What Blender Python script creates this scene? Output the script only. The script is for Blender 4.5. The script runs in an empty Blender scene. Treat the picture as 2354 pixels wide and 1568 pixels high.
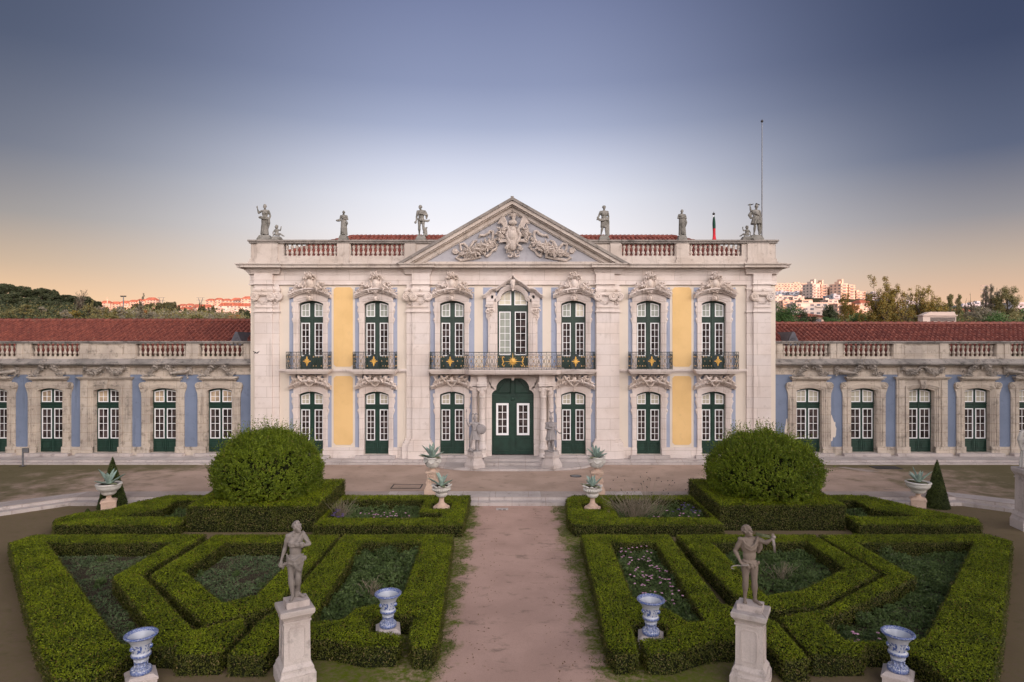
import bpy, math, random
import numpy as np
from math import sin, cos, pi, radians, sqrt, atan2
from mathutils import Vector, Matrix

random.seed(7)
RNG = np.random.default_rng(11)
sc = bpy.context.scene
COL = sc.collection

# ------------------------------------------------------------------ camera
CZ = 7.0                     # camera height above the terrace gravel (z = 0)
cam = bpy.data.cameras.new('camera')
cam.sensor_width = 36.0
cam.lens = 36.0 * 1453.0 / 2353.0
cam.clip_end = 8000
co = bpy.data.objects.new('camera', cam)
COL.objects.link(co)
co.location = (0, 0, CZ)
co.rotation_euler = (pi / 2, 0, 0)
sc.camera = co

# ------------------------------------------------------------------ sky, sun, exposure
SUN_EL = radians(2.6)
SUN_AZ = Vector((0.62, -0.78))
world = bpy.data.worlds.new('World')
sc.world = world
world.use_nodes = True
def build_sky():
    nt = world.node_tree
    N, L = nt.nodes, nt.links
    N.clear()
    out = N.new('ShaderNodeOutputWorld')
    bg = N.new('ShaderNodeBackground')
    L.new(bg.outputs[0], out.inputs[0])
    tc = N.new('ShaderNodeTexCoord')
    nrm = N.new('ShaderNodeVectorMath'); nrm.operation = 'NORMALIZE'
    L.new(tc.outputs['Generated'], nrm.inputs[0])
    sep = N.new('ShaderNodeSeparateXYZ')
    L.new(nrm.outputs[0], sep.inputs[0])
    def ramp(src, stops, interp='EASE'):
        r = N.new('ShaderNodeValToRGB')
        r.color_ramp.interpolation = interp
        el = r.color_ramp.elements
        while len(el) > 1:
            el.remove(el[-1])
        el[0].position = stops[0][0]; el[0].color = (*stops[0][1], 1)
        for p, c in stops[1:]:
            e = el.new(p); e.color = (*c, 1)
        L.new(src, r.inputs[0])
        return r.outputs[0]
    def math_(op, a, b=None, clamp=False):
        m = N.new('ShaderNodeMath'); m.operation = op; m.use_clamp = clamp
        for i, s in enumerate((a, b)):
            if s is None:
                continue
            if isinstance(s, (int, float)):
                m.inputs[i].default_value = s
            else:
                L.new(s, m.inputs[i])
        return m.outputs[0]
    def mix(f, a, b):
        m = N.new('ShaderNodeMix'); m.data_type = 'RGBA'
        L.new(f, m.inputs[0]); L.new(a, m.inputs[6]); L.new(b, m.inputs[7])
        return m.outputs[2]
    z = math_('MAXIMUM', sep.outputs[2], 0.0)
    # the twilight sky facing the camera: bright low centre, dusky peach flanks
    mid = ramp(z, SKY_MID, 'LINEAR')
    flank = ramp(z, SKY_FLANK, 'LINEAR')
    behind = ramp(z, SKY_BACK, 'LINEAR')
    mlr = N.new('ShaderNodeMapRange'); mlr.interpolation_type = 'SMOOTHSTEP'
    L.new(sep.outputs[0], mlr.inputs[0]); mlr.inputs[1].default_value = -0.3; mlr.inputs[2].default_value = 0.3
    flank = mix(mlr.outputs[0], flank, ramp(z, SKY_FLANKR, 'LINEAR'))
    ax = math_('ABSOLUTE', math_('SUBTRACT', sep.outputs[0], -0.03))
    hx = math_('SQRT', math_('ADD', math_('MULTIPLY', sep.outputs[0], sep.outputs[0]), math_('MULTIPLY', sep.outputs[1], sep.outputs[1])))
    sx = math_('DIVIDE', ax, math_('MAXIMUM', hx, 0.001))
    mr = N.new('ShaderNodeMapRange'); mr.interpolation_type = 'SMOOTHSTEP'
    L.new(sx, mr.inputs[0]); mr.inputs[1].default_value = 0.06; mr.inputs[2].default_value = 0.66
    front = mix(mr.outputs[0], mid, flank)
    mb = N.new('ShaderNodeMapRange'); mb.interpolation_type = 'SMOOTHSTEP'
    L.new(sep.outputs[1], mb.inputs[0]); mb.inputs[1].default_value = 0.35; mb.inputs[2].default_value = -0.35
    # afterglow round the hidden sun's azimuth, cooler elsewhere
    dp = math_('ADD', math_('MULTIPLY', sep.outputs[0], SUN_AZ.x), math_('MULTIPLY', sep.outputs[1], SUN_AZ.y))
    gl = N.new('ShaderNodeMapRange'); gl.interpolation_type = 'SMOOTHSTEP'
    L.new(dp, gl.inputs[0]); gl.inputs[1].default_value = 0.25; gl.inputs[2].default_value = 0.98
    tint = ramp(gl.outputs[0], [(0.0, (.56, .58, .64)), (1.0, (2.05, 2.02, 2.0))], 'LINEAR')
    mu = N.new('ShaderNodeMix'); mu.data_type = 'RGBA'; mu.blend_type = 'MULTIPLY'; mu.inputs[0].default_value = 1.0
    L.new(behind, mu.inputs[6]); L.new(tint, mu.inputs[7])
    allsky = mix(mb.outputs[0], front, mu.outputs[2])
    sk = N.new('ShaderNodeTexSky'); sk.sky_type = 'NISHITA'; sk.sun_disc = False
    sk.sun_elevation = SUN_EL
    sk.sun_rotation = atan2(SUN_AZ.x, SUN_AZ.y)
    sk.air_density = 1.0; sk.dust_density = 1.5
    ad = N.new('ShaderNodeMix'); ad.data_type = 'RGBA'; ad.blend_type = 'ADD'
    ad.inputs[0].default_value = 0.02
    L.new(allsky, ad.inputs[6]); L.new(sk.outputs[0], ad.inputs[7])
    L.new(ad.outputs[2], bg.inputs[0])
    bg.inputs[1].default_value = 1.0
def s2l(r, g, b):
    return tuple(((c / 255.0 + 0.055) / 1.055) ** 2.4 if c > 10 else c / 255 / 12.92 for c in (r, g, b))
def sc3(c, k):
    return tuple(v * k for v in c)
SKY_MID = [(0.0, s2l(252, 218, 190)), (0.05, s2l(253, 227, 207)), (0.10, s2l(251, 236, 229)), (0.17, s2l(245, 242, 248)), (0.22, s2l(232, 233, 244)), (0.265, s2l(208, 212, 231)),
           (0.32, s2l(167, 175, 203)), (0.375, s2l(140, 149, 182)), (0.475, s2l(117, 126, 162)), (0.6, s2l(98, 108, 150)), (1.0, s2l(80, 88, 124))]
SKY_FLANK = [(0.0, s2l(248, 196, 152)), (0.05, s2l(244, 200, 160)), (0.10, s2l(200, 174, 152)), (0.16, s2l(152, 145, 145)), (0.24, s2l(106, 109, 127)),
             (0.36, s2l(72, 79, 104)), (0.5, s2l(62, 69, 95)), (1.0, s2l(60, 68, 98))]
SKY_FLANKR = [(0.0, s2l(238, 188, 154)), (0.05, s2l(232, 190, 160)), (0.10, s2l(196, 174, 158)), (0.16, s2l(146, 142, 148)), (0.24, s2l(88, 96, 122)),
             (0.36, s2l(58, 67, 97)), (0.5, s2l(50, 59, 88)), (1.0, s2l(52, 61, 92))]
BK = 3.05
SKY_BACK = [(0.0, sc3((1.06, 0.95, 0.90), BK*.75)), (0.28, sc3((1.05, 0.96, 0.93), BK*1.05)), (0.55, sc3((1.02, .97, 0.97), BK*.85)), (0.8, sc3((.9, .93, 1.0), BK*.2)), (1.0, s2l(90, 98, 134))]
build_sky()

sun = bpy.data.lights.new('sun', 'SUN')
sun.energy = 4.2
sun.angle = radians(0.5)
sun.color = (1.0, 0.44, 0.26)
so = bpy.data.objects.new('sun', sun)
COL.objects.link(so)
d = Vector((-SUN_AZ.x * cos(SUN_EL), -SUN_AZ.y * cos(SUN_EL), -sin(SUN_EL)))
so.rotation_euler = d.to_track_quat('-Z', 'Y').to_euler()
so.location = (60, -80, 60)

vs = sc.view_settings
vs.view_transform = 'Standard'
vs.look = 'None'
vs.exposure = 0.0
vs.gamma = 1.0
vs.use_curve_mapping = False
sc.cycles.max_bounces = 6
sc.cycles.diffuse_bounces = 3
sc.cycles.glossy_bounces = 3
sc.cycles.transmission_bounces = 4

# ------------------------------------------------------------------ helpers
KP = 1453.0
def fx(px, Y):                      # photograph column (2353 wide) -> world x at depth Y
    return (px - 1176.5) / KP * Y
def fz(py, Y):                      # photograph row -> world z at depth Y
    return CZ - (py - 784.0) / KP * Y
def gp(px, py, z):                  # photograph pixel on the level z -> world point
    Y = KP * (CZ - z) / (py - 784.0)
    return (fx(px, Y), Y)

class MB:
    def __init__(s):
        s.v = []; s.f = []; s.m = []; s.n = 0
    def add(s, vs, fs, mi=0):
        o = s.n
        s.v.extend([tuple(p) for p in vs]); s.n += len(vs)
        for f in fs:
            s.f.append(tuple(i + o for i in f)); s.m.append(mi)
        return s
    def box(s, x0, x1, y0, y1, z0, z1, mi=0):
        s.add([(x0,y0,z0),(x1,y0,z0),(x1,y1,z0),(x0,y1,z0),(x0,y0,z1),(x1,y0,z1),(x1,y1,z1),(x0,y1,z1)],
              [(0,3,2,1),(4,5,6,7),(0,1,5,4),(1,2,6,5),(2,3,7,6),(3,0,4,7)], mi); return s
    def rbox(s, c, hx, hy, z0, z1, a=0.0, tx=1.0, mi=0):          # box turned by a about z, top scaled by tx
        ca, sa = cos(a), sin(a); v = []
        for z, k in ((z0, 1), (z1, tx)):
            for sx, sy in ((-1,-1),(1,-1),(1,1),(-1,1)):
                x, y = sx*hx*k, sy*hy*k
                v.append((c[0]+x*ca-y*sa, c[1]+x*sa+y*ca, z))
        s.add(v, [(0,3,2,1),(4,5,6,7),(0,1,5,4),(1,2,6,5),(2,3,7,6),(3,0,4,7)], mi); return s
    def prism(s, poly, y0, y1, mi=0):                              # (x, z) outline pushed along y
        n = len(poly)
        a = sum(poly[i][0]*poly[(i+1)%n][1]-poly[(i+1)%n][0]*poly[i][1] for i in range(n))
        if a < 0: poly = poly[::-1]
        v = [(p[0], y0, p[1]) for p in poly] + [(p[0], y1, p[1]) for p in poly]
        f = [tuple(range(n)), tuple(range(2*n-1, n-1, -1))] + [(i, n+i, n+(i+1)%n, (i+1)%n) for i in range(n)]
        s.add(v, f, mi); return s
    def slab(s, poly, z0, z1, mi=0):                               # (x, y) outline pushed along z
        n = len(poly)
        a = sum(poly[i][0]*poly[(i+1)%n][1]-poly[(i+1)%n][0]*poly[i][1] for i in range(n))
        if a < 0: poly = poly[::-1]
        v = [(p[0], p[1], z0) for p in poly] + [(p[0], p[1], z1) for p in poly]
        f = [tuple(range(n-1, -1, -1)), tuple(range(n, 2*n))] + [(i, (i+1)%n, n+(i+1)%n, n+i) for i in range(n)]
        s.add(v, f, mi); return s
    def ring(s, inn, out, yf, yb, mi=0):                           # band between two (x, z) paths of equal length
        n = len(inn)
        v = [(p[0], yf, p[1]) for p in inn] + [(p[0], yf, p[1]) for p in out] + [(p[0], yb, p[1]) for p in inn] + [(p[0], yb, p[1]) for p in out]
        f = []
        for i in range(n-1):
            f += [(i, i+1, n+i+1, n+i), (2*n+i, 2*n+i+1, i+1, i), (n+i, n+i+1, 3*n+i+1, 3*n+i)]
        f += [(0, n, 3*n, 2*n), (n-1, 3*n-1, 4*n-1, 2*n-1)]
        s.add(v, f, mi); return s
    def lathe(s, prof, c=(0,0,0), n=20, rip=None, mi=0, sx=1.0, sy=1.0):
        v = []; m = len(prof)
        for r, z in prof:
            for k in range(n):
                a = 2*pi*k/n
                q = r*(1+(rip[1]*cos(rip[0]*a) if rip else 0))
                v.append((c[0]+q*cos(a)*sx, c[1]+q*sin(a)*sy, c[2]+z))
        f = []
        for i in range(m-1):
            for k in range(n):
                k2 = (k+1) % n
                f.append((i*n+k, i*n+k2, (i+1)*n+k2, (i+1)*n+k))
        if prof[0][0] > 1e-4: f.append(tuple(range(n-1, -1, -1)))
        if prof[-1][0] > 1e-4: f.append(tuple((m-1)*n+k for k in range(n)))
        s.add(v, f, mi); return s
    def tube(s, pts, r, n=6, mi=0, cap=True, flat=None):
        P = [Vector(p) for p in pts]; m = len(P)
        R = r if isinstance(r, (list, tuple)) else [r]*m
        T = []
        for i in range(m):
            t = P[min(i+1, m-1)] - P[max(i-1, 0)]
            T.append(t.normalized() if t.length > 1e-9 else Vector((0,0,1)))
        u = T[0].orthogonal().normalized(); v = []
        for i in range(m):
            u = (u - T[i]*u.dot(T[i]))
            u = u.normalized() if u.length > 1e-6 else T[i].orthogonal().normalized()
            w = T[i].cross(u)
            for k in range(n):
                a = 2*pi*k/n
                v.append(tuple(P[i] + (u*cos(a) + w*sin(a))*R[i]))
        f = [(i*n+k, i*n+(k+1)%n, (i+1)*n+(k+1)%n, (i+1)*n+k) for i in range(m-1) for k in range(n)]
        if cap: f += [tuple(range(n-1, -1, -1)), tuple((m-1)*n+k for k in range(n))]
        s.add(v, f, mi); return s
    def ell(s, c, r, n=10, m=6, rot=None, mi=0):
        if isinstance(r, (int, float)): r = (r, r, r)
        M = rot.to_matrix() if rot is not None and hasattr(rot, 'to_matrix') else rot
        v = []
        for i in range(m+1):
            th = pi*i/m
            for k in range(n):
                a = 2*pi*k/n
                p = Vector((r[0]*sin(th)*cos(a), r[1]*sin(th)*sin(a), -r[2]*cos(th)))
                if M is not None: p = M @ p
                v.append((c[0]+p.x, c[1]+p.y, c[2]+p.z))
        f = [(i*n+k, i*n+(k+1)%n, (i+1)*n+(k+1)%n, (i+1)*n+k) for i in range(m) for k in range(n)]
        s.add(v, f, mi); return s
    def cap(s, p0, p1, r0, r1=None, n=10):                        # tapered capsule
        r1 = r0 if r1 is None else r1
        s.tube([p0, p1], [r0, r1], n); s.ell(p0, r0, n, 6); s.ell(p1, r1, n, 6); return s
    def shift(s, dx, dy, dz):
        s.v = [(a+dx, b+dy, c+dz) for a, b, c in s.v]; return s
    def mesh(s, name, mats, smooth=False):
        me = bpy.data.meshes.new(name)
        me.from_pydata(s.v, [], s.f)
        for m in (mats if isinstance(mats, (list, tuple)) else [mats]): me.materials.append(m)
        if any(s.m): me.polygons.foreach_set('material_index', s.m)
        if smooth: me.polygons.foreach_set('use_smooth', [True]*len(me.polygons))
        me.update()
        return me

WLOC = {}
def wloc(o):
    return WLOC.get(o.name, Vector((0,0,0))) if o is not None else Vector((0,0,0))
def tag(o, label=None, cat=None, group=None, kind=None):
    if label: o['label'] = label
    if cat: o['category'] = cat
    if group: o['group'] = group
    if kind: o['kind'] = kind
    return o
def empty(name, loc, label, cat, group=None, rz=0.0):
    o = bpy.data.objects.new(name, None); COL.objects.link(o)
    o.location = loc; o.rotation_euler = (0, 0, rz)
    o.empty_display_size = 0.3
    WLOC[o.name] = Vector(loc)
    return tag(o, label, cat, group)
def obj(name, me, parent=None, loc=(0,0,0)):
    o = bpy.data.objects.new(name, me); COL.objects.link(o)
    o.location = loc
    if parent is not None: o.parent = parent
    WLOC[o.name] = wloc(parent) + Vector(loc)
    return o
def put(name, mb, mats, parent=None, smooth=False):
    """link a mesh given in world coordinates under parent (unrotated parents)"""
    w = wloc(parent)
    if parent is not None: mb.shift(-w.x, -w.y, -w.z)
    return obj(name, mb.mesh(name, mats, smooth), parent)
def loc_part(name, mb, mats, parent, smooth=False):
    """link a mesh given in the parent's own coordinates"""
    return obj(name, mb.mesh(name, mats, smooth), parent)
def dup(o, parent=None, loc=None):
    c = o.copy(); COL.objects.link(c)
    if parent is not None: c.parent = parent
    if loc is not None: c.location = loc
    WLOC[c.name] = wloc(c.parent) + Vector(c.location)
    for ch in list(o.children):
        dup(ch, c)
    return c
def remesh(mb, voxel, it=2, name='carved', mats=None):
    me = mb.mesh(name + '_raw', mats if mats else [])
    t = bpy.data.objects.new('tmp', me); COL.objects.link(t)
    m = t.modifiers.new('r', 'REMESH'); m.mode = 'VOXEL'; m.voxel_size = voxel; m.use_smooth_shade = True
    if it:
        q = t.modifiers.new('s', 'SMOOTH'); q.factor = 0.5; q.iterations = it
    dg = bpy.context.evaluated_depsgraph_get(); dg.update()
    res = bpy.data.meshes.new_from_object(t.evaluated_get(dg))
    res.name = name
    bpy.data.objects.remove(t); bpy.data.meshes.remove(me)
    if not res.materials and mats:
        for x in (mats if isinstance(mats, (list, tuple)) else [mats]): res.materials.append(x)
    res.polygons.foreach_set('use_smooth', [True]*len(res.polygons))
    return res
def quads(name, P, mats, midx=None):                               # P: (N,4,3) array of loose quads
    N = len(P)
    me = bpy.data.meshes.new(name)
    me.vertices.add(N*4); me.vertices.foreach_set('co', np.ascontiguousarray(P, dtype=np.float32).ravel())
    me.loops.add(N*4); me.loops.foreach_set('vertex_index', np.arange(N*4, dtype=np.int32))
    me.polygons.add(N); me.polygons.foreach_set('loop_start', np.arange(0, N*4, 4, dtype=np.int32))
    try: me.polygons.foreach_set('loop_total', np.full(N, 4, dtype=np.int32))
    except Exception: pass
    for m in (mats if isinstance(mats, (list, tuple)) else [mats]): me.materials.append(m)
    if midx is not None: me.polygons.foreach_set('material_index', np.asarray(midx, dtype=np.int32))
    me.update(); me.validate()
    return me
def unit(a):
    return a / np.maximum(np.linalg.norm(a, axis=-1, keepdims=True), 1e-9)
def leafquads(C, Nn, L, Wd, jitter=0.6, up=None):
    """one quad per centre: C centres, Nn facing normals, L length, Wd width"""
    n = len(C)
    nn = unit(Nn + jitter*RNG.normal(size=(n,3)))
    a = RNG.normal(size=(n,3)) if up is None else up + 0.5*RNG.normal(size=(n,3))
    a = unit(a - nn*np.sum(a*nn, axis=1, keepdims=True))
    b = np.cross(nn, a)
    L = np.broadcast_to(np.asarray(L, dtype=float), (n,))[:,None]; Wd = np.broadcast_to(np.asarray(Wd, dtype=float), (n,))[:,None]
    return np.stack([C - a*L*.5, C + b*Wd*.5, C + a*L*.5, C - b*Wd*.5], axis=1)
def vnoise(x, y, s=1.0, seed=0):                                   # cheap smooth noise for geometry
    x = np.asarray(x)*s; y = np.asarray(y)*s
    return (np.sin(1.7*x+2.3*y+seed)+np.sin(-2.9*x+1.1*y+1.3*seed)+np.sin(4.3*x-3.7*y+2.1*seed)*.6+np.sin(6.1*x+5.3*y+.7*seed)*.4)/3.0
# ------------------------------------------------------------------ materials
def nmat(name):
    m = bpy.data.materials.new(name); m.use_nodes = True
    nt = m.node_tree
    b = nt.nodes['Principled BSDF']
    return m, nt, b
def nd(nt, t, **kw):
    n = nt.nodes.new(t)
    for k, v in kw.items(): setattr(n, k, v)
    return n
def pos(nt, scale=(1,1,1)):
    g = nd(nt, 'ShaderNodeNewGeometry'); mp = nd(nt, 'ShaderNodeMapping')
    mp.inputs['Scale'].default_value = scale
    nt.links.new(g.outputs['Position'], mp.inputs[0])
    return mp.outputs[0]
def noise(nt, vec, scale, detail=4, rough=.55):
    n = nd(nt, 'ShaderNodeTexNoise'); n.inputs['Scale'].default_value = scale
    n.inputs['Detail'].default_value = detail; n.inputs['Roughness'].default_value = rough
    nt.links.new(vec, n.inputs['Vector'])
    return n.outputs[0]
def rng(nt, src, a, b, c=0.0, d=1.0, smooth=True):
    r = nd(nt, 'ShaderNodeMapRange'); r.interpolation_type = 'SMOOTHSTEP' if smooth else 'LINEAR'
    nt.links.new(src, r.inputs[0])
    for i, v in enumerate((a, b, c, d)): r.inputs[i+1].default_value = v
    return r.outputs[0]
def mixc(nt, f, a, b, blend='MIX'):
    m = nd(nt, 'ShaderNodeMix', data_type='RGBA', blend_type=blend)
    for s, i in ((f, 0), (a, 6), (b, 7)):
        if isinstance(s, (int, float)): m.inputs[i].default_value = s
        elif isinstance(s, tuple): m.inputs[i].default_value = (*s, 1) if len(s) == 3 else s
        else: nt.links.new(s, m.inputs[i])
    return m.outputs[2]
def mth(nt, op, a, b=0.0):
    m = nd(nt, 'ShaderNodeMath', operation=op)
    for i, s in enumerate((a, b)):
        if isinstance(s, (int, float)): m.inputs[i].default_value = s
        else: nt.links.new(s, m.inputs[i])
    return m.outputs[0]
def bump(nt, b, h, strength=.3, dist=.02):
    n = nd(nt, 'ShaderNodeBump'); n.inputs['Strength'].default_value = strength; n.inputs['Distance'].default_value = dist
    nt.links.new(h, n.inputs['Height']); nt.links.new(n.outputs[0], b.inputs['Normal'])
def stone(name, base, alt, dirt, dirt_amt=.4, joints=None, grain=.12, streak=.3, spec=.25):
    m, nt, b = nmat(name)
    p = pos(nt)
    c = mixc(nt, rng(nt, noise(nt, p, .7, 5), .38, .66), base, alt)
    ps = pos(nt, (1.6, 1.6, .16))
    c = mixc(nt, mth(nt, 'MULTIPLY', rng(nt, noise(nt, ps, 1.5, 6, .65), .55, .78), streak), c, dirt)
    d2 = rng(nt, noise(nt, p, 2.6, 8, .7), .62 - .16*dirt_amt, .80 - .1*dirt_amt)
    c = mixc(nt, mth(nt, 'MULTIPLY', d2, dirt_amt), c, dirt)
    gr = noise(nt, p, 38, 4, .7)
    c = mixc(nt, mth(nt, 'MULTIPLY', rng(nt, gr, .35, .7), grain), c, dirt)
    if joints:
        sp = nd(nt, 'ShaderNodeSeparateXYZ'); nt.links.new(pos(nt), sp.inputs[0])
        cb = nd(nt, 'ShaderNodeCombineXYZ')
        nt.links.new(sp.outputs[0], cb.inputs[0]); nt.links.new(sp.outputs[2], cb.inputs[1])
        br = nd(nt, 'ShaderNodeTexBrick'); nt.links.new(cb.outputs[0], br.inputs['Vector'])
        br.inputs['Scale'].default_value = 1.0; br.inputs['Mortar Size'].default_value = .012
        br.inputs['Brick Width'].default_value = joints[0]; br.inputs['Row Height'].default_value = joints[1]
        br.inputs['Color1'].default_value = (.95,.95,.95,1); br.inputs['Color2'].default_value = (1.05,1.03,1.0,1)
        br.inputs['Mortar'].default_value = (.62,.56,.50,1)
        c = mixc(nt, .75, c, br.outputs[0], 'MULTIPLY')
    nt.links.new(c, b.inputs['Base Color'])
    b.inputs['Roughness'].default_value = .8
    b.inputs['Specular IOR Level'].default_value = spec
    bump(nt, b, noise(nt, p, 22, 6, .7), .25, .015)
    return m
def plain(name, c, rough=.6, spec=.3, metal=0.0, var=.12, scale=3.0):
    m, nt, b = nmat(name)
    cc = mixc(nt, rng(nt, noise(nt, pos(nt), scale, 6, .6), .3, .7), sc3(c, 1-var), sc3(c, 1+var))
    nt.links.new(cc, b.inputs['Base Color'])
    b.inputs['Roughness'].default_value = rough; b.inputs['Metallic'].default_value = metal
    b.inputs['Specular IOR Level'].default_value = spec
    return m
def leafmat(name, dark, light, odd=None, oddamt=.06, trans=.2, patch=1.2):
    m, nt, b = nmat(name)
    g = nd(nt, 'ShaderNodeNewGeometry')
    ri = g.outputs['Random Per Island']
    pn = rng(nt, noise(nt, pos(nt), patch, 4), .32, .68)
    f = mth(nt, 'ADD', mth(nt, 'MULTIPLY', ri, .65), mth(nt, 'MULTIPLY', pn, .35))
    c = mixc(nt, f, dark, light)
    if odd:
        c = mixc(nt, mth(nt, 'GREATER_THAN', mth(nt, 'FRACT', mth(nt, 'MULTIPLY', ri, 17.3)), 1-oddamt), c, odd)
    nt.links.new(c, b.inputs['Base Color'])
    b.inputs['Roughness'].default_value = .55; b.inputs['Specular IOR Level'].default_value = .25
    out = nt.nodes['Material Output']
    tr = nd(nt, 'ShaderNodeBsdfTranslucent'); nt.links.new(c, tr.inputs[0])
    mx = nd(nt, 'ShaderNodeMixShader'); mx.inputs[0].default_value = trans
    nt.links.new(b.outputs[0], mx.inputs[1]); nt.links.new(tr.outputs[0], mx.inputs[2])
    nt.links.new(mx.outputs[0], out.inputs[0])
    return m

M = {}
M['stone'] = stone('limestone', (.67,.59,.55), (.60,.515,.47), (.32,.25,.20), .46, (1.9,.62), .12, .45)
M['carved'] = stone('carved_limestone', (.68,.585,.53), (.58,.48,.41), (.26,.20,.15), .55, None, .15, .3)
M['ledge'] = stone('weathered_ledge', (.30,.26,.23), (.20,.175,.16), (.07,.06,.05), .85, None, .3, .8)
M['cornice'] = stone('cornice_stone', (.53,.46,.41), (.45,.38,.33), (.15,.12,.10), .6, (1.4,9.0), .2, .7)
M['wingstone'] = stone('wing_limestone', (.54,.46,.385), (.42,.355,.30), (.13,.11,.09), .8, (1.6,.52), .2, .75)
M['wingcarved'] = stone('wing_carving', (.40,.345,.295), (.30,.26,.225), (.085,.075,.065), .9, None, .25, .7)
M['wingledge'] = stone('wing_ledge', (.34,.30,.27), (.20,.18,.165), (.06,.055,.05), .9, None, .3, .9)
M['step'] = stone('step_stone', (.50,.44,.42), (.40,.35,.33), (.15,.125,.11), .6, (1.5,9.0), .2, .3)
M['beige'] = stone('beige_stucco', (.66,.57,.48), (.63,.545,.46), (.45,.35,.26), .25, None, .04, .22)
M['blue'] = stone('blue_stucco', (.335,.36,.45), (.305,.33,.415), (.13,.14,.18), .42, None, .08, .55)
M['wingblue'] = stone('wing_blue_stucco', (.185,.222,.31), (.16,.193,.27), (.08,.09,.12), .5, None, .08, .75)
M['yellow'] = stone('yellow_stucco', (.72,.475,.21), (.67,.435,.185), (.47,.32,.16), .4, None, .05, .4)
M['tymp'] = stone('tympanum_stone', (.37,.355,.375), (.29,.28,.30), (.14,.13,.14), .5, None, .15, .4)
M['arms'] = stone('weathered_carving', (.52,.44,.39), (.43,.36,.31), (.17,.14,.12), .6, None, .2, .4)
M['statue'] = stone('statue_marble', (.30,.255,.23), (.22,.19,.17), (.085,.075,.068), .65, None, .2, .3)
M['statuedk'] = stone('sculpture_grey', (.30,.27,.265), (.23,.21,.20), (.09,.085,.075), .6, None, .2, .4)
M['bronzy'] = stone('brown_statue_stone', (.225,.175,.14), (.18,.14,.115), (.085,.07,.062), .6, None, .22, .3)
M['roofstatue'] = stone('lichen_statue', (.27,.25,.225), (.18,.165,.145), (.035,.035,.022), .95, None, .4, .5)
M['ped'] = stone('pedestal_stone', (.54,.47,.44), (.46,.39,.36), (.15,.13,.115), .7, None, .2, .5)
M['pot'] = stone('pot_stone', (.62,.585,.54), (.52,.48,.44), (.20,.175,.15), .45, None, .15, .3)
M['potfoot'] = stone('pot_foot_stone', (.55,.40,.31), (.50,.35,.27), (.2,.15,.12), .5, None, .15, .3)
M['gdark'] = plain('green_paint', (.022,.044,.032), .42, .4, 0, .18)
M['gdoor'] = plain('green_door_paint', (.013,.040,.028), .40, .4, 0, .2)
M['white'] = plain('white_paint', (.80,.79,.79), .5, .3, 0, .03)
M['iron'] = plain('railing_iron', (.022,.034,.034), .5, .4, 0, .2)
M['gold'] = plain('gilding', (.66,.38,.085), .42, .5, .4, .15)
M['rust'] = plain('dull_gilt', (.50,.32,.15), .5, .5, .3, .2)
M['soil'] = plain('potting_soil', (.05,.035,.025), .95, .1, 0, .4, 30)
M['metal'] = plain('grey_metal', (.16,.16,.17), .5, .4, .3, .1)
M['dark'] = plain('dark_cover', (.045,.04,.038), .7, .2, 0, .2)
M['lead'] = plain('lead_sheet', (.10,.095,.11), .6, .3, 0, .2)
def glass(name, c, var=.35, rough=.07):
    m, nt, b = nmat(name)
    f = rng(nt, noise(nt, pos(nt, (2.2, 2.2, 2.2)), 1.0, 2), .3, .7)
    nt.links.new(mixc(nt, f, sc3(c, 1-var), sc3(c, 1+var)), b.inputs['Base Color'])
    b.inputs['Roughness'].default_value = rough
    b.inputs['Specular IOR Level'].default_value = .5
    bump(nt, b, noise(nt, pos(nt), 2.2, 2), .12, .01)
    return m
M['glass'] = glass('dark_window_glass', (.052,.038,.036), .7)
M['curtain'] = glass('curtained_glass', (.33,.345,.30), .12)
M['shutter'] = glass('shuttered_glass', (.47,.43,.34), .1)
M['cream'] = glass('cream_curtain_glass', (.68,.62,.50), .14)
M['amber'] = glass('painted_ceiling_glass', (.42,.32,.22), .35)
def tiles():
    m, nt, b = nmat('roof_tiles')
    p = pos(nt)
    g = nd(nt, 'ShaderNodeNewGeometry')
    c = mixc(nt, rng(nt, noise(nt, pos(nt, (3.3,1.2,1.2)), 1.5, 4), .3, .7), (.13,.034,.024), (.225,.062,.039))
    c = mixc(nt, rng(nt, noise(nt, p, 9, 6, .7), .55, .8), c, (.09,.026,.02))
    c = mixc(nt, mth(nt, 'MULTIPLY', rng(nt, noise(nt, p, 2.2, 6), .6, .8), .5), c, (.16,.12,.08))
    nt.links.new(c, b.inputs['Base Color'])
    b.inputs['Roughness'].default_value = .62; b.inputs['Specular IOR Level'].default_value = .35
    return m
M['tile'] = tiles()
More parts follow.
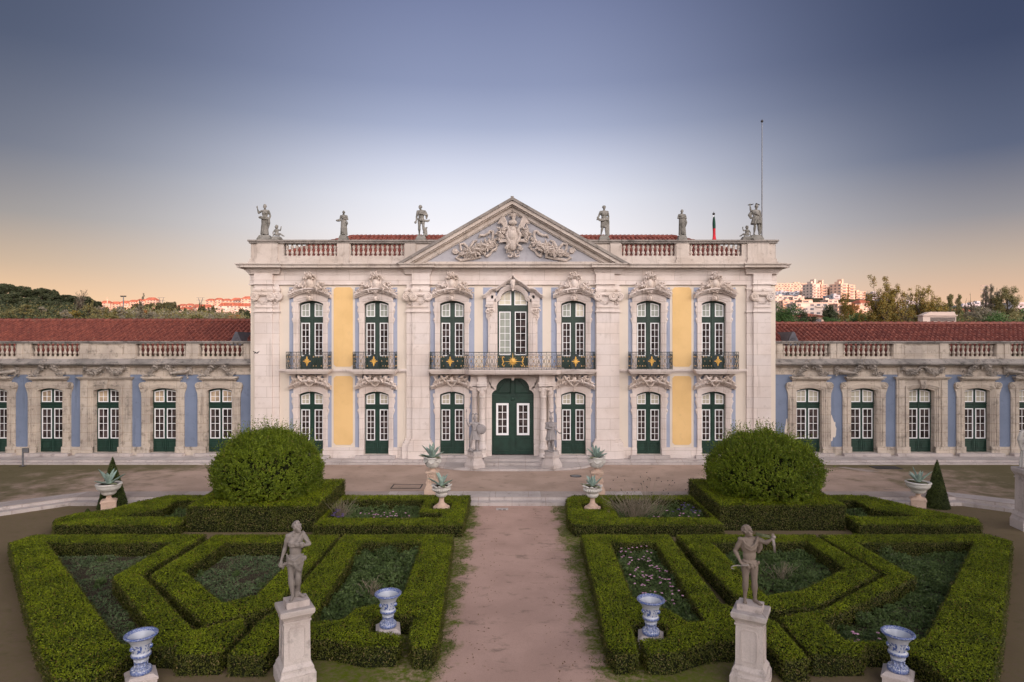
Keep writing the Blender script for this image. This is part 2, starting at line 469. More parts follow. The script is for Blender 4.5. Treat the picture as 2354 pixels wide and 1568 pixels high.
def faience():
    m, nt, b = nmat('blue_white_faience')
    tc = nd(nt, 'ShaderNodeTexCoord')
    sp = nd(nt, 'ShaderNodeSeparateXYZ'); nt.links.new(tc.outputs['Object'], sp.inputs[0])
    ang = mth(nt, 'ARCTAN2', sp.outputs[1], sp.outputs[0])
    cb = nd(nt, 'ShaderNodeCombineXYZ')
    nt.links.new(mth(nt, 'MULTIPLY', ang, .35), cb.inputs[0]); nt.links.new(mth(nt, 'MULTIPLY', sp.outputs[2], 1.6), cb.inputs[1])
    n1 = noise(nt, cb.outputs[0], 9, 3, .6)
    fol = rng(nt, n1, .49, .55)
    z = sp.outputs[2]
    def band(lo, hi):
        return mth(nt, 'MULTIPLY', mth(nt, 'GREATER_THAN', z, lo), mth(nt, 'LESS_THAN', z, hi))
    belly = band(.60, .78)
    strong = mth(nt, 'MINIMUM', mth(nt, 'ADD', mth(nt, 'ADD', band(.93, 1.0), band(.50, .56)), mth(nt, 'ADD', band(.14, .22), band(.35, .40))), 1.0)
    fine = rng(nt, noise(nt, cb.outputs[0], 26, 2), .42, .52)
    f = mth(nt, 'MAXIMUM', mth(nt, 'MULTIPLY', belly, fol), mth(nt, 'MULTIPLY', strong, mth(nt, 'ADD', mth(nt, 'MULTIPLY', fine, .55), .4)))
    f = mth(nt, 'MAXIMUM', f, mth(nt, 'MULTIPLY', band(.22, .36), mth(nt, 'MULTIPLY', fine, .8)))
    c = mixc(nt, f, (.42,.44,.50), (.045,.085,.26))
    wear = rng(nt, noise(nt, tc.outputs['Object'], 14, 6, .75), .62, .72)
    c = mixc(nt, mth(nt, 'MULTIPLY', wear, .6), c, (.45,.30,.22))
    nt.links.new(c, b.inputs['Base Color'])
    b.inputs['Roughness'].default_value = .3
    return m
M['faience'] = faience()
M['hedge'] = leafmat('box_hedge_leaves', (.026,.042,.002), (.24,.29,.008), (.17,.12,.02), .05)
M['hedgecore'] = plain('hedge_twigs', (.012,.014,.005), .9, .1, 0, .4, 9)
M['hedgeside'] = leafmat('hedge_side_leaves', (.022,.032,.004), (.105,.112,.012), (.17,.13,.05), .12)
M['bush'] = leafmat('topiary_leaves', (.030,.055,.004), (.21,.27,.015), (.17,.14,.03), .04)
M['cone'] = leafmat('dark_cone_leaves', (.016,.026,.007), (.085,.11,.022))
M['bed'] = leafmat('bed_foliage', (.030,.055,.016), (.13,.185,.055), (.09,.10,.05), .08)
M['bedgrass'] = leafmat('bed_grass', (.05,.08,.034), (.15,.20,.085), (.13,.11,.07), .18)
M['drystalk'] = leafmat('dry_stalks', (.16,.13,.09), (.34,.28,.20))
M['pink'] = leafmat('pink_petals', (.36,.16,.26), (.54,.34,.43), None, 0, .1)
M['purple'] = leafmat('purple_petals', (.07,.045,.14), (.13,.085,.22), None, 0, .1)
M['agave'] = plain('agave_leaf', (.27,.36,.31), .6, .3, 0, .25, 6)
M['agaveold'] = plain('agave_leaf_old', (.26,.27,.15), .6, .3, 0, .3, 6)
M['sheaf'] = plain('sheaf_stalks', (.13,.14,.075), .7, .2, 0, .4, 12)
M['fallen'] = leafmat('fallen_leaves', (.10,.06,.03), (.26,.16,.08))
M['weed'] = leafmat('weed_tufts', (.045,.065,.008), (.14,.19,.02))
M['bark'] = plain('bark', (.10,.075,.055), .9, .1, 0, .3, 4)
M['pine'] = leafmat('pine_foliage', (.022,.030,.014), (.075,.085,.035), (.07,.055,.025), .08, .1, .15)
M['dkgreen'] = leafmat('evergreen_foliage', (.022,.050,.014), (.085,.15,.035), None, 0, .15, .2)
M['olive'] = leafmat('olive_foliage', (.12,.11,.045), (.27,.24,.10), (.22,.15,.04), .15, .2, .15)
M['autumn'] = leafmat('autumn_foliage', (.16,.12,.03), (.36,.27,.06), (.26,.13,.02), .2, .25, .15)
M['grey'] = leafmat('bare_twigs_foliage', (.15,.13,.09), (.29,.25,.18), (.2,.14,.05), .1, .1, .15)
M['orange'] = leafmat('orange_foliage', (.24,.10,.03), (.40,.19,.06), None, 0, .2, .2)
def gravel(name, base, alt, mossmask, mosscol=(.095,.125,.007)):
    m, nt, b = nmat(name)
    p = pos(nt)
    c = mixc(nt, rng(nt, noise(nt, p, .55, 5), .35, .65), base, alt)
    c = mixc(nt, mth(nt, 'MULTIPLY', rng(nt, noise(nt, p, 45, 3, .8), .4, .75), .35), c, sc3(base, .45))
    c = mixc(nt, mth(nt, 'MULTIPLY', rng(nt, noise(nt, p, 110, 2, .8), .6, .75), .4), c, sc3(base, 1.5))
    p2 = pos(nt, (.55, 1.0, 1.0))
    c = mixc(nt, mth(nt, 'MULTIPLY', rng(nt, noise(nt, p2, 2.3, 8, .72), .545, .66), .5), c, (.13,.105,.08))
    sp = nd(nt, 'ShaderNodeSeparateXYZ'); nt.links.new(p, sp.inputs[0])
    if name == 'garden_gravel':
        er = mth(nt, 'ADD', mth(nt, 'ABSOLUTE', sp.outputs[0]), mth(nt, 'MULTIPLY', noise(nt, p, .5, 6), 3.0))
        c = mixc(nt, mth(nt, 'MULTIPLY', rng(nt, er, 3.2, 5.0), .8), c, (.115,.078,.050))  # brown earth on the flanks, some vignette darkening painted into its colour
    mk = mossmask(nt, sp, p)
    c = mixc(nt, mk, c, mosscol)
    nt.links.new(c, b.inputs['Base Color'])
    b.inputs['Roughness'].default_value = .95; b.inputs['Specular IOR Level'].default_value = .1
    bump(nt, b, noise(nt, p, 60, 4, .8), .4, .02)
    return m
def moss_garden(nt, sp, p):
    # green film on the gravel close to the hedge feet (|x| > 1.4 m), with a ragged edge
    ax = mth(nt, 'ABSOLUTE', mth(nt, 'SUBTRACT', sp.outputs[0], .2))
    n = noise(nt, p, 1.3, 6, .65)
    e = mth(nt, 'ADD', ax, mth(nt, 'MULTIPLY', mth(nt, 'SUBTRACT', n, .5), 2.4))
    a = rng(nt, e, 1.45, 1.95)
    a = mth(nt, 'MULTIPLY', a, rng(nt, mth(nt, 'ABSOLUTE', sp.outputs[0]), 3.5, 6.0, 1.0, .28))
    return mth(nt, 'MULTIPLY', a, rng(nt, noise(nt, p, 7, 5, .7), .30, .62, .25, 1.0))
def moss_terrace(nt, sp, p):
    n = noise(nt, p, .8, 6, .65)
    ax = mth(nt, 'ABSOLUTE', sp.outputs[0])
    e = mth(nt, 'ADD', mth(nt, 'MULTIPLY', ax, .05), mth(nt, 'MULTIPLY', n, 1.3))
    y = rng(nt, sp.outputs[1], 33.5, 35.8)
    e = mth(nt, 'ADD', e, mth(nt, 'MULTIPLY', y, .35))
    return mth(nt, 'MULTIPLY', rng(nt, e, 1.45, 1.95), .8)
M['gravel'] = gravel('garden_gravel', (.52,.345,.28), (.44,.29,.235), moss_garden)
M['terrace'] = gravel('terrace_gravel', (.44,.32,.255), (.35,.255,.20), moss_terrace, (.075,.07,.02))
M['grass'] = plain('hill_grass', (.045,.042,.020), .95, .1, 0, .4, .05)
M['citywall'] = plain('city_render', (.60,.47,.40), .8, .2, 0, .06, .05)
M['citypink'] = plain('city_render_warm', (.62,.42,.32), .8, .2, 0, .08, .05)
M['citygrey'] = plain('city_render_grey', (.45,.44,.47), .8, .2, 0, .08, .05)
M['citywin'] = plain('city_windows', (.12,.11,.12), .5, .4, 0, .3, .3)
M['cityroof'] = plain('city_roof', (.40,.13,.08), .8, .2, 0, .2, .2)
M['red'] = plain('flag_red', (.45,.02,.03), .7, .2)
M['fgreen'] = plain('flag_green', (.01,.05,.03), .7, .2)
# ------------------------------------------------------------------ terrain, terrace, steps
ZG = -0.28
def smooth(a, b, x):
    t = np.clip((np.asarray(x, dtype=float)-a)/(b-a), 0, 1); return t*t*(3-2*t)
def H(x, y):
    x = np.asarray(x, dtype=float); y = np.asarray(y, dtype=float)
    g = lambda cx, cy, sx, sy, h: h*np.exp(-(((x-cx)/sx)**2+((y-cy)/sy)**2))
    z = g(-155, 170, 55, 60, 4.5) + g(330, 760, 250, 240, 44) + g(-360, 980, 330, 260, 40)  + g(420, 330, 120, 140, 14)
    z = z + 10.5*smooth(62, 150, y) + 5*smooth(150, 900, y) + 4*smooth(900, 1800, y)
    z = z + 86*np.exp(-((y+720)/190)**2)*(0.97+.03*np.sin(x*.006+1))  # unseen ridge behind the camera, shaped to keep low sun off the palace
    dist = np.maximum(np.abs(x)/52, np.maximum((y-15)/50, (15-y)/60))
    return ZG + z*smooth(1.0, 1.9, dist)
def ground():
    def axis(lo, hi, flat):
        a = list(np.arange(-flat, flat+.1, 2.0)); s = 3.0
        while a[-1] < hi: a.append(a[-1]+s); s *= 1.09
        s = 3.0
        while a[0] > lo: a.insert(0, a[0]-s); s *= 1.09
        return np.array(a)
    xs = axis(-2500, 2500, 40); ys = axis(-1500, 3200, 60)
    X, Y = np.meshgrid(xs, ys); Z = H(X, Y)
    nx, ny = len(xs), len(ys)
    V = np.stack([X, Y, Z], -1).reshape(-1, 3)
    i, j = np.meshgrid(np.arange(nx-1), np.arange(ny-1)); b = (j*nx+i).ravel()
    F = np.stack([b, b+1, b+nx+1, b+nx], -1)
    me = bpy.data.meshes.new('ground')
    me.vertices.add(len(V)); me.vertices.foreach_set('co', V.astype(np.float32).ravel())
    me.loops.add(F.size); me.loops.foreach_set('vertex_index', F.astype(np.int32).ravel())
    me.polygons.add(len(F)); me.polygons.foreach_set('loop_start', np.arange(0, F.size, 4, dtype=np.int32))
    me.materials.append(M['gravel']); me.materials.append(M['grass'])
    cx = (xs[:-1]+xs[1:])/2; cy = (ys[:-1]+ys[1:])/2
    CX, CY = np.meshgrid(cx, cy)
    far = (np.abs(CX) > 44) | (CY > 62) | (CY < -30)
    me.polygons.foreach_set('material_index', far.astype(np.int32).ravel())
    me.polygons.foreach_set('use_smooth', [True]*len(F))
    me.update(); me.validate()
    tag(obj('ground', me), kind='structure')
ground()

# terrace front edge: straight behind the parterres, bulging towards the garden at both flanks
TE = [(-44, 23.2), (-27, 24.2), (-21.9, 26.3), (-19.6, 28.35), (19.9, 28.35), (22.4, 26.4), (27, 24.2), (44, 23.2)]
def offs(path, d):                    # shift the edge towards the garden by d
    out = []
    for i, p in enumerate(path):
        a = Vector(path[max(i-1, 0)]); b = Vector(path[min(i+1, len(path)-1)])
        t = (b-a).normalized(); out.append((p[0]+t.y*d, p[1]-t.x*d))
    return out
back = [(44, 44), (-44, 44)]
me = MB().slab(offs(TE, -1.05)+back, -1.0, 0.0)
tag(put('terrace', me, M['terrace']), kind='structure')
st = MB()
def strip_xy(mb, fa, ba, z0, z1, seg=2.2):  # kerb course between two edges, cut into blocks with fine open joints
    for (a0, a1), (b0, b1) in zip(zip(fa[:-1], fa[1:]), zip(ba[:-1], ba[1:])):
        L = (Vector(a1)-Vector(a0)).length; n = max(1, int(L/seg)); g = .006
        for k in range(n):
            t0, t1 = k/n+g/L, (k+1)/n-g/L
            q = [tuple(Vector(a0).lerp(Vector(a1), t)) for t in (t0, t1)]+[tuple(Vector(b0).lerp(Vector(b1), t)) for t in (t1, t0)]
            dz = random.uniform(-.004, .004)
            mb.slab(q, z0, z1+dz)
strip_xy(st, TE, offs(TE, -1.05), -1.0, .012)
strip_xy(st, offs(TE, .45), offs(TE, .003), -1.0, -.13)
# two steps along the palace foot
for x0, x1 in ((-44, -4.6), (4.75, 44)):
    n = int((x1-x0)/1.9)
    for k in range(n):
        a = x0+(x1-x0)*k/n+.004; b = x0+(x1-x0)*(k+1)/n-.004
        st.box(a, b, 35.72, 36.4, -.2, .09+random.uniform(-.004, .004))
        st.box(a, b, 36.12, 38.6, -.2, .185+random.uniform(-.004, .004))
# platform and stairs before the portal
st.slab([(-4.6, 35.72), (-3.9, 34.75), (-3.1, 34.25), (-1.6, 33.95), (1.75, 33.95), (3.25, 34.25), (4.05, 34.75), (4.75, 35.72), (4.75, 37.2), (-4.6, 37.2)], -.2, .12)
st.slab([(-1.9, 35.25), (-1.75, 34.95), (1.85, 34.95), (2.0, 35.25), (2.2, 37.2), (-2.1, 37.2)], .1, .25)
st.slab([(-1.55, 35.6), (1.65, 35.6), (1.75, 37.4), (-1.65, 37.4)], .2, .34)
st.box(-4.6, -2.1, 36.0, 37.4, .1, .26); st.box(2.2, 4.75, 36.0, 37.4, .1, .26)
tag(put('steps', st, M['step']), kind='structure')
# bits let into the gravel
pt = gp(1967, 1078, .004)
tag(put('paving_patch', MB().slab([(pt[0]-.75, pt[1]+.5), (pt[0]-.35, pt[1]+.55), (pt[0]+.9, pt[1]-.65), (pt[0]+.2, pt[1]-.7)], -.05, .006), M['step']), kind='structure')
def hatch(px, py, w, dpt, label):
    X, Y = gp(px, py, 0.01)
    r = empty('access_hatch', (X, Y, 0), label, 'hatch')
    f = MB()
    for a in ((-w, -w+.05, -dpt, dpt), (w-.05, w, -dpt, dpt), (-w+.05, w-.05, -dpt, -dpt+.05), (-w+.05, w-.05, dpt-.05, dpt)): f.box(*a, -.05, .02)
    loc_part('frame', f, M['dark'], r)
    loc_part('lid', MB().box(-w+.055, w-.055, -dpt+.055, dpt-.055, -.05, .014), M['terrace'] if px < 1200 else M['dark'], r)
hatch(935, 1118, .72, .42, 'rectangular pale hatch set in the gravel near the left path urns')
hatch(2036, 1075, .72, .4, 'dark rectangular hatch in the gravel before the right wing')
X, Y = gp(1323, 1094, .01)
r = empty('manhole_cover', (X, Y, 0), 'small round manhole cover in the gravel right of the portal', 'manhole cover')
loc_part('rim', MB().lathe([(.30, -.04), (.30, .012), (.25, .012)], n=24), M['dark'], r)
loc_part('lid', MB().lathe([(.25, -.04), (.25, .016), (.02, .02), (0, .02)], n=24), M['metal'], r)
X, Y = gp(1154, 1171, ZG)
r = empty('drain_box', (X, Y, ZG), 'small concrete drain box at the foot of the terrace steps', 'drain')
loc_part('casing', MB().box(-.26, .26, -.12, .12, -.05, .035), M['step'], r)
loc_part('grate', MB().box(-.16, -.02, -.125, -.121, .002, .03).box(.02, .16, -.125, -.121, .002, .03), M['dark'], r)
# ------------------------------------------------------------------ architectural pieces (local: origin at foot centre, y = 0 wall face, -y towards the garden)
def wall_grid(mb, x0, x1, z0, z1, holes, y, depth):
    xs = sorted({x0, x1, *[h[0] for h in holes], *[h[1] for h in holes]}); zs = sorted({z0, z1, *[h[2] for h in holes], *[h[3] for h in holes]})
    xs = [v for v in xs if x0 <= v <= x1]; zs = [v for v in zs if z0 <= v <= z1]
    op = lambda x, z: any(h[0] < x < h[1] and h[2] < z < h[3] for h in holes)
    for i in range(len(xs)-1):
        for j in range(len(zs)-1):
            if not op((xs[i]+xs[i+1])/2, (zs[j]+zs[j+1])/2):
                mb.add([(xs[i],y,zs[j]),(xs[i+1],y,zs[j]),(xs[i+1],y,zs[j+1]),(xs[i],y,zs[j+1])], [(0,1,2,3)])
    for a, b, c, d in holes:
        a, b, c, d = max(a, x0), min(b, x1), max(c, z0), min(d, z1)
        if a >= b or c >= d: continue
        mb.add([(a,y,c),(b,y,c),(b,y,d),(a,y,d),(a,y+depth,c),(b,y+depth,c),(b,y+depth,d),(a,y+depth,d)], [(0,3,7,4),(1,5,6,2),(3,2,6,7),(0,4,5,1)])
    mb.add([(x0,y,z0),(x1,y,z0),(x1,y,z1),(x0,y,z1),(x0,y+depth,z0),(x1,y+depth,z0),(x1,y+depth,z1),(x0,y+depth,z1)], [(0,3,7,4),(1,5,6,2),(3,2,6,7),(0,4,5,1)])
def arcx(w, hs, h, x):                        # flat arch (parabola) over an opening
    return hs+(h-hs)*max(0.0, 1-(2*x/w)**2)
def opening(w, hs, h, n=0.0, N=14):           # outline of an arched opening grown by n
    W = w/2+n
    P = [(-W, 0)]
    for k in range(N+1):
        x = -W+2*W*k/N
        P.append((x, arcx(w, hs, h, x*(w/2)/W)+n))
    return P+[(W, 0)]
def sash(mb, x0, x1, zb, ztop, cols, rows, fw, yf, yb, bar=.028, N=6):
    """white sash: ztop(x) gives the top; returns pane polygon"""
    top = [(x0+(x1-x0)*k/N, ztop(x0+(x1-x0)*k/N)) for k in range(N+1)]
    itop = [(x0+fw+(x1-x0-2*fw)*k/N, ztop(x0+fw+(x1-x0-2*fw)*k/N)-fw) for k in range(N+1)]
    out = [(x0, zb)]+top+[(x1, zb)]; inn = [(x0+fw, zb+fw)]+itop+[(x1-fw, zb+fw)]
    mb.ring(inn, out, yf, yb)
    mb.prism([(x0, zb), (x1, zb), (x1-fw, zb+fw), (x0+fw, zb+fw)], yf, yb)
    for c in range(1, cols):
        x = x0+fw+(x1-x0-2*fw)*c/cols
        mb.box(x-bar/2, x+bar/2, yf+.006, yb, zb+fw, ztop(x)-fw*.6)
    zt = min(itop[0][1], itop[-1][1])
    zm = ztop((x0+x1)/2)-fw
    for r in range(1, rows):
        z = zb+fw+((zm if rows > 2 else (zt+zm)/2)-zb-fw)*r/rows
        mb.box(x0+fw, x1-fw, yf+.007, yb, z-bar/2, z+bar/2)
    return [(x0+fw*.5, zb+fw*.5)]+[(p[0], p[1]+fw*.4) for p in itop]+[(x1-fw*.5, zb+fw*.5)]
def panel_mould(mb, x0, x1, z0, z1, y, t=.03, mi=0):
    mb.box(x0, x1, y-t, y, z0, z0+.05, mi); mb.box(x0, x1, y-t, y, z1-.05, z1, mi)
    mb.box(x0, x0+.05, y-t, y, z0+.05, z1-.05, mi); mb.box(x1-.05, x1, y-t, y, z0+.05, z1-.05, mi)
    mb.box(x0+.10, x1-.10, y-t*.7, y, z0+.10, z1-.10, mi)
def door_meshes(key, w, h, rise, tr, leaf, sw, mar, rows, fw=.05, dm='gdark'):
    """French door: green framing, four white sashes, four panes"""
    hs = h-rise; zt = lambda x: arcx(w, hs, h, x)
    g = MB()
    g.prism(opening(w, hs, h, 0)[0:], 0, .06)
    g.box(-.055, .055, -.035, 0, 0, h-.08)
    zl = h-leaf[0]; zz = h-tr[1]
    g.box(-w/2, w/2, -.03, 0, zl+.12, zl+.16); g.box(-w/2, w/2, -.05, 0, zz-.10, zz-.06)
    zb = h-leaf[1]
    for s in (-1, 1):
        a, b = (-w/2+mar*.8, -.10) if s < 0 else (.10, w/2-mar*.8)
        panel_mould(g, a, b, .10, zb-.12, 0)
    fr = g.mesh(key+'_frame', M[dm])
    sh, gl = [], []
    for s in (-1, 1):
        x0, x1 = (-w/2+mar, -w/2+mar+sw) if s < 0 else (w/2-mar-sw, w/2-mar)
        for kind in ('t', 'l'):
            m = MB()
            if kind == 't': pp = sash(m, x0, x1, h-tr[1], lambda x: zt(x)-tr[0], 2, 2, fw, -.035, .0)
            else: pp = sash(m, x0, x1, h-leaf[1], lambda x: h-leaf[0], 2, rows, fw, -.035, .0)
            sh.append(m.mesh(key+'_sash', M['white']))
            q = MB().prism(pp, -.012, -.004)
            gl.append(q.mesh(key+'_pane', M['glass']))
    return dict(frame=fr, sash=sh, pane=gl)
def french_door(D, parent, loc, mats=('glass',)*4, label=None):
    o = obj('french_door', D['frame'], parent, loc)
    if label: o['label'] = label
    for k in range(4):
        obj('sash', D['sash'][k], o)
        g = obj('glass', D['pane'][k], o)
        if mats[k] != 'glass':
            g.material_slots[0].link = 'OBJECT'; g.material_slots[0].material = M[mats[k]]
    return o
def spiral(mb, c, r0, turns, rad, y, s=1, n=26, start=0.0, nn=6):
    P, R = [], []
    for k in range(n):
        t = k/(n-1); a = start+s*turns*2*pi*t; r = r0*(1-t*.86)
        P.append((c[0]+r*cos(a), y-.02*t, c[1]+r*sin(a))); R.append(rad*(1-.45*t))
    mb.tube(P, R, nn)
def petal(mb, c, L, w, a, lift=.35, th=None):
    """pointed carved leaf lying on the wall, tip at angle a and lifted towards the viewer"""
    ca, sa = cos(a), sin(a); th = th or w*.5
    P = lambda u, v, d: (c[0]+u*ca-v*sa, c[1]-d, c[2]+u*sa+v*ca)
    mb.add([P(-L*.35, 0, 0), P(0, -w*.5, th*.4), P(0, w*.5, th*.4), P(L*.65, 0, lift*L), P(-L*.05, 0, th*1.5), P(0, 0, -th*.7)],
           [(0, 4, 2), (0, 1, 4), (1, 3, 4), (4, 3, 2), (0, 2, 5), (1, 0, 5), (3, 1, 5), (2, 3, 5)])
def flower(mb, c, r, k=6):
    mb.ell((c[0], c[1]-r*.25, c[2]), (r*.26, r*.3, r*.26), 6, 4)
    o = random.random()
    for i in range(k): 
        a = 2*pi*i/k+o; petal(mb, (c[0]+r*.4*cos(a), c[1], c[2]+r*.4*sin(a)), r*.85, r*.62, a, .22)
def leafy(mb, pts, r, n, y, jag=1.0):
    """carved garland along pts (x, z) of radius r(t): pointed leaves and blossoms"""
    m = len(pts)-1; n = int(n*.8)
    for i in range(n):
        t = (i+random.random())/n*m; k = min(int(t), m-1); f = t-k
        x = pts[k][0]*(1-f)+pts[k+1][0]*f; z = pts[k][1]*(1-f)+pts[k+1][1]*f
        rr = r(t/m) if callable(r) else r
        dx, dz = random.gauss(0, .42)*rr, random.gauss(0, .42)*rr
        q = rr*random.uniform(.5, .85)*jag; cen = max(0.0, 1-(dx*dx+dz*dz)/(rr*rr))
        d = rr*(.15+.75*cen)
        if random.random() < .22: flower(mb, (x+dx*.7, y-d-.02, z+dz*.7), q*.62, 7)
        else: petal(mb, (x+dx, y-d*random.uniform(.5, 1), z+dz), q*1.5, q*.75, atan2(dz, dx)+random.gauss(0, .7), random.uniform(.1, .5))
def volute(mb, c, r, y0, y1, s=1):
    mb.prism([(c[0]+r*cos(2*pi*k/16), c[1]+r*sin(2*pi*k/16)) for k in range(16)], y0, y1)
    spiral(mb, c, r*.93, 1.75*1, r*.16, y0, s, 30, pi/2)
    mb.ell((c[0], y0-.015, c[1]), (r*.22, .05, r*.22), 8, 5)

def surround_meshes(w, h, rise, crest):
    """stone architrave with eared jambs and a bowed hood; the carved crest is a mesh of its own"""
    hs = h-rise; m = MB()
    for a, b, yf, yb in ((0, .09, -.05, .32), (.09, .19, -.09, 0), (.19, .27, -.13, 0)):
        m.ring(opening(w, hs, h, a), opening(w, hs, h, b), yf, yb)
    W = w/2+.27
    ear = [(0, .06), (.10, .10), (.13, .0), (.12, -.12), (.05, -.2), (.08, -.27), (.11, -.38), (.07, -.55), (.03, -.68), (.03, -.8), (.09, -.86), (.08, -.98), (.04, -1.1), (0, -1.2)]
    for s in (-1, 1):
        m.prism([(s*(W-.002+p[0]), hs+p[1]) for p in ear], -.10, 0)
        spiral(m, (s*(W+.05), hs-.42), .06, 1.2, .02, -.11, s)
        m.ell((s*(W+.05), -.1, hs-.93), (.05, .04, .08), 7, 5)
        if crest == 'mask': m.box(min(s*(w/2+.01), s*(W+.04)), max(s*(w/2+.01), s*(W+.04)), -.16, 0, 0, .40)
    hw = 1.21
    zc = lambda x: h+.46-.40*(abs(x)/hw)**2.0+(.05*max(0, abs(x)/hw-.85)/.15)
    xs = [-hw+2*hw*k/24 for k in range(25)]
    xi = [x for x in xs if abs(x) <= W+.02]
    m.ring([(x, arcx(w, hs, h, x*(w/2)/W)+.265) for x in xi], [(x, zc(x)+.02) for x in xi], -.07, 0)
    for a, b, yf in ((0, .09, -.22), (.09, .17, -.36), (.17, .24, -.48)):
        m.ring([(x, zc(x)+a) for x in xs], [(x, zc(x)+b) for x in xs], yf, .0)
    c = MB()
    zt = zc(0)+.24
    c.box(-.12, .12, -.10, -.005, h+.3, h+1.42 if crest == 'shield' else h+1.0)
    for s in (-1, 1): c.tube([(s*.05, -.06, zc(.1)+.30), (s*.6, -.06, zc(.6)+.34), (s*1.12, -.06, zc(1.12)+.26)], [.07, .09, .05], 6)
    for s in (-1, 1):
        leafy(c, [(s*.42, zc(.4)+.30), (s*.62, zc(.6)+.42), (s*.85, zc(.85)+.36), (s*1.08, zc(1.08)+.22)], lambda t: .27-.08*t, 62, -.14)
    if crest == 'shield':
        c.ell((0, -.16, h+.98), (.27, .12, .36), 14, 8)
        c.ell((0, -.22, h+1.0), (.17, .11, .25), 12, 8)
        for s in (-1, 1):
            c.tube([(s*.2, -.15, h+1.34), (s*.31, -.17, h+1.22), (s*.29, -.2, h+1.02), (s*.2, -.2, h+.82), (s*.27, -.22, h+.66), (s*.45, -.2, h+.56), (s*.62, -.2, h+.50), (s*.74, -.2, h+.52)], [.05, .06, .05, .05, .06, .055, .05, .03])
            spiral(c, (s*.72, h+.58), .09, 1.2, .03, -.2, -s)
            spiral(c, (s*.30, h+1.22), .12, 1.3, .035, -.2, s)
            spiral(c, (s*.33, h+.86), .10, 1.2, .03, -.2, -s)
        leafy(c, [(-.22, h+1.36), (0, h+1.46), (.22, h+1.36)], .20, 44, -.18)
        c.ell((0, -.22, h+1.34), (.14, .1, .10), 8, 5)
        leafy(c, [(0, h+.60), (0, h+.36)], .15, 16, -.22)
        c.ell((0, -.2, h+.10), (.12, .12, .15), 8, 6); leafy(c, [(-.12, h+.12), (.12, h+.12)], .09, 10, -.2)
        for s in (-1, 1): c.tube([(s*.12, -.2, h+.28), (s*.16, -.22, h+.10), (s*.1, -.2, h-.02)], [.03, .04, .03])
    else:
        c.ell((0, -.2, h+.70), (.15, .16, .20), 12, 8)
        c.ell((0, -.34, h+.68), (.03, .05, .05), 6, 4)
        for s in (-1, 1): c.ell((s*.06, -.33, h+.73), (.03, .02, .02), 6, 4)
        c.ell((0, -.32, h+.60), (.05, .03, .018), 6, 4)
        leafy(c, [(-.38, h+.52), (-.34, h+.85), (-.12, h+1.06), (.12, h+1.06), (.34, h+.85), (.38, h+.52)], .17, 70, -.12)
        for s in (-1, 1): c.tube([(s*.3, -.14, h+.95), (s*.34, -.2, h+.7), (s*.22, -.22, h+.5), (s*.08, -.22, h+.34)], [.04, .06, .06, .04])
        leafy(c, [(0, h+.42), (0, h+.16)], .10, 14, -.22)
        c.ell((0, -.2, h+.08), (.05, .06, .1), 7, 5)
    c.v = [(x, y*1.4, z) for x, y, z in c.v]
    return m.mesh('window_surround', M['stone']), c.mesh('carved_crest', M['carved'])

def capital(mb, x0, x1, z0, z1, y):
    """Ionic capital with a festoon, between x0 and x1, front at y"""
    w = x1-x0; cx = (x0+x1)/2; h = z1-z0
    mb.box(x0-.10, x1+.10, y-.13, y+.2, z1-.10*h, z1); mb.box(x0-.06, x1+.06, y-.1, y+.2, z1-.2*h, z1-.1*h-.002)
    mb.box(x0-.02, x1+.02, y-.05, y+.2, z0, z0+.07*h)
    r = .23*h
    for s, x in ((1, x0+.02), (-1, x1-.02)): volute(mb, (x, z1-.40*h), r, y-.14, y+.1, s)
    mb.box(x0+.1, x1-.1, y-.10, y+.1, z1-.36*h, z1-.2*h)
    for k in range(7): mb.ell((x0+.2+(w-.4)*k/6, y-.12, z1-.29*h), (.05, .04, .05), 6, 4)
    flower(mb, (cx, y-.12, z1-.05*h), .11, 6)
    leafy(mb, [(x0+.14, z1-.5*h), (x0+.3*w, z1-.70*h), (cx, z1-.80*h), (x1-.3*w, z1-.70*h), (x1-.14, z1-.5*h)], .085, 44, y-.02)
    for x in (x0+.05, x1-.05): leafy(mb, [(x, z1-.62*h), (x, z0+.1*h)], .06, 10, y-.02)

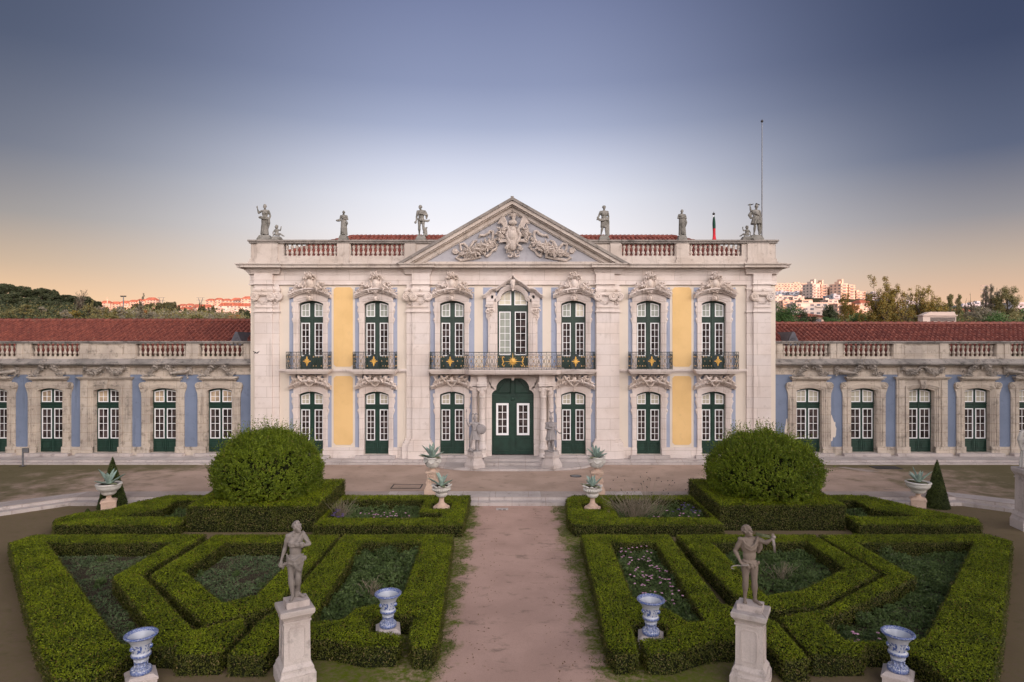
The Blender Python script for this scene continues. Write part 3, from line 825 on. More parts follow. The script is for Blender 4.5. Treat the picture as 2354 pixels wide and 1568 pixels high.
def baluster_mesh(h, key, mat):
    p = [(.085, 0), (.085, .06), (.05, .075), (.05, .10), (.095, .20), (.105, .27), (.09, .34), (.055, .43), (.045, .47), (.06, .485), (.06, .515), (.045, .53), (.055, .57), (.09, .66), (.105, .73), (.095, .80), (.05, .90), (.05, .925), (.085, .94), (.085, 1)]
    return MB().lathe([(r*1.0, z*h) for r, z in p], n=10).mesh(key, mat, True)
def rail_pattern(mb, g, P0, P1, h, dense=1.0, mid=None):
    """wrought railing from P0 to P1 (x, y, z at foot): mb ironwork, g gilt bits"""
    a, b = Vector(P0), Vector(P1); L = (b-a).length; t = (b-a)/L
    up = Vector((0, 0, 1)); out = t.cross(up)
    if out.y > 0: out = -out
    pt = lambda u, v, o=0.0: tuple(a+t*u+up*v+out*o)
    mb.tube([pt(0, h), pt(L, h)], .022, 6); mb.tube([pt(0, .05), pt(L, .05)], .018, 4); mb.tube([pt(0, h-.1), pt(L, h-.1)], .010, 4)
    n = max(2, int(round(L/.30)))
    for k in range(n+1):
        u = L*k/n
        mb.tube([pt(u, 0), pt(u, h)], .013, 4, cap=False)
        if k == n: break
        w = L/n; c = u+w/2
        if mid and mid[0] < c < mid[1]:
            for q in (.25, .5, .75): mb.tube([pt(u+w*q, .05), pt(u+w*q, h-.1)], .008, 4, cap=False)
            continue
        mb.tube([pt(u+w*.5, .05), pt(u+w*.5, h-.1)], .008, 4, cap=False)
        for s in (-1, 1):
            S = [pt(c+s*w*x, y) for x, y in ((.02, .14), (.2, .10), (.36, .2), (.3, .34), (.12, .42), (.1, .56), (.3, .64), (.38, .76), (.22, .86), (.06, .80))]
            mb.tube(S, .010, 4, cap=False)
        for s, v in ((0, .50), (-.25, .22), (.25, .22), (-.25, .74), (.25, .74)):
            if random.random() < .8:
                r = random.uniform(.021, .033); q = pt(c+s*w, v, .015)
                g.ell(q, (r, .02, r*1.2), 6, 4)
                g.ell((q[0], q[1], q[2]-r), (r*1.7, .012, r*.5), 6, 3)
def rosette(mb, c, R, y):
    for k in range(8):
        a = k*pi/4; r = R if k % 2 == 0 else R*.72
        if k in (2, 6): r = R*1.25
        n = (cos(a), sin(a)); p = (-n[1], n[0])
        for d, wd in ((.45, .20), (.72, .15)):
            mb.ell((c[0]+n[0]*r*d, y, c[1]+n[1]*r*d), (r*.26, .025, r*wd), 8, 4, Matrix.Rotation(-a, 3, 'Y'))
        mb.ell((c[0]+n[0]*r*.93, y, c[1]+n[1]*r*.93), (r*.12, .02, r*.06), 6, 4, Matrix.Rotation(-a, 3, 'Y'))
    mb.prism([(c[0]+R*.3*cos(2*pi*k/12), c[1]+R*.3*sin(2*pi*k/12)) for k in range(12)], y-.03, y+.01)
def roof_tiles(mb, p0, p1, run, rise, sp=.30, course=.42, trim=None):
    """tiled slope: eave from p0 to p1 (x, y, z), going back by run and up by rise; trim(u, d) -> keep"""
    L = p1[0]-p0[0]; n = int(L/sp); m = int(round(sqrt(run*run+rise*rise)/course))
    per = [(-.5, 0), (-.38, .0), (-.30, .055), (-.15, .10), (0, .115), (.15, .10), (.30, .055), (.38, 0)]
    vs_, fs_ = [], []
    cols = [(k+q[0], q[1]) for k in range(n+1) for q in per]
    nc = len(cols)
    rowsz = []
    for j in range(m):
        rowsz += [(j/m, .035), ((j+1)/m-.002, .0)]
    jit = {}
    for (t, lift) in rowsz:
        for c, hgt in cols:
            jj = jit.setdefault((int(c+.5), int(t*m)), random.uniform(-.016, .016))
            vs_.append((p0[0]+c*sp, p0[1]+run*t, p0[2]+rise*t+hgt+lift+jj))
    R = len(rowsz)
    for r in range(R-1):
        for c in range(nc-1):
            xm = (vs_[r*nc+c][0]+vs_[r*nc+c+1][0])/2; ym = vs_[r*nc+c][1]
            if trim and not trim(xm, (ym-p0[1])/run): continue
            fs_.append((r*nc+c, r*nc+c+1, (r+1)*nc+c+1, (r+1)*nc+c))
    mb.add(vs_, fs_)
# ------------------------------------------------------------------ the palace's central pavilion
YW = 37.0
AX = fx(1178.3, YW)                       # axis of the pavilion
PX0, PX1 = fx(576, YW), fx(1782, YW)
pal = empty('palace_pavilion', (AX, YW, 0), 'two-storey cream and blue rococo palace pavilion with central pediment and green french doors', 'palace')
UPX = [fx(v, YW) for v in (714.6, 865.2, 1039, 1318, 1491.2, 1640.2)]
UW, UH, UR = 1.44, 4.0, .19
LH = 3.69
ZU, ZL = 5.37, .36
holes = []
for x in UPX:
    holes += [(x-UW/2-.004, x+UW/2+.004, ZU, ZU+UH+.02), (x-UW/2-.004, x+UW/2+.004, ZL, ZL+LH+.02)]
CW = 1.80
holes.append((AX-CW/2-.004, AX+CW/2+.004, ZU, 10.0))
PW = 2.46
holes.append((AX-PW/2-.004, AX+PW/2+.004, .34, 4.82))
w = MB()
wall_grid(w, PX0, PX1, .17, 10.34, holes, YW, .42)
put('wall', w, M['beige'], pal)
w = MB()                                   # side and rear walls, closed behind the facade
w.box(PX0, PX0+.42, YW+.421, 50, .17, 11.3); w.box(PX1-.42, PX1, YW+.421, 50, .17, 11.3); w.box(PX0+.42, PX1-.42, 49.6, 50, .17, 11.3)
put('side_wall', w, M['beige'], pal)
# painted panels
bl = [(665, 762), (816, 913), (988.7, 1090), (1266.5, 1368), (1443.5, 1539.5), (1594, 1690)]
for i, (a, b) in enumerate(bl):
    for z0, z1 in ((ZU, fz(661, YW)), (fz(1028, YW), fz(864, YW))):
        m = MB(); wall_grid(m, fx(a, YW), fx(b, YW), z0, z1, holes, YW-.012, .014)
        put('blue_panel', m, M['blue'], pal)
for a, b in ((1110, 1246.5),):
    m = MB(); wall_grid(m, fx(a, YW), fx(b, YW), ZU, fz(661, YW), holes, YW-.012, .014)
    put('blue_panel', m, M['blue'], pal)
for a, b in ((766.8, 810.8), (1545, 1588.5)):
    for ya, yb in ((660.5, 843), (864.5, 1022.5)):
        x0, x1, z0, z1 = fx(a, YW), fx(b, YW), fz(yb, YW), fz(ya, YW); k = .13
        q = [(x0+k, z0), (x1-k, z0), (x1, z0+k), (x1, z1-k), (x1-k, z1), (x0+k, z1), (x0, z1-k), (x0, z0+k)]
        put('yellow_panel', MB().prism(q, YW-.018, YW-.001), M['yellow'], pal)
# dado, string course
prev = PX0
def dado_piece(a, b):
    put('dado', MB().box(a, b, YW-.10, YW, .362, fz(1028, YW)).box(a, b, YW-.16, YW, .165, .36), M['stone'], pal)
for x, wd in [(x, UW/2+.27) for x in UPX[:3]]+[(AX, 2.95)]+[(x, UW/2+.27) for x in UPX[3:]]:
    if x-wd > prev: dado_piece(prev, x-wd)
    prev = x+wd
dado_piece(prev, PX1)
for a, b in ((643, 664), (761, 816.5), (912.5, 935), (1422, 1444), (1539, 1594.5), (1690, 1714)):
    put('string_course', MB().box(fx(a, YW), fx(b, YW), YW-.14, YW, 5.25, 5.36).box(fx(a, YW), fx(b, YW), YW-.07, YW, 5.16, 5.249), M['stone'], pal)
# piers with Ionic capitals
def pier(px0, px1, fa, fb, cx0, cx1):
    m = MB()
    x0, x1, a, b = [fx(v, YW) for v in (px0, px1, fa, fb)]
    m.box(x0, x1, YW-.14, YW, .165, 10.34); m.box(a, b, YW-.26, YW-.14, .165, 10.34)
    for k, (z0, z1) in enumerate(((.165, .95), (.95, 1.10), (1.10, 1.2), (1.2, 1.32))):
        e = (.22, .19, .13, .07)[k]
        m.box(x0-e, x1+e, YW-.14-e, YW, z0, z1-.003); m.box(a-e, b+e, YW-.26-e, YW-.14-e+.001, z0, z1-.004)
    for z0, z1, e in ((8.66, 8.74, .06), (10.0, 10.08, .05)):
        m.box(x0-e, x1+e, YW-.14-e, YW, z0, z1); m.box(a-e, b+e, YW-.26-e, YW-.14, z0, z1+.002)
    o = put('pier', m, M['stone'], pal)
    c = MB(); capital(c, fx(cx0, YW), fx(cx1, YW), 8.94, 10.0, YW-.27)
    if cx0 != fa: capital(c, x0 if abs(px0-fa) > abs(px1-fb) else b, a if abs(px0-fa) > abs(px1-fb) else x1, 8.94, 10.0, YW-.15)
    put('capital', c, M['carved'], o, False)
pier(588.6, 643, 588.8, 629, 590, 629)
pier(935, 988, 949, 987.8, 951, 986)
pier(1369, 1422.5, 1369.2, 1409, 1371, 1407)
pier(1714, 1768, 1728, 1767.8, 1728, 1766)
# windows and surrounds
DU = door_meshes('upper_window', UW+.10, UH, UR, (.13, .94), (1.30, 3.26), .497, .13, 5)
DL = door_meshes('lower_window', UW+.10, LH, UR, (.13, .77), (1.08, 2.90), .497, .13, 5, .05, 'gdoor')
SU, CU = surround_meshes(UW, UH, UR, 'shield')
SL, CL = surround_meshes(UW, LH, UR, 'mask')
L0 = Vector((AX, YW, 0))
for i, x in enumerate(UPX):
    for z, D, S, Cc, top in ((ZU, DU, SU, CU, 'curtain'), (ZL, DL, SL, CL, 'shutter')):
        rel = Vector((x, YW, z))-L0
        mats = [top, 'glass', top, 'glass']
        if z == ZU and i == 3: mats[2] = 'cream'
        french_door(D, pal, rel+Vector((0, .27, 0)), mats)
        s = obj('window_surround', S, pal, rel)
        obj('carved_crest', Cc, s)
for x in UPX:
    put('threshold', MB().box(x-1.15, x+1.15, YW-.42, YW+.4, .18, .36-.002), M['step'], pal)

# central upper window: ogee hood on scrolled jambs
def cpath(n, k=1.0):
    W = CW/2+n
    P = [(-W, 0), (-W, 3.93+n*.9), (-W+.06, 3.98+n*.9), (-W*.83, 4.06+n)]
    for i in range(17):
        a = pi-pi*i/16; P.append((W*.80*cos(a), 4.08+n*.6+(.54+n*.5)*sin(a)))
    return P+[(W*.83, 4.06+n), (W-.06, 3.98+n*.9), (W, 3.93+n*.9), (W, 0)]
o = MB()
for a, b, yf, yb in ((0, .07, -.05, .32), (.07, .16, -.10, 0), (.16, .24, -.14, 0)): o.ring(cpath(a), cpath(b), yf, yb)
hood = [(-1.77, 4.30), (-1.62, 4.36), (-1.45, 4.52), (-1.30, 4.66), (-1.12, 4.72), (-.95, 4.72), (-.82, 4.84), (-.60, 5.02), (-.38, 5.16), (-.18, 5.27), (-.06, 5.40), (0, 5.52)]
hood = hood+[(-x, z) for x, z in hood[-2::-1]]
dn = lambda d: [(x*(1-.012*d/.1), z-d) for x, z in hood]
N = len(hood)
fill = []
for i, (x, z) in enumerate(dn(.2)):
    if abs(x) <= 1.36: fill.append((x, z))
inn = [(x, 3.6 if abs(x) > 1.1 else min(4.30+.58*sqrt(max(0, 1-(x/1.12)**2)), 4.94)) for x, z in fill]
o.ring(inn, fill, -.12, 0)
for s in (-1, 1): o.box(min(s*1.0, s*1.58), max(s*1.0, s*1.58), -.10, 0, 3.9, 4.46)
for a, b, yf in ((.20, .13, -.22), (.13, .06, -.34), (.06, 0, -.44)): o.ring(dn(a), dn(b), yf, 0)
for s in (-1, 1):
    j = [(1.13, 0), (1.55, 0), (1.55, .16), (1.52, .18), (1.58, .3), (1.57, .52), (1.50, .66), (1.43, .72), (1.56, .82), (1.40, 1.0), (1.36, 1.2), (1.36, 2.35), (1.42, 2.75), (1.56, 3.05), (1.55, 3.4), (1.50, 3.55), (1.55, 3.7), (1.50, 3.95), (1.57, 4.22), (1.13, 4.3)]
    o.prism([(s*x, z) for x, z in j], -.12, 0)
    o.prism([(s*x, z) for x, z in ((1.16, .2), (1.33, .2), (1.33, 3.0), (1.16, 3.0))], -.17, -.12)
    o.box(min(s*1.12, s*1.6), max(s*1.12, s*1.6), -.2, -.12, 3.62, 3.74); o.box(min(s*1.12, s*1.55), max(s*1.12, s*1.55), -.26, -.12, 3.74, 4.1)
cs = put('window_surround', o.shift(AX, YW, ZU), M['stone'], pal)
for s in (-1, 1):
    o = MB(); o.box(min(s*1.2, s*1.44), max(s*1.2, s*1.44), -.15, -.12, .2, 3.5)
    spiral(o, (s*1.47, 3.38), .14, 1.3, .04, -.2, s); spiral(o, (s*1.22, 3.38), .12, 1.3, .04, -.2, -s)
    leafy(o, [(s*1.34, 3.5), (s*1.34, 2.9)], .13, 22, -.14); leafy(o, [(s*1.30, 2.6), (s*1.28, 2.2)], .07, 10, -.16)
    spiral(o, (s*1.46, .36), .12, 1.3, .035, -.13, s)
    put('scroll_bracket', o.shift(AX, YW, ZU), M['carved'], cs)
o = MB()
o.prism([(-.13, 5.2), (.13, 5.2), (.15, 5.05), (.08, 4.7), (.05, 4.62), (-.05, 4.62), (-.08, 4.7), (-.15, 5.05)], -.4, -.1)
o.ell((0, -.4, 4.98), (.07, .05, .2), 8, 6); o.ell((0, -.38, 4.58), (.07, .07, .07), 8, 6)
put('carved_crest', o.shift(AX, YW, ZU), M['carved'], cs, True)
# its french door
g = MB(); Wd = CW+.06
g.prism(cpath(.03), 0, .06); g.box(-.07, .07, -.042, 0, 0, 4.55); g.box(-Wd/2, Wd/2, -.05, 0, 3.50, 3.62); g.box(-Wd/2, Wd/2, -.03, 0, 3.66, 3.74)
for s in (-1, 1): panel_mould(g, min(s*.1, s*.82), max(s*.1, s*.82), .08, .66, 0)
cd = put('french_door', g.shift(AX, YW+.28, ZU), M['gdark'], pal)
arch = lambda x: 4.02+.56*sqrt(max(0, 1-(x/.80)**2)) if abs(x) < .74 else 3.98+.10
for s in (-1, 1):
    a, b = (-.84, -.09) if s < 0 else (.09, .84)
    for tp in (0, 1):
        m = MB()
        if tp: q = sash(m, a, b, 3.74, lambda x: min(arch(x), 4.6), 2, 2, .055, -.035, 0, .03, 12)
        else:
            a2, b2 = (-.80, -.12) if s < 0 else (.12, .80)
            q = sash(m, a2, b2, .80, lambda x: 3.36, 2, 6, .055, -.035, 0)
        so_ = put('sash', m.shift(AX, YW+.28, ZU), M['white'], cd)
        put('glass', MB().prism(q, -.012, -.004).shift(AX, YW+.28, ZU), M['cream'] if tp else (M['curtain'] if s < 0 else M['glass']), cd)

# portal
def ppath(n):
    W = PW/2+n
    P = [(-W, 0), (-W, 3.52), (-W*.98, 3.62+n*.6), (-W*.90, 3.74+n), (-W*.82, 3.80+n*.9)]
    for i in range(17):
        a = pi*(1-i/16)
        P.append(((.98+n)*cos(a), 3.80+n*.5+(.78+n*.6)*sin(a)**.9))
    return P+[(W*.82, 3.80+n*.9), (W*.90, 3.74+n), (W*.98, 3.62+n*.6), (W, 3.52), (W, 0)]
o = MB()
for a, b, yf, yb in ((0, .10, -.12, .35), (.10, .22, -.18, 0), (.22, .30, -.24, 0)): o.ring(ppath(a), ppath(b), yf, yb)
# spandrel wall over the arch up to the balcony
P = ppath(.29); n_ = len(P); side = [(-1.66, 0), (-1.66, 3.53), (-1.66, 4.2), (-1.66, 4.6), (-1.66, 4.94)]
o.ring(P, side+[(max(-1.655, min(1.655, p[0]*1.31)), 4.95) for p in P[5:-5]]+[(-x, z) for x, z in side[::-1]], -.16, 0)
for s in (-1, 1):
    o.box(min(s*1.52, s*1.72), max(s*1.52, s*1.72), -.20, 0, 0, 3.9); o.box(min(s*1.23, s*1.75), max(s*1.23, s*1.75), -.30, 0, 0, .62)
    o.box(min(s*1.50, s*1.74), max(s*1.50, s*1.74), -.24, 0, 3.9, 4.95)
    # spandrel moulding
    o.box(min(s*1.0, s*1.46), max(s*1.0, s*1.46), -.19, -.155, 4.78, 4.82); o.box(min(s*1.42, s*1.46), max(s*1.42, s*1.46), -.19, -.155, 4.1, 4.779)
o.prism([(-.13, 4.9), (.13, 4.9), (.10, 4.55), (.06, 4.38), (-.06, 4.38), (-.10, 4.55)], -.42, -.1)
o.box(-2.95, 2.95, -.62, -.03, 4.96, 5.10)
for s in (-1, 1):
    for x, y in ((1.76, -.52), (2.20, -.22)):
        o.box(s*x-.24, s*x+.24, y-.24, -.03, 4.30, 4.94); o.box(s*x-.30, s*x+.30, y-.30, -.03, 4.18, 4.29); o.box(s*x-.27, s*x+.27, y-.27, -.03, 4.06, 4.17)
po = put('portal', o.shift(AX, YW, .34), M['stone'], pal)
for s in (-1, 1):
    for x, y in ((1.76, -.52), (2.20, -.22)):
        c = MB().lathe([(.27, 0), (.27, .06), (.25, .08), (.25, .50), (.27, .52), (.25, .56), (.22, .60), (.235, .66), (.20, .72), (.185, .80), (.188, 1.8), (.165, 3.46), (.19, 3.48), (.17, 3.52), (.17, 3.9), (.22, 4.0), (.22, 4.05)], (s*x, y, 0), 18)
        cc = put('column', c.shift(AX, YW, .30), M['stone'], po, True)
        k = MB()
        for sx in (-1, 1): spiral(k, (s*x+sx*.20, 3.93), .09, 1.4, .03, y-.2, sx); leafy(k, [(s*x+sx*.1, 3.6), (s*x+sx*.14, 3.8)], .09, 9, y-.14)
        leafy(k, [(s*x-.15, 3.62), (s*x+.15, 3.62)], .08, 12, y-.16)
        put('column_capital', k.shift(AX, YW, .30), M['carved'], po)
g = MB(); g.prism(ppath(.03), 0, .08)
g.box(-.10, .10, -.042, 0, 0, 3.05); g.box(-1.25, 1.25, -.05, 0, 3.02, 3.12); g.box(-1.25, 1.25, -.07, 0, 3.40, 3.50); g.box(-1.25, 1.25, -.03, 0, 3.12, 3.40); g.box(-.08, .08, -.06, 0, 3.5, 4.5)
g.ell((0, -.06, 3.26), (.11, .06, .11), 12, 6)
for s in (-1, 1):
    panel_mould(g, min(s*.17, s*1.10), max(s*.17, s*1.10), .18, 1.0, 0, .045)
    g.tube([(s*.14, -.02, 3.6), (s*.95, -.02, 3.6), (s*.78, -.02, 3.85), (s*.62, -.02, 4.1), (s*.4, -.02, 4.3), (s*.14, -.02, 4.4), (s*.14, -.02, 3.6)], .03, 6)
    for x in (.13, 1.12): g.box(s*x-.02, s*x+.02, -.035, 0, 1.08, 3.0)
pd = put('portal_door', g.shift(AX, YW+.24, .34), M['gdoor'], pal)
for s in (-1, 1):
    m = MB(); q = sash(m, *( (-.98, -.24) if s < 0 else (.24, .98)), 1.12, lambda x: 3.0, 2, 4, .12, -.05, 0, .035)
    put('sash', m.shift(AX, YW+.24, .34), M['white'], pd)
    put('glass', MB().prism(q, -.02, -.01).shift(AX, YW+.24, .34), M['glass'], pd)

# balconies
def bracket(mb, x, y0, z):
    mb.box(x-.17, x+.17, y0-.42, y0, z-.10, z); mb.box(x-.12, x+.12, y0-.34, y0, z-.18, z-.101)
    mb.prism([(x-.11, z-.18), (x+.11, z-.18), (x+.09, z-.45), (x+.05, z-.62), (x-.05, z-.62), (x-.09, z-.45)], y0-.22, y0)
def balcony(xa, xb, path, med, brk, name):
    m = MB(); f = [(p[0], p[1]) for p in path]
    gx = lambda e: [(f[0][0]-e, YW)]+[(p[0]+(-e if i == 0 else (e if i == len(f)-1 else 0)), p[1]-e) for i, p in enumerate(f)]+[(f[-1][0]+e, YW)]
    m.slab(gx(.10), 5.29, 5.36); m.slab(gx(.05), 5.20, 5.289); m.slab(gx(-.03), 5.11, 5.199)
    for x in brk: bracket(m, x, YW, 5.11)
    b = put('balcony', m, M['stone'], pal)
    ir, gi = MB(), MB()
    pp = [(f[0][0], YW-.05)]+f+[(f[-1][0], YW-.05)]
    for p, q in zip(pp[:-1], pp[1:]):
        mid = None
        for mx, R, kind in med:
            if p[0] < mx < q[0] and abs(q[0]-p[0]) > .5: mid = (mx-p[0]-(.32 if kind == 'r' else .55), mx-p[0]+(.32 if kind == 'r' else .55))
        rail_pattern(ir, gi, (p[0], p[1], 5.36), (q[0], q[1], 5.36), 1.0, mid=mid)
    for mx, R, kind in med:
        y = min(p[1] for p in f if abs(p[0]-mx) < 3)-.03
        if kind == 'r':
            P = [(mx+.27*cos(2*pi*k/24), y+.02, 5.36+.47+.42*sin(2*pi*k/24)) for k in range(25)]; ir.tube(P, .016, 5)
            ir.prism([(mx+.25*cos(2*pi*k/24), 5.36+.47+.40*sin(2*pi*k/24)) for k in range(24)], y+.02, y+.03)
    put('railing', ir, M['iron'], b)
    put('gilt_ornament', gi, M['rust'], b)
    for mx, R, kind in med:
        y = min(p[1] for p in f if abs(p[0]-mx) < 3)-.03
        k = MB()
        if kind == 'r':
            rosette(k, (mx, 5.84), .225, y)
        else:
            for i in range(24):
                a = i*pi/12; r = .22 if i % 2 else .29
                if i in (6, 18): r = .50
                if i in (0, 12): r = .50
                k.tube([(mx, y, 5.84), (mx+r*cos(a), y, 5.84+r*sin(a))], [.045, .004], 4)
            k.ell((mx, y-.01, 5.84), (.10, .05, .10), 12, 6)
            for s in (-1, 1):
                k.tube([(mx+s*.47, y, 6.04), (mx+s*.56, y, 6.12), (mx+s*.60, y, 6.0), (mx+s*.52, y, 5.82), (mx+s*.60, y, 5.66), (mx+s*.52, y, 5.58), (mx+s*.44, y, 5.66)], [.012, .03, .03, .035, .03, .03, .012], 5)
        put('gilt_medallion', k, M['gold'], b)
for i in (0, 1, 4, 5):
    x = UPX[i]; balcony(x-1.19, x+1.19, [(x-1.20, YW-.72), (x+1.20, YW-.72)], [(x, .3, 'r')], (x-.92, x+.92), 'b')
xa, xb = fx(989, YW)+.03, fx(1366.5, YW)-.03
balcony(xa, xb, [(xa+.04, YW-.72), (AX-2.75, YW-.72), (AX-2.5, YW-1.2), (AX+2.5, YW-1.2), (AX+2.75, YW-.72), (xb-.04, YW-.72)],
        [(UPX[2], .3, 'r'), (AX, .6, 's'), (UPX[3], .3, 'r')], (UPX[2]-.92, UPX[2]+.85, UPX[3]-.85, UPX[3]+.92), 'c')

# entablature and cornice (breaks forward over the piers)
m = MB()
m.box(PX0-.03, PX1+.03, YW-.06, YW+.4, 10.34, 10.86); m.box(PX0-.09, PX1+.09, YW-.12, YW+.4, 10.28, 10.339)
m.box(PX0-.05, PX1+.05, YW-.09, YW+.4, 10.861, 10.90)
for a, b in ((588, 630), (948, 989), (1368, 1410), (1727, 1769)):
    m.box(fx(a, YW), fx(b, YW), YW-.30, YW-.06, 10.34, 10.9); m.box(fx(a, YW)-.07, fx(b, YW)+.07, YW-.36, YW-.12, 10.28, 10.338)
put('architrave', m, M['stone'], pal)
m = MB()
def course(mb, segs):
    for z0, z1, e in segs:
        mb.box(PX0-e, PX1+e, YW-e, YW+.5, z0, z1-.002)
        for a, b in ((576, 644), (934, 989.5), (1368, 1423.5), (1713, 1782)):
            mb.box(fx(a, YW)-e*.5, fx(b, YW)+e*.5, YW-e-.16, YW-e+.001, z0, z1-.004)
course(m, ((10.9, 10.98, .10), (10.98, 11.05, .14), (11.05, 11.12, .20), (11.12, 11.18, .28), (11.18, 11.235, .36)))
put('bed_moulding', m, M['stone'], pal)
m = MB()
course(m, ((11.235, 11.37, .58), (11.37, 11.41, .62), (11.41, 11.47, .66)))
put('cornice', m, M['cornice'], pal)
# attic balustrade
YB = YW-.02
bal = MB()
def attic_run(mb, a, b, z0, z1, y0, y1): mb.box(a, b, y0, y1, z0, z1)
x0, x1 = fx(577, YW), fx(1781.5, YW)
bal.box(x0-.10, x1+.10, YB-.22, YB+.5, 11.465, 11.62); bal.box(x0-.04, x1+.04, YB-.12, YB+.45, 11.62, 11.80); bal.box(x0, x1, YB-.04, YB+.38, 11.80, 11.98)
for a, b in ((577, 652.5), (774.5, 806), (928, 1429), (1550.5, 1584), (1704, 1781.5)):
    bal.box(fx(a, YW), fx(b, YW), YB-.02, YB+.36, 11.98, 12.70)
for a, b in ((592, 640), (776, 804), (931, 956), (1402, 1427), (1553, 1582), (1716, 1766)):
    bal.box(fx(a, YW), fx(b, YW), YB-.10, YB-.02, 11.8, 12.72)
    bal.prism([(fx(a, YW)-.12, 11.47), (fx(b, YW)+.12, 11.47), (fx(b, YW), 11.85), (fx(a, YW), 11.85)], YB-.26, YB-.02)
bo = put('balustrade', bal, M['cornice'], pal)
m = MB(); m.box(x0-.08, x1+.08, YB-.12, YB+.46, 12.70, 12.80); m.box(x0-.14, x1+.14, YB-.18, YB+.50, 12.80, 12.90)
put('coping', m, M['ledge'], bo)
bm_ = baluster_mesh(.722, 'baluster', M['cornice'])
WB = Vector((AX, YW, 0))
for a, b in ((653, 774), (806, 928), (1429.5, 1550), (1584, 1704)):
    A, B = fx(a, YW), fx(b, YW)
    for k in range(11):
        obj('baluster', bm_, bo, Vector((A+(B-A)*(k+.5)/11, YB+.17, 11.98))-WB)
# pediment
YP = YW-.5
base_z, apex_z = fz(602.5, YP), fz(455, YP)
hl, hr = fx(921, YP), fx(1436.5, YP); ax = fx(1177, YP)
m = MB(); m.prism([(hl+1.1, base_z-.12), (hr-1.1, base_z-.12), (ax, apex_z-.60)], YW-.22, YW+.42)
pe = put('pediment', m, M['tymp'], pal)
sl = (apex_z-base_z)/(ax-hl); ca = 1/sqrt(1+sl*sl)
def rake(mb, d0, d1, yf):
    for s, xe in ((-1, hl), (1, hr)):
        t0, t1 = d0/ca, d1/ca
        lo = base_z-.13
        x_at = lambda t: ax+(xe-ax)*((apex_z-t)-lo)/(apex_z-base_z)
        q = [(ax, apex_z-t0), (x_at(t0), lo), (x_at(t1), lo), (ax, apex_z-t1)]
        mb.prism(q, yf, YW+.40)
m = MB(); rake(m, .16, .34, YW-.72); rake(m, .34, .41, YW-.58); rake(m, .41, .62, YW-.40); rake(m, .62, .68, YW-.33)
put('raking_cornice', m, M['cornice'], pe)
m = MB(); rake(m, .0, .155, YW-.80); m.box(ax-.09, ax+.09, YW-.7, YW, apex_z-.02, apex_z+.06)
put('raking_coping', m, M['ledge'], pe)
# carved arms and festoons in the tympanum (pixel scale of the photo, flattened relief)
rx = lambda px: fx(px, YW-.25); rz = lambda py: fz(py, YW-.25)
c = MB(); yt = YW-.24
cx = rx(1180)
def q4(x, y): return (1750+x/3.9233)*.57446, (800+y/3.9233)*.57446
def R4(x, y): a, b = q4(x, y); return rx(a), rz(b)
X, Z = R4(1172, 600); c.ell((X, yt-.10, Z), (.42, .22, .72), 16, 10)
X, Z = R4(1172, 560); c.ell((X, yt-.18, Z), (.30, .22, .38), 14, 8)
X, Z = R4(1182, 700); c.ell((X, yt-.12, Z), (.26, .20, .40), 12, 8)
for s in (-1, 1):
    m_ = lambda x, y: (lambda a: (cx+s*(a[0]-cx), yt-.22, a[1]))(R4(x, y))
    c.tube([m_(1285, 430), m_(1260, 490), m_(1300, 560), m_(1270, 640), m_(1240, 700), m_(1300, 740), m_(1290, 790)], [.06, .1, .1, .1, .08, .09, .05], 8)
    spiral(c, m_(1310, 430)[0::2], .16, 1.4, .05, yt-.22, s); spiral(c, m_(1300, 760)[0::2], .13, 1.3, .045, yt-.22, -s)
    for k in range(9):                                                  # plumes
        a = k/8
        p0 = m_(1300+40*a, 440); c.tube([p0, m_(1310+70*a, 350+20*a), m_(1340+95*a, 280+100*a), m_(1385+60*a, 250+130*a)], [.05, .055, .04, .012], 5)
    for k in range(6):
        a = k/5; c.tube([m_(1260, 660), m_(1320+20*a, 640+20*a), m_(1400+20*a, 630+50*a)], [.05, .055, .015], 5)
    leafy(c, [m_(1360, 470)[0::2], m_(1390, 540)[0::2], m_(1400, 620)[0::2]], .26, 70, yt-.02)
    leafy(c, [m_(1240, 790)[0::2], m_(1300, 810)[0::2]], .14, 20, yt-.05)
    c.tube([m_(1215, 860), m_(1230, 900), m_(1275, 895), m_(1280, 870)], [.05, .06, .05, .03], 6)
    for k in range(7):                                                  # crown of acanthus
        a = k/6; c.tube([m_(1180, 370), m_(1183+25*a, 290), m_(1185+55*a, 225+8*a), m_(1190+85*a, 240+45*a*a)], [.06, .06, .05, .02], 5)
X, Z = R4(1180, 365); c.ell((X, yt-.15, Z), (.26, .16, .16), 12, 6); X, Z = R4(1180, 480); c.ell((X, yt-.2, Z), (.16, .16, .22), 10, 6)
leafy(c, [R4(1130, 850), R4(1180, 870), R4(1230, 850)], .15, 36, yt-.05); leafy(c, [R4(1120, 430), R4(1240, 430)], .12, 24, yt-.1)
put('carved_arms', c, M['arms'], pe)
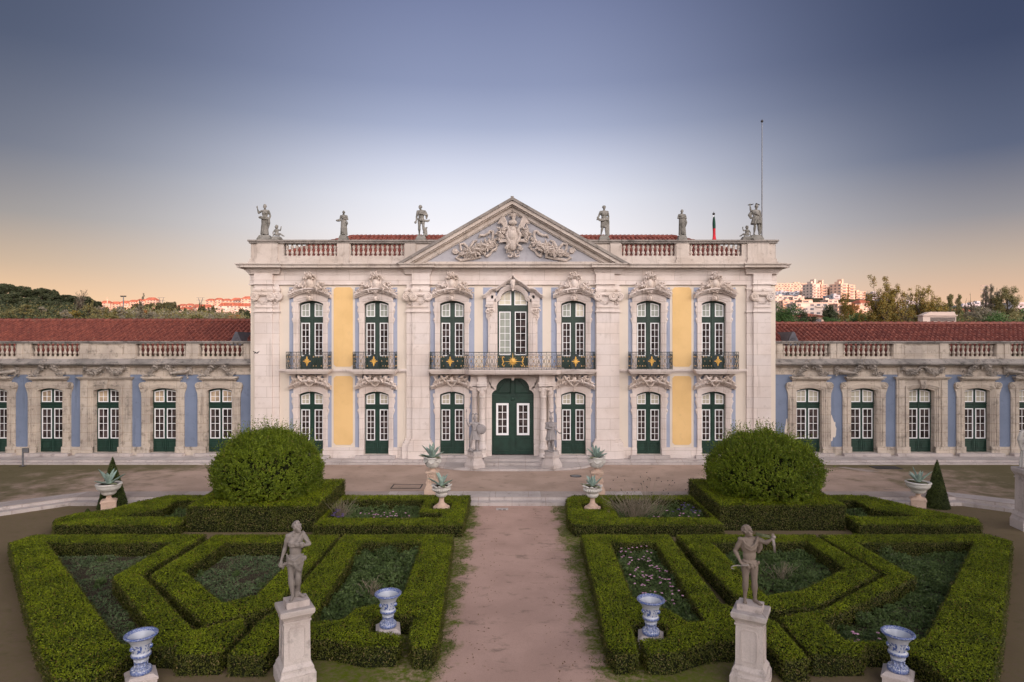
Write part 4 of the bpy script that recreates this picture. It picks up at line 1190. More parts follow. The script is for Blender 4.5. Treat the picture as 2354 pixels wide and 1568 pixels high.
for s in (-1, 1):
    c = MB()
    pts = [(cx+s*(R4(x, y)[0]-cx), R4(x, y)[1]) for x, y in ((1470, 620), (1530, 690), (1620, 740), (1740, 790), (1860, 830), (1980, 850), (2060, 850))]
    leafy(c, pts, lambda t: .10+.26*sin(pi*min(1, t*1.05))**.8, 300, YW-.22)
    T = lambda L: [(cx+s*(R4(x, y)[0]-cx), YW-.32+.06*((i % 2)), R4(x, y)[1]) for i, (x, y) in enumerate(L)]
    for L in ([(1530, 640), (1515, 560), (1520, 500), (1560, 490), (1590, 530), (1650, 560), (1720, 560), (1740, 600)], [(1765, 640), (1820, 660), (1860, 730), (1900, 770), (1940, 720), (1970, 690), (2030, 700), (2020, 780), (2000, 800)],
              [(1450, 700), (1470, 770), (1530, 800), (1570, 860), (1620, 890), (1640, 880)], [(1700, 900), (1800, 915), (1900, 930), (2020, 950), (2090, 910), (2050, 880), (1990, 880)]):
        P = T(L)
        c.tube(P, [.05]+[.085]*(len(P)-2)+[.04], 6)
    q = R4(2110, 805); spiral(c, (cx+s*(q[0]-cx), q[1]), .17, 1.6, .06, YW-.3, s); c.ell((cx+s*(q[0]-cx), YW-.26, q[1]), (.16, .1, .16), 10, 6)
    put('carved_festoon', c, M['arms'], pe)
# roof behind the balustrade
m = MB(); ey, ez, run = 38.45, 12.02, 4.76
rise = run*.43
e0, e1 = PX0+.35, PX1-.35
roof_tiles(m, (e0, ey, ez), (e1, ey, ez), run, rise, trim=lambda x, t: e0+run*t*.87 <= x <= e1-run*t*.87)
ro = put('roof', m, M['tile'], pal)
m = MB()
for k in range(75):
    t = k/75; a = e0+run*.87; b = e1-run*.87; x = a+(b-a)*t
    m.tube([(x, ey+run, ez+rise+.04), (x+(b-a)/75*1.06, ey+run, ez+rise+.075)], [.13, .15], 8)
for s, xe in ((1, e0), (-1, e1)):
    for k in range(18):
        t = k/18; t2 = (k+1.08)/18
        m.tube([(xe+s*run*.87*t2, ey+run*t2, ez+rise*t2+.08), (xe+s*run*.87*t, ey+run*t, ez+rise*t+.10)], [.12, .14], 8)
    m.add([(xe, ey, ez), (xe, 49.5, ez), (xe+s*run*.87, 49.5-.1, ez+rise), (xe+s*run*.87, ey+run, ez+rise)], [(0, 1, 2, 3)])
m.add([(e0+run*.87, ey+run, ez+rise), (e1-run*.87, ey+run, ez+rise), (e1-run*.87, 49.4, ez), (e0+run*.87, 49.4, ez)], [(0, 1, 2, 3)])
put('ridge_tiles', m, M['tile'], ro)
put('gutter_floor', MB().box(PX0+.3, PX1-.3, YW+.5, 49.6, 11.3, 11.45), M['lead'], pal)
# ------------------------------------------------------------------ side wings
YV = 37.8
VW, VH, VR = 1.52, 3.85, .16
DV = door_meshes('wing_door', VW+.08, VH, VR, (.12, .86), (1.24, 3.05), .60, .13, 4, .055, 'gdoor')
def wing_surround_a():
    w, h, hs = VW, VH, VH-VR; m = MB()
    for a, b, yf, yb in ((0, .08, -.05, .32), (.08, .19, -.09, 0), (.19, .26, -.13, 0)): m.ring(opening(w, hs, h, a), opening(w, hs, h, b), yf, yb)
    W = w/2+.26
    m.box(-W, W, -.085, 0, h+.085, h+.46)
    for s in (-1, 1):
        x0, x1 = (W, W+.25) if s > 0 else (-W-.25, -W)
        m.box(x0, x1, -.10, 0, .36, h-.55); m.box(x0+.07, x1-.07, -.13, -.10, .45, h-.6); m.box(min(s*(w/2), s*(W+.30)), max(s*(w/2), s*(W+.30)), -.17, 0, 0, .36)
        q = [(W-.02, h-.56), (W+.25, h-.56), (W+.27, h-.3), (W+.36, h-.05), (W+.40, h+.14), (W+.33, h+.32), (W+.18, h+.36), (W-.02, h+.36)]
        m.prism([(s*x, z) for x, z in q], -.10, 0)
        volute(m, (s*(W+.20), h+.15), .19, -.15, 0, -s)
    for z0, z1, e, yf in ((h+.46, h+.52, 1.05, -.16), (h+.52, h+.58, 1.12, -.26)): m.box(-e, e, yf, 0, z0, z1-.002)
    m.ring([(-1.17, h+.62), (-.9, h+.58), (.9, h+.58), (1.17, h+.62)], [(-1.19, h+.70), (-.95, h+.70), (.95, h+.70), (1.19, h+.70)], -.34, 0)
    m.box(-.78, .78, -.07, 0, h+.70, h+1.06)
    c = MB()
    leafy(c, [(-.95, h+.78), (-.62, h+.85), (-.5, h+1.15), (-.35, h+1.40), (0, h+1.50), (.35, h+1.40), (.5, h+1.15), (.62, h+.85), (.95, h+.78)], lambda t: .20+.04*sin(t*20), 210, -.14)
    leafy(c, [(-.2, h+1.30), (.2, h+1.30)], .14, 18, -.07)
    return m, c
def wing_surround_b():
    w, h, hs = VW, VH, VH-VR; m = MB()
    for a, b, yf, yb in ((0, .09, -.10, .32), (.09, .20, -.15, 0), (.20, .26, -.20, 0)): m.ring(opening(w, hs, h, a), opening(w, hs, h, b), yf, yb)
    W = w/2+.26
    for s in (-1, 1):
        x0, x1 = (W, 1.52) if s > 0 else (-1.52, -W)
        m.box(x0, x1, -.13, 0, .36, h+.52); m.box(min(s*(w/2), s*1.58), max(s*(w/2), s*1.58), -.25, 0, 0, .36)
        m.box(x0+.12, x1-.04, -.17, -.13, .37, h+.5)
    m.box(-W, W, -.095, 0, h+.085, h+.52)
    for z0, z1, e, yf in ((h+.52, h+.58, 1.58, -.2), (h+.58, h+.64, 1.62, -.26), (h+.64, h+.68, 1.66, -.32)): m.box(-e, e, yf, 0, z0, z1-.002)
    m.box(-1.40, 1.40, -.09, 0, h+.68, h+1.45)
    m.prism([(-.2, h+.5), (.2, h+.5), (.15, h+.2), (.1, h-.04), (-.1, h-.04), (-.15, h+.2)], -.27, -.05)
    c = MB()
    for s in (-1, 1):
        leafy(c, [(s*.1, h+1.30), (s*.35, h+1.02), (s*.7, h+.93), (s*1.05, h+1.05), (s*1.22, h+1.36)], lambda t: .14+.08*sin(pi*t), 120, -.14)
        leafy(c, [(s*1.25, h+1.35), (s*1.27, h+.9)], .09, 14, -.08)
    for s in (-1, 1): c.tube([(0, -.12, h+1.38), (s*.1, -.12, h+1.30), (s*.35, -.13, h+1.02), (s*.7, -.13, h+.93), (s*1.05, -.13, h+1.05), (s*1.24, -.12, h+1.34)], .07, 6)
    leafy(c, [(-.15, h+1.4), (.15, h+1.4)], .13, 22, -.08); leafy(c, [(0, h+.4), (0, h)], .10, 14, -.25)
    return m, c
SA, CA = wing_surround_a(); SA = SA.mesh('door_surround', M['wingstone']); CA = CA.mesh('carved_wreath', M['wingcarved'])
SB, CB = wing_surround_b(); SB = SB.mesh('door_surround', M['wingstone']); CB = CB.mesh('carved_swag', M['wingcarved'])
BV = baluster_mesh(.71, 'wing_baluster', M['wingstone'])
def wing(label, x_in, x_out, doors, bays, solids, spouts, vent, name_mats):
    s = -1 if x_out < x_in else 1
    xl, xr = min(x_in, x_out), max(x_in, x_out)
    r = empty('palace_wing', (x_in, YV, 0), label, 'palace wing', 'low palace wings')
    L0 = Vector((x_in, YV, 0)); z0d = .34
    holes = [(x-VW/2-.004, x+VW/2+.004, z0d, z0d+VH+.02) for x, t in doors]
    zb1, zb0 = fz(860, YV), fz(1027, YV)
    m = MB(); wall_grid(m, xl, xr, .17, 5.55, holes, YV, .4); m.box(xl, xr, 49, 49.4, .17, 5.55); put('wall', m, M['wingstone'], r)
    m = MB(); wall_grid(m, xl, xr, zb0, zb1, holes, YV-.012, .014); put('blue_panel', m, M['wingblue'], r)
    prev = xl
    for x, t in sorted(doors):
        e = 1.53 if t == 'b' else 1.29
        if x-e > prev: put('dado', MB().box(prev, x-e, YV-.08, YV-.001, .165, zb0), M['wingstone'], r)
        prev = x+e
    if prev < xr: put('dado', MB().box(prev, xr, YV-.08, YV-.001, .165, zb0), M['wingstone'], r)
    for x, t in doors: put('threshold', MB().box(x-1.62 if t == 'b' else x-1.35, x+1.62 if t == 'b' else x+1.35, YV-.45, YV+.38, .18, z0d-.002), M['step'], r)
    for i, (x, t) in enumerate(doors):
        rel = Vector((x, YV, z0d))-L0
        french_door(DV, r, rel+Vector((0, .26, 0)), name_mats[i % len(name_mats)])
        o = obj('door_surround', SA if t == 'a' else SB, r, rel)
        obj('carved_wreath' if t == 'a' else 'carved_swag', CA if t == 'a' else CB, o)
    # entablature, cornice, ledge
    m = MB()
    for a, b, e in ((5.0, 5.05, .05), (5.28, 5.33, .04), (5.44, 5.50, .10), (5.50, 5.56, .16)): m.box(xl, xr, YV-e, YV, a, b)
    put('frieze', m, M['wingstone'], r)
    m = MB()
    for a, b, e in ((5.56, 5.62, .34), (5.62, 5.70, .42)): m.box(xl, xr, YV-e, YV+.5, a, b-.002)
    m.add([(xl, YV-.40, 5.70), (xr, YV-.40, 5.70), (xr, YV-.06, 5.94), (xl, YV-.06, 5.94)], [(0, 1, 2, 3)])
    put('cornice', m, M['wingledge'], r)
    zr0, zr1 = 6.08, 6.85
    b = MB(); b.box(xl, xr, YV-.06, YV+.36, 5.7, zr0)
    edges = []
    segs = sorted(bays+[(a, c) for a, c in solids]); cur = xl
    for a, c in sorted(bays):
        if a > cur: b.box(cur, a, YV-.05, YV+.34, zr0, zr1)
        cur = c
    if cur < xr: b.box(cur, xr, YV-.05, YV+.34, zr0, zr1)
    for a, c in solids:
        b.box(a-.42, a-.02, YV-.11, YV-.05, 5.95, zr1-.002); b.box(c+.02, c+.42, YV-.11, YV-.05, 5.95, zr1-.002); b.box(a+.12, c-.12, YV-.07, YV-.05, zr0+.08, zr1-.1)
    for a, c in bays:
        for q in (a-.2, c+.2): b.box(q-.16, q+.16, YV-.09, YV-.05, 5.95, zr1-.003)
    bo = put('balustrade', b, M['wingstone'], r)
    m = MB(); m.box(xl, xr, YV-.13, YV+.42, zr1, 6.94); m.box(xl, xr, YV-.18, YV+.46, 6.94, 7.0)
    put('coping', m, M['wingledge'], bo)
    for a, c in bays:
        n = max(3, int(round((c-a)/.287)))
        for k in range(n):
            x = a+(c-a)*(k+.5)/n
            if abs(x) < 33: obj('baluster', BV, bo, Vector((x, YV+.15, zr0))-L0).scale = (1, 1, (zr1-zr0)/.71)
    # cannon spouts between the doors
    for x, dr in spouts:
        m = MB(); z = 5.12
        m.tube([(x-dr*.1, YV-.10, z+.12), (x+dr*.1, YV-.28, z+.06), (x+dr*.72, YV-.42, z-.02), (x+dr*.80, YV-.44, z-.02)], [.10, .11, .065, .085], 10)
        leafy(m, [(x-dr*.2, z+.4), (x-dr*.12, z-.25)], .17, 26, YV-.05); m.box(x-.16-dr*.12, x+.16-dr*.12, YV-.12, YV, z-.12, z+.36)
        put('cannon_spout', m, M['wingcarved'], r, False)
    # roof
    ey, ez, run = 38.45, 6.06, 5.5 if s < 0 else 5.08
    rise = run*(.415 if s < 0 else .405)
    m = MB(); roof_tiles(m, (xl, ey, ez), (xr, ey, ez), run, rise)
    m.add([(xl, ey+run, ez+rise), (xr, ey+run, ez+rise), (xr, 49.4, ez+.4), (xl, 49.4, ez+.4)], [(0, 1, 2, 3)])
    ro = put('roof', m, M['tile'], r)
    m = MB(); n = int((xr-xl)/.46)
    for k in range(n):
        x = xl+(xr-xl)*k/n
        m.tube([(x, ey+run, ez+rise+.05+random.uniform(-.01, .01)), (x+.49, ey+run, ez+rise+.085)], [.14, .16], 8)
    put('ridge_tiles', m, M['tile'], ro)
    put('gutter_floor', MB().box(xl, xr, YV+.42, ey+.5, 5.7, 5.95), M['lead'], r)
    # small lead dormer by the pavilion
    dx = fx(541, 39.6) if s < 0 else fx(1795+30, 39.6)
    m = MB(); t = .25; yd = ey+1.25; zd = ez+.46
    q = [(dx-.52, zd), (dx+.52, zd), (dx+.07, zd+1.06), (dx-.07, zd+1.06)]
    m.prism(q, yd, yd+2.2)
    for k in range(5): m.box(dx-.30+.05*k, dx+.30-.05*k, yd-.03, yd, zd+.18+.12*k, zd+.24+.12*k)
    put('roof_dormer', m, M['lead'], r)
    return r
W = lambda px: fx(px, YV)
def W2(a): return [(W(p), W(q)) for p, q in a]
A4 = ('amber', 'glass', 'amber', 'glass'); S4 = ('shutter', 'glass', 'shutter', 'glass'); A1 = ('amber', 'glass', 'glass', 'glass')
wing('long low palace wing with blue walls and tiled roof on the left side', PX0, -37.2,
     [(W(-12), 'a'), (W(115.5), 'a'), (W(246), 'b'), (W(375.8), 'a'), (W(504.5), 'a'), (W(-142), 'b')],
     W2([(-150, -75), (-60, 40), (73, 185), (314, 428), (459, 560)]), W2([(207, 287)]), [(W(36), -1), (W(432), -1)], False, [A1, A1, A1, A1, A4, A1])
rw = wing('long low palace wing with blue walls and peeling plaster on the right side', PX1, 37.4,
     [(W(1858.8), 'a'), (W(1984), 'a'), (W(2116), 'b'), (W(2245), 'a'), (W(2370), 'a'), (W(2500), 'b')],
     W2([(1798, 1905.5), (1935.7, 2050), (2179, 2287), (2320, 2430)]), W2([(2073, 2157)]), [(W(1926), 1), (W(2315), 1)], True, [S4])
# peeled plaster patches on the right wing
for px, py, sx, sy in ((1912, 985, .20, .75), (1807, 985, .10, .5)):
    n = 26; P = []
    for k in range(n):
        a = 2*pi*k/n; q = 1+.22*sin(3*a+px)+.16*random.uniform(-1, 1)
        P.append((W(px)+sx*q*cos(a), fz(py, YV)+sy*q*sin(a)))
    put('bare_plaster', MB().prism(P, YV-.016, YV-.011), M['beige'], rw)
# louvred lantern on the rear roof of the right wing
Yl = 48.0; a, b = fx(2136, Yl), fx(2197, Yl)
m = MB(); zb, zt = 7.6, fz(726, Yl)
m.box(a-.5, b, Yl, Yl+.6, zb, zt); m.box(a-.58, b+.08, Yl-.08, Yl+.68, zt, zt+.05)
m.prism([(a-.5, zt+.05), (b, zt+.05), (b-.12, fz(718, Yl+.8)), (a+.05, fz(718, Yl+.8))], Yl+.0, Yl+.6)
lt = put('roof_lantern', m, M['citywall'], rw)
m = MB(); n = 38
for k in range(n):
    x = a+.06+(b-a-.1)*k/n; m.box(x, x+.024, Yl-.012, Yl-.002, zt-.42, zt-.12)
put('louvre_slots', m, M['dark'], lt)
# ------------------------------------------------------------------ sculpture (facing -y, x to the right of the picture)
def hand(mb, w, d, k=1.0, grip=.6, side=1):
    """palm and five fingers from wrist w along direction d"""
    d = Vector(d).normalized(); w = Vector(w)
    u = d.cross(Vector((0, 1, .2))); u = u.normalized() if u.length > 1e-3 else Vector((1, 0, 0)); n = u.cross(d)
    c = w+d*.05*k
    mb.cap(w, w+d*.03*k, .026*k, .030*k, 8); mb.ell(c, (.036*k, .024*k, .05*k), 8, 6, d.to_track_quat('Z', 'Y'))
    for i, L in enumerate((.062, .072, .066, .05)):
        b = c+d*.036*k+u*(i-1.5)*.019*k
        m_ = b+d*L*.5*k+n*.012*grip*k; e = m_+d*L*.42*k*(1-.6*grip)+n*.032*grip*k
        mb.cap(b, m_, .0115*k, .0105*k, 6); mb.cap(m_, e, .0105*k, .009*k, 6)
    b = c-d*.02*k+u*side*.034*k; e = b+d*.035*k+u*side*.022*k+n*.012*k
    mb.cap(b, e, .013*k, .012*k, 6); mb.cap(e, e+d*.028*k-u*side*.004*k+n*.012*k, .012*k, .010*k, 6)
def foot(mb, an, to, k=1.0):
    an, to = Vector(an), Vector(to); d = (to-an); d.z = 0; d.normalize(); u = d.cross(Vector((0, 0, 1)))
    heel = Vector((an.x, an.y, to.z+.012))-d*.035*k
    mb.cap(an, heel+Vector((0, 0, .012)), .036*k, .034*k, 8); mb.cap(an-Vector((0, 0, .02)), to-d*.05*k+Vector((0, 0, .008)), .036*k, .030*k, 8); mb.cap(heel, to-d*.05*k, .032*k, .034*k, 8)
    for i in range(5): mb.cap(to-d*.06*k+u*(i-2)*.017*k, to+d*(.018-.008*abs(i-1))*k+u*(i-2)*.018*k, .014*k, .011*k, 6)
def head(mb, c, yaw=0.0, pitch=0.0, roll=0.0, female=True, hair='bun', k=1.0, beard=False):
    k = k*1.09
    R = Matrix.Rotation(yaw, 3, 'Z') @ Matrix.Rotation(pitch, 3, 'X') @ Matrix.Rotation(roll, 3, 'Y'); c = Vector(c)
    T = lambda x, y, z: c+R @ (Vector((x, y, z))*k)
    E = lambda p, r, n=10, m=8: mb.ell(T(*p), tuple(q*k for q in r), n, m, R)
    E((0, .012, .025), (.078, .094, .088), 14, 10); E((0, -.022, -.035), (.058, .064, .075), 12, 8); E((0, -.062, -.092), (.026, .024, .022)); E((0, -.072, .042), (.055, .022, .022))
    E((0, -.092, -.004), (.012, .02, .028)); E((0, -.104, -.022), (.016, .014, .011))
    for s in (-1, 1):
        E((s*.031, -.072, .012), (.016, .012, .010)); E((s*.032, -.078, .034), (.024, .012, .007)); E((s*.078, .012, -.006), (.012, .02, .032)); E((s*.040, -.058, -.03), (.022, .022, .026))
    E((0, -.080, -.052), (.022, .012, .006)); E((0, -.078, -.064), (.018, .012, .007))
    if beard:
        for i in range(14): E((random.uniform(-.05, .05), -.06+random.uniform(-.015, .01), -.085-random.random()*.06), (.018, .018, .026), 6, 4)
    n = {'bun': 46, 'short': 40, 'curly': 60, 'none': 0}[hair]
    for i in range(n):
        a = random.uniform(0, 2*pi); t = random.uniform(.05, 1.75 if hair != 'short' else 1.6)
        p = (.082*sin(t)*cos(a), .014+.097*sin(t)*sin(a), .028+.092*cos(t))
        if p[1] < -.045 and p[2] < .072: continue
        E(p, (.02, .02, .018), 6, 4)
    if hair == 'bun':
        E((0, .105, .03), (.042, .045, .042)); E((0, -.01, .118), (.045, .05, .026)); mb.cap(T(-.05, .06, -.06), T(-.085, .05, -.16), .018*k, .012*k, 6)
def limb(mb, a, b, r0, r1, bulge=0.0, at=.35):
    a, b = Vector(a), Vector(b)
    P, R = [], []
    for i in range(7):
        t = i/6; P.append(a.lerp(b, t)); R.append(r0+(r1-r0)*t+bulge*math.exp(-((t-at)/.25)**2))
    mb.tube(P, R, 12); mb.ell(a, R[0], 12, 8); mb.ell(b, R[-1], 12, 8)
def fold_skirt(mb, c0, r0, z0, c1, r1, z1, folds=11, amp=.03, n=66, split=None):
    rings = 7; v = []; ph = random.random()*6
    for i in range(rings):
        t = i/(rings-1)
        for k in range(n):
            a = 2*pi*k/n; w = amp*t*(sin(folds*a+ph+t*.8)+.5*sin((folds*2+1)*a+2*ph))
            rx_, ry_ = r0[0]+(r1[0]-r0[0])*t+w, r0[1]+(r1[1]-r0[1])*t+w
            zz = z0+(z1-z0)*t+(.02*sin(3*a+ph) if t > .9 else 0)
            v.append((c0[0]+(c1[0]-c0[0])*t+rx_*cos(a), c0[1]+(c1[1]-c0[1])*t+ry_*sin(a), zz))
    f = [(i*n+(k+1) % n, i*n+k, (i+1)*n+k, (i+1)*n+(k+1) % n) for i in range(rings-1) for k in range(n)]
    f += [tuple(range(n)), tuple((rings-1)*n+k for k in range(n-1, -1, -1))]
    mb.add(v, f)
def swag(mb, pts, r, strands=3, spread=.03):
    for s in range(strands):
        P = []
        for i, p in enumerate(pts):
            o = (s-(strands-1)/2)*spread
            P.append((p[0], p[1]-.006*abs(s-1), p[2]+o*(1-.3*sin(i))))
        mb.tube(P, [r*.7]+[r]*(len(P)-2)+[r*.6], 7)
def figure(J, female=False, k=1.0):
    """body as overlapping tapered masses; J holds the joints"""
    mb = MB(); V = lambda n: Vector(J[n])
    sl_, sr = V('shl'), V('shr'); hl_, hr_ = V('hil'), V('hir'); ch = (sl_+sr)/2; pe_ = (hl_+hr_)/2
    f = .92 if female else 1.0
    mid = lambda t: pe_.lerp(ch, t)
    mb.ell(mid(.70)+Vector((0, 0, 0)), (.180*f, .122*f, .19), 16, 12); mb.ell(mid(.95), (.15*f, .085, .075), 14, 8)
    mb.ell(mid(.36), (.150*f if not female else .132, .108, .17), 16, 10); mb.ell(mid(.02), (.182 if female else .168, .128, .13), 16, 10)
    for s, a in ((-1, sl_), (1, sr)):
        mb.ell(a, (.066*f, .064*f, .066*f), 12, 8); mb.cap(ch+Vector((s*.05, .01, .035)), a, .055, .056*f, 10)
        if female: mb.ell(mid(.70)+Vector((s*.072, -.092, .02)), (.058, .052, .055), 12, 8)
        else: mb.ell(mid(.76)+Vector((s*.075, -.075, .02)), (.078, .046, .055), 12, 8)
        mb.ell(mid(-.02)+Vector((s*.07, .07, -.02)), (.085, .08, .10), 10, 8)
    if not female:
        for i in range(3): mb.ell(mid(.25+.15*i)+Vector((-.03, -.088, 0)), (.032, .018, .034), 8, 6); mb.ell(mid(.25+.15*i)+Vector((.03, -.088, 0)), (.032, .018, .034), 8, 6)
    hd = V('head'); mb.cap(ch+Vector((0, .015, .04)), hd+Vector((0, .02, -.07)), .055 if not female else .048, .05 if not female else .044, 12)
    for s in 'lr':
        a, e, h_ = V('sh'+s), V('el'+s), V('ha'+s)
        limb(mb, a, e, .057*f, .046*f, .012, .4); limb(mb, e, h_, .048*f, .030*f, .009, .25)
        a, kn, an = V('hi'+s), V('kn'+s), V('an'+s)
        limb(mb, a, kn, .100, .064, .008, .3); limb(mb, kn, an, .062, .039, .018, .3); mb.ell(kn+Vector((0, -.018, 0)), (.045, .04, .05), 10, 6)
        foot(mb, an, V('to'+s))
        dd = J.get('hd'+s, tuple(h_-e)); hand(mb, h_, dd, 1.0, J.get('grip', .6), 1 if s == 'l' else -1)
    return mb
def J0(**kw):
    J = dict(head=(0, -.02, 1.66), shl=(-.185, 0, 1.43), shr=(.185, 0, 1.43), ell=(-.26, .03, 1.14), elr=(.26, .03, 1.14), hal=(-.27, -.06, .90), har=(.27, -.06, .90),
             hil=(-.09, 0, .92), hir=(.09, 0, .92), knl=(-.10, -.03, .50), knr=(.10, -.03, .50), anl=(-.10, .0, .09), anr=(.10, 0, .09), tol=(-.13, -.17, .025), tor=(.13, -.17, .025))
    J.update(kw); return J
def helmet(mb, c, yaw=0, k=1.0):
    c = Vector(c); mb.ell(c+Vector((0, .01, .05)), (.095, .112, .098), 14, 8); mb.ell(c+Vector((0, -.02, .045)), (.104, .118, .022), 14, 6)
    mb.tube([tuple(c+Vector((0, y, z))) for y, z in ((-.06, .15), (-.02, .20), (.04, .21), (.10, .17), (.14, .08))], [.02, .035, .04, .035, .02], 8)
def stump(mb, x, y, r, h):
    mb.tube([(x, y, .0), (x+.01, y, h*.4), (x-.01, y+.01, h)], [r*1.2, r, r*.9], 10)
    for i in range(4): mb.ell((x+random.uniform(-r, r), y-r*.6, h*random.random()), (.04, .04, .05), 6, 4)
def cherub(mb, o, s=1):
    o = Vector(o); q = lambda x, y, z: o+Vector((x*s, y, z))
    mb.ell(q(0, 0, .30), (.12, .10, .17), 12, 8); mb.ell(q(0, 0, .16), (.13, .12, .10), 12, 8); mb.ell(q(0, -.02, .56), (.10, .10, .11), 12, 8); mb.ell(q(0, -.115, .55), (.02, .02, .025), 6, 4)
    for i in range(22): a, b = random.uniform(0, 6.28), random.uniform(0, 1.4); mb.ell(q(.10*sin(b)*cos(a), .1*sin(b)*sin(a), .57+.11*cos(b)), .028, 6, 4)
    mb.cap(q(-.1, 0, .40), q(-.20, -.04, .24), .042, .036); mb.cap(q(-.20, -.04, .24), q(-.16, -.12, .12), .036, .028); hand(mb, q(-.16, -.12, .12), (0, -.3, -1), .8)
    mb.cap(q(.1, 0, .40), q(.22, -.02, .36), .042, .036); mb.cap(q(.22, -.02, .36), q(.28, -.06, .50), .036, .028); hand(mb, q(.28, -.06, .50), (.2, 0, 1), .8)
    mb.cap(q(.06, -.04, .12), q(.24, -.12, .15), .07, .055); mb.cap(q(.24, -.12, .15), q(.40, -.06, .05), .05, .034); foot(mb, q(.40, -.06, .06), q(.5, -.1, .02), .8)
    mb.cap(q(-.06, -.06, .12), q(.02, -.22, .10), .07, .055); mb.cap(q(.02, -.22, .10), q(.2, -.24, .05), .05, .034); foot(mb, q(.2, -.24, .06), q(.3, -.28, .02), .8)
def statue(name, mb, voxel, m, loc, rz, label, cat, group=None, extra=(), sc_=1.0, it=1):
    me = remesh(mb, voxel, it, name, [m])
    r = empty(name, loc, label, cat, group, rz)
    r.scale = (sc_*1.12, sc_*1.1, sc_) if name == 'roof_statue' else (sc_, sc_, sc_)
    obj('figure', me, r)
    for nm, e, mm in extra: loc_part(nm, e, mm, r, nm != 'base_block')
    return r

# --- the two garden pedestals and their figures
def garden_pedestal(cx, cy, ang, label, k=1.0, H_=1.65, z0=ZG, m='ped'):
    r = empty('statue_pedestal', (cx, cy, z0), label, 'pedestal', 'tall stone statue pedestals', ang)
    m_ = MB()
    for z0_, z1_, hw, tp in ((0, .24, .375, 1), (.24, .31, .365, .93), (.31, .37, .335, 1), (.37, .46, .325, .86), (1.36, 1.40, .29, 1), (1.40, 1.45, .265, 1.06), (1.45, 1.53, .285, 1.18), (1.53, 1.56, .345, 1)):
        m_.rbox((0, 0), hw*k, hw*k, z0_*H_/1.65, (z1_-.002)*H_/1.65, 0, tp)
    m_.rbox((0, 0), .275*k, .275*k, .46*H_/1.65, 1.36*H_/1.65, 0, .97)
    loc_part('shaft', m_, M[m], r)
    loc_part('cap_slab', MB().rbox((0, 0), .355*k, .355*k, 1.56*H_/1.65, 1.63*H_/1.65, 0, 1).rbox((0, 0), .355*k, .355*k, 1.63*H_/1.65, H_, 0, .97), M['step'], r)
    for i in range(4):
        p = MB(); a = i*pi/2; y = -.2755*k; zb, zt = .56*H_/1.65, 1.28*H_/1.65; w_ = .17*k
        q = [(-w_+.04, zb), (w_-.04, zb), (w_, zb+.06), (w_, zt-.06), (w_-.04, zt), (-w_+.04, zt), (-w_, zt-.06), (-w_, zb+.06)]
        inn = [(x*.90, (z-(zb+zt)/2)*.96+(zb+zt)/2) for x, z in q]
        p.ring(inn+[inn[0]], q+[q[0]], y-.012, y+.02)
        p.v = [(x*cos(a)-yy*sin(a), x*sin(a)+yy*cos(a), z) for x, yy, z in p.v]
        loc_part('panel_moulding', p, M[m], r)
    return r
AL, AR = radians(30), radians(-29)
PLx, PLy = -4.68, 13.62
PRx, PRy = 5.10, 13.50
garden_pedestal(PLx, PLy, AL, 'square stone pedestal with panelled sides under the draped woman statue', 1.0, 1.60)
garden_pedestal(PRx, PRy, AR, 'square stone pedestal with panelled sides under the statue of a man with a sickle', 1.0, 1.56)
# woman with flowers
J = J0(head=(.045, -.035, 1.625), shl=(-.165, .0, 1.42), shr=(.16, .01, 1.46), ell=(-.235, .05, 1.15), hal=(-.30, -.03, .90), elr=(.31, -.05, 1.25), har=(.165, -.17, 1.24), hdr=(-.8, -.2, .15),
       hil=(-.085, 0, .90), hir=(.085, .0, .93), knl=(-.085, -.05, .50), anl=(-.06, -.02, .09), tol=(-.07, -.19, .03), knr=(.075, -.07, .50), anr=(.03, .10, .12), tor=(.20, .0, .05))
w_ = figure(J, True)
head(w_, J['head'], radians(50), radians(-12), 0, True, 'bun')
swag(w_, [(-.14, -.09, 1.29), (-.06, -.145, 1.26), (.04, -.15, 1.27), (.12, -.11, 1.33), (.15, -.04, 1.42), (.16, .04, 1.47)], .024, 4, .03)
swag(w_, [(.06, -.13, 1.33), (.12, -.09, 1.40), (.165, -.02, 1.49)], .026, 3, .04)
fold_skirt(w_, (0, 0), (.172, .135), .98, (-.01, -.01), (.188, .15), .76, 9, .010)
swag(w_, [(-.19, -.02, .97), (-.12, -.13, .91), (0, -.155, .86), (.1, -.13, .90), (.19, -.03, .95)], .024, 4, .045)
w_.tube([(.0, -.15, .86), (.06, -.15, .76), (.12, -.12, .68), (.15, -.05, .62)], [.05, .05, .04, .015], 8)
w_.ell((.21, 0, .92), (.04, .06, .06), 8, 6)
for i in range(16): w_.ell((.17+random.uniform(-.06, .05), -.19+random.uniform(-.03, .03), 1.27+random.uniform(-.05, .05)), .026, 6, 4)
for i in range(14): w_.ell((-.29+random.uniform(-.035, .045), -.05+random.uniform(-.03, .03), .80+random.uniform(-.09, .05)), .024, 6, 4)
for i in range(5): w_.cap((-.22+.02*i, -.08, .85), (-.26+.01*i, -.07, .80), .018, .02, 6)
w_.cap((.0, .13, .0), (.02, .10, .5), .08, .07, 10)
def block(mb, hx, hy, h): return mb
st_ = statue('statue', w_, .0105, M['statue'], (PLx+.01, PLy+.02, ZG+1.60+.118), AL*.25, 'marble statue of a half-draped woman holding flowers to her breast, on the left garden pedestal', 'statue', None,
             [('base_block', MB().rbox((.02, 0), .25, .20, -.124, .012, AL*.75), M['ped'])], .955)
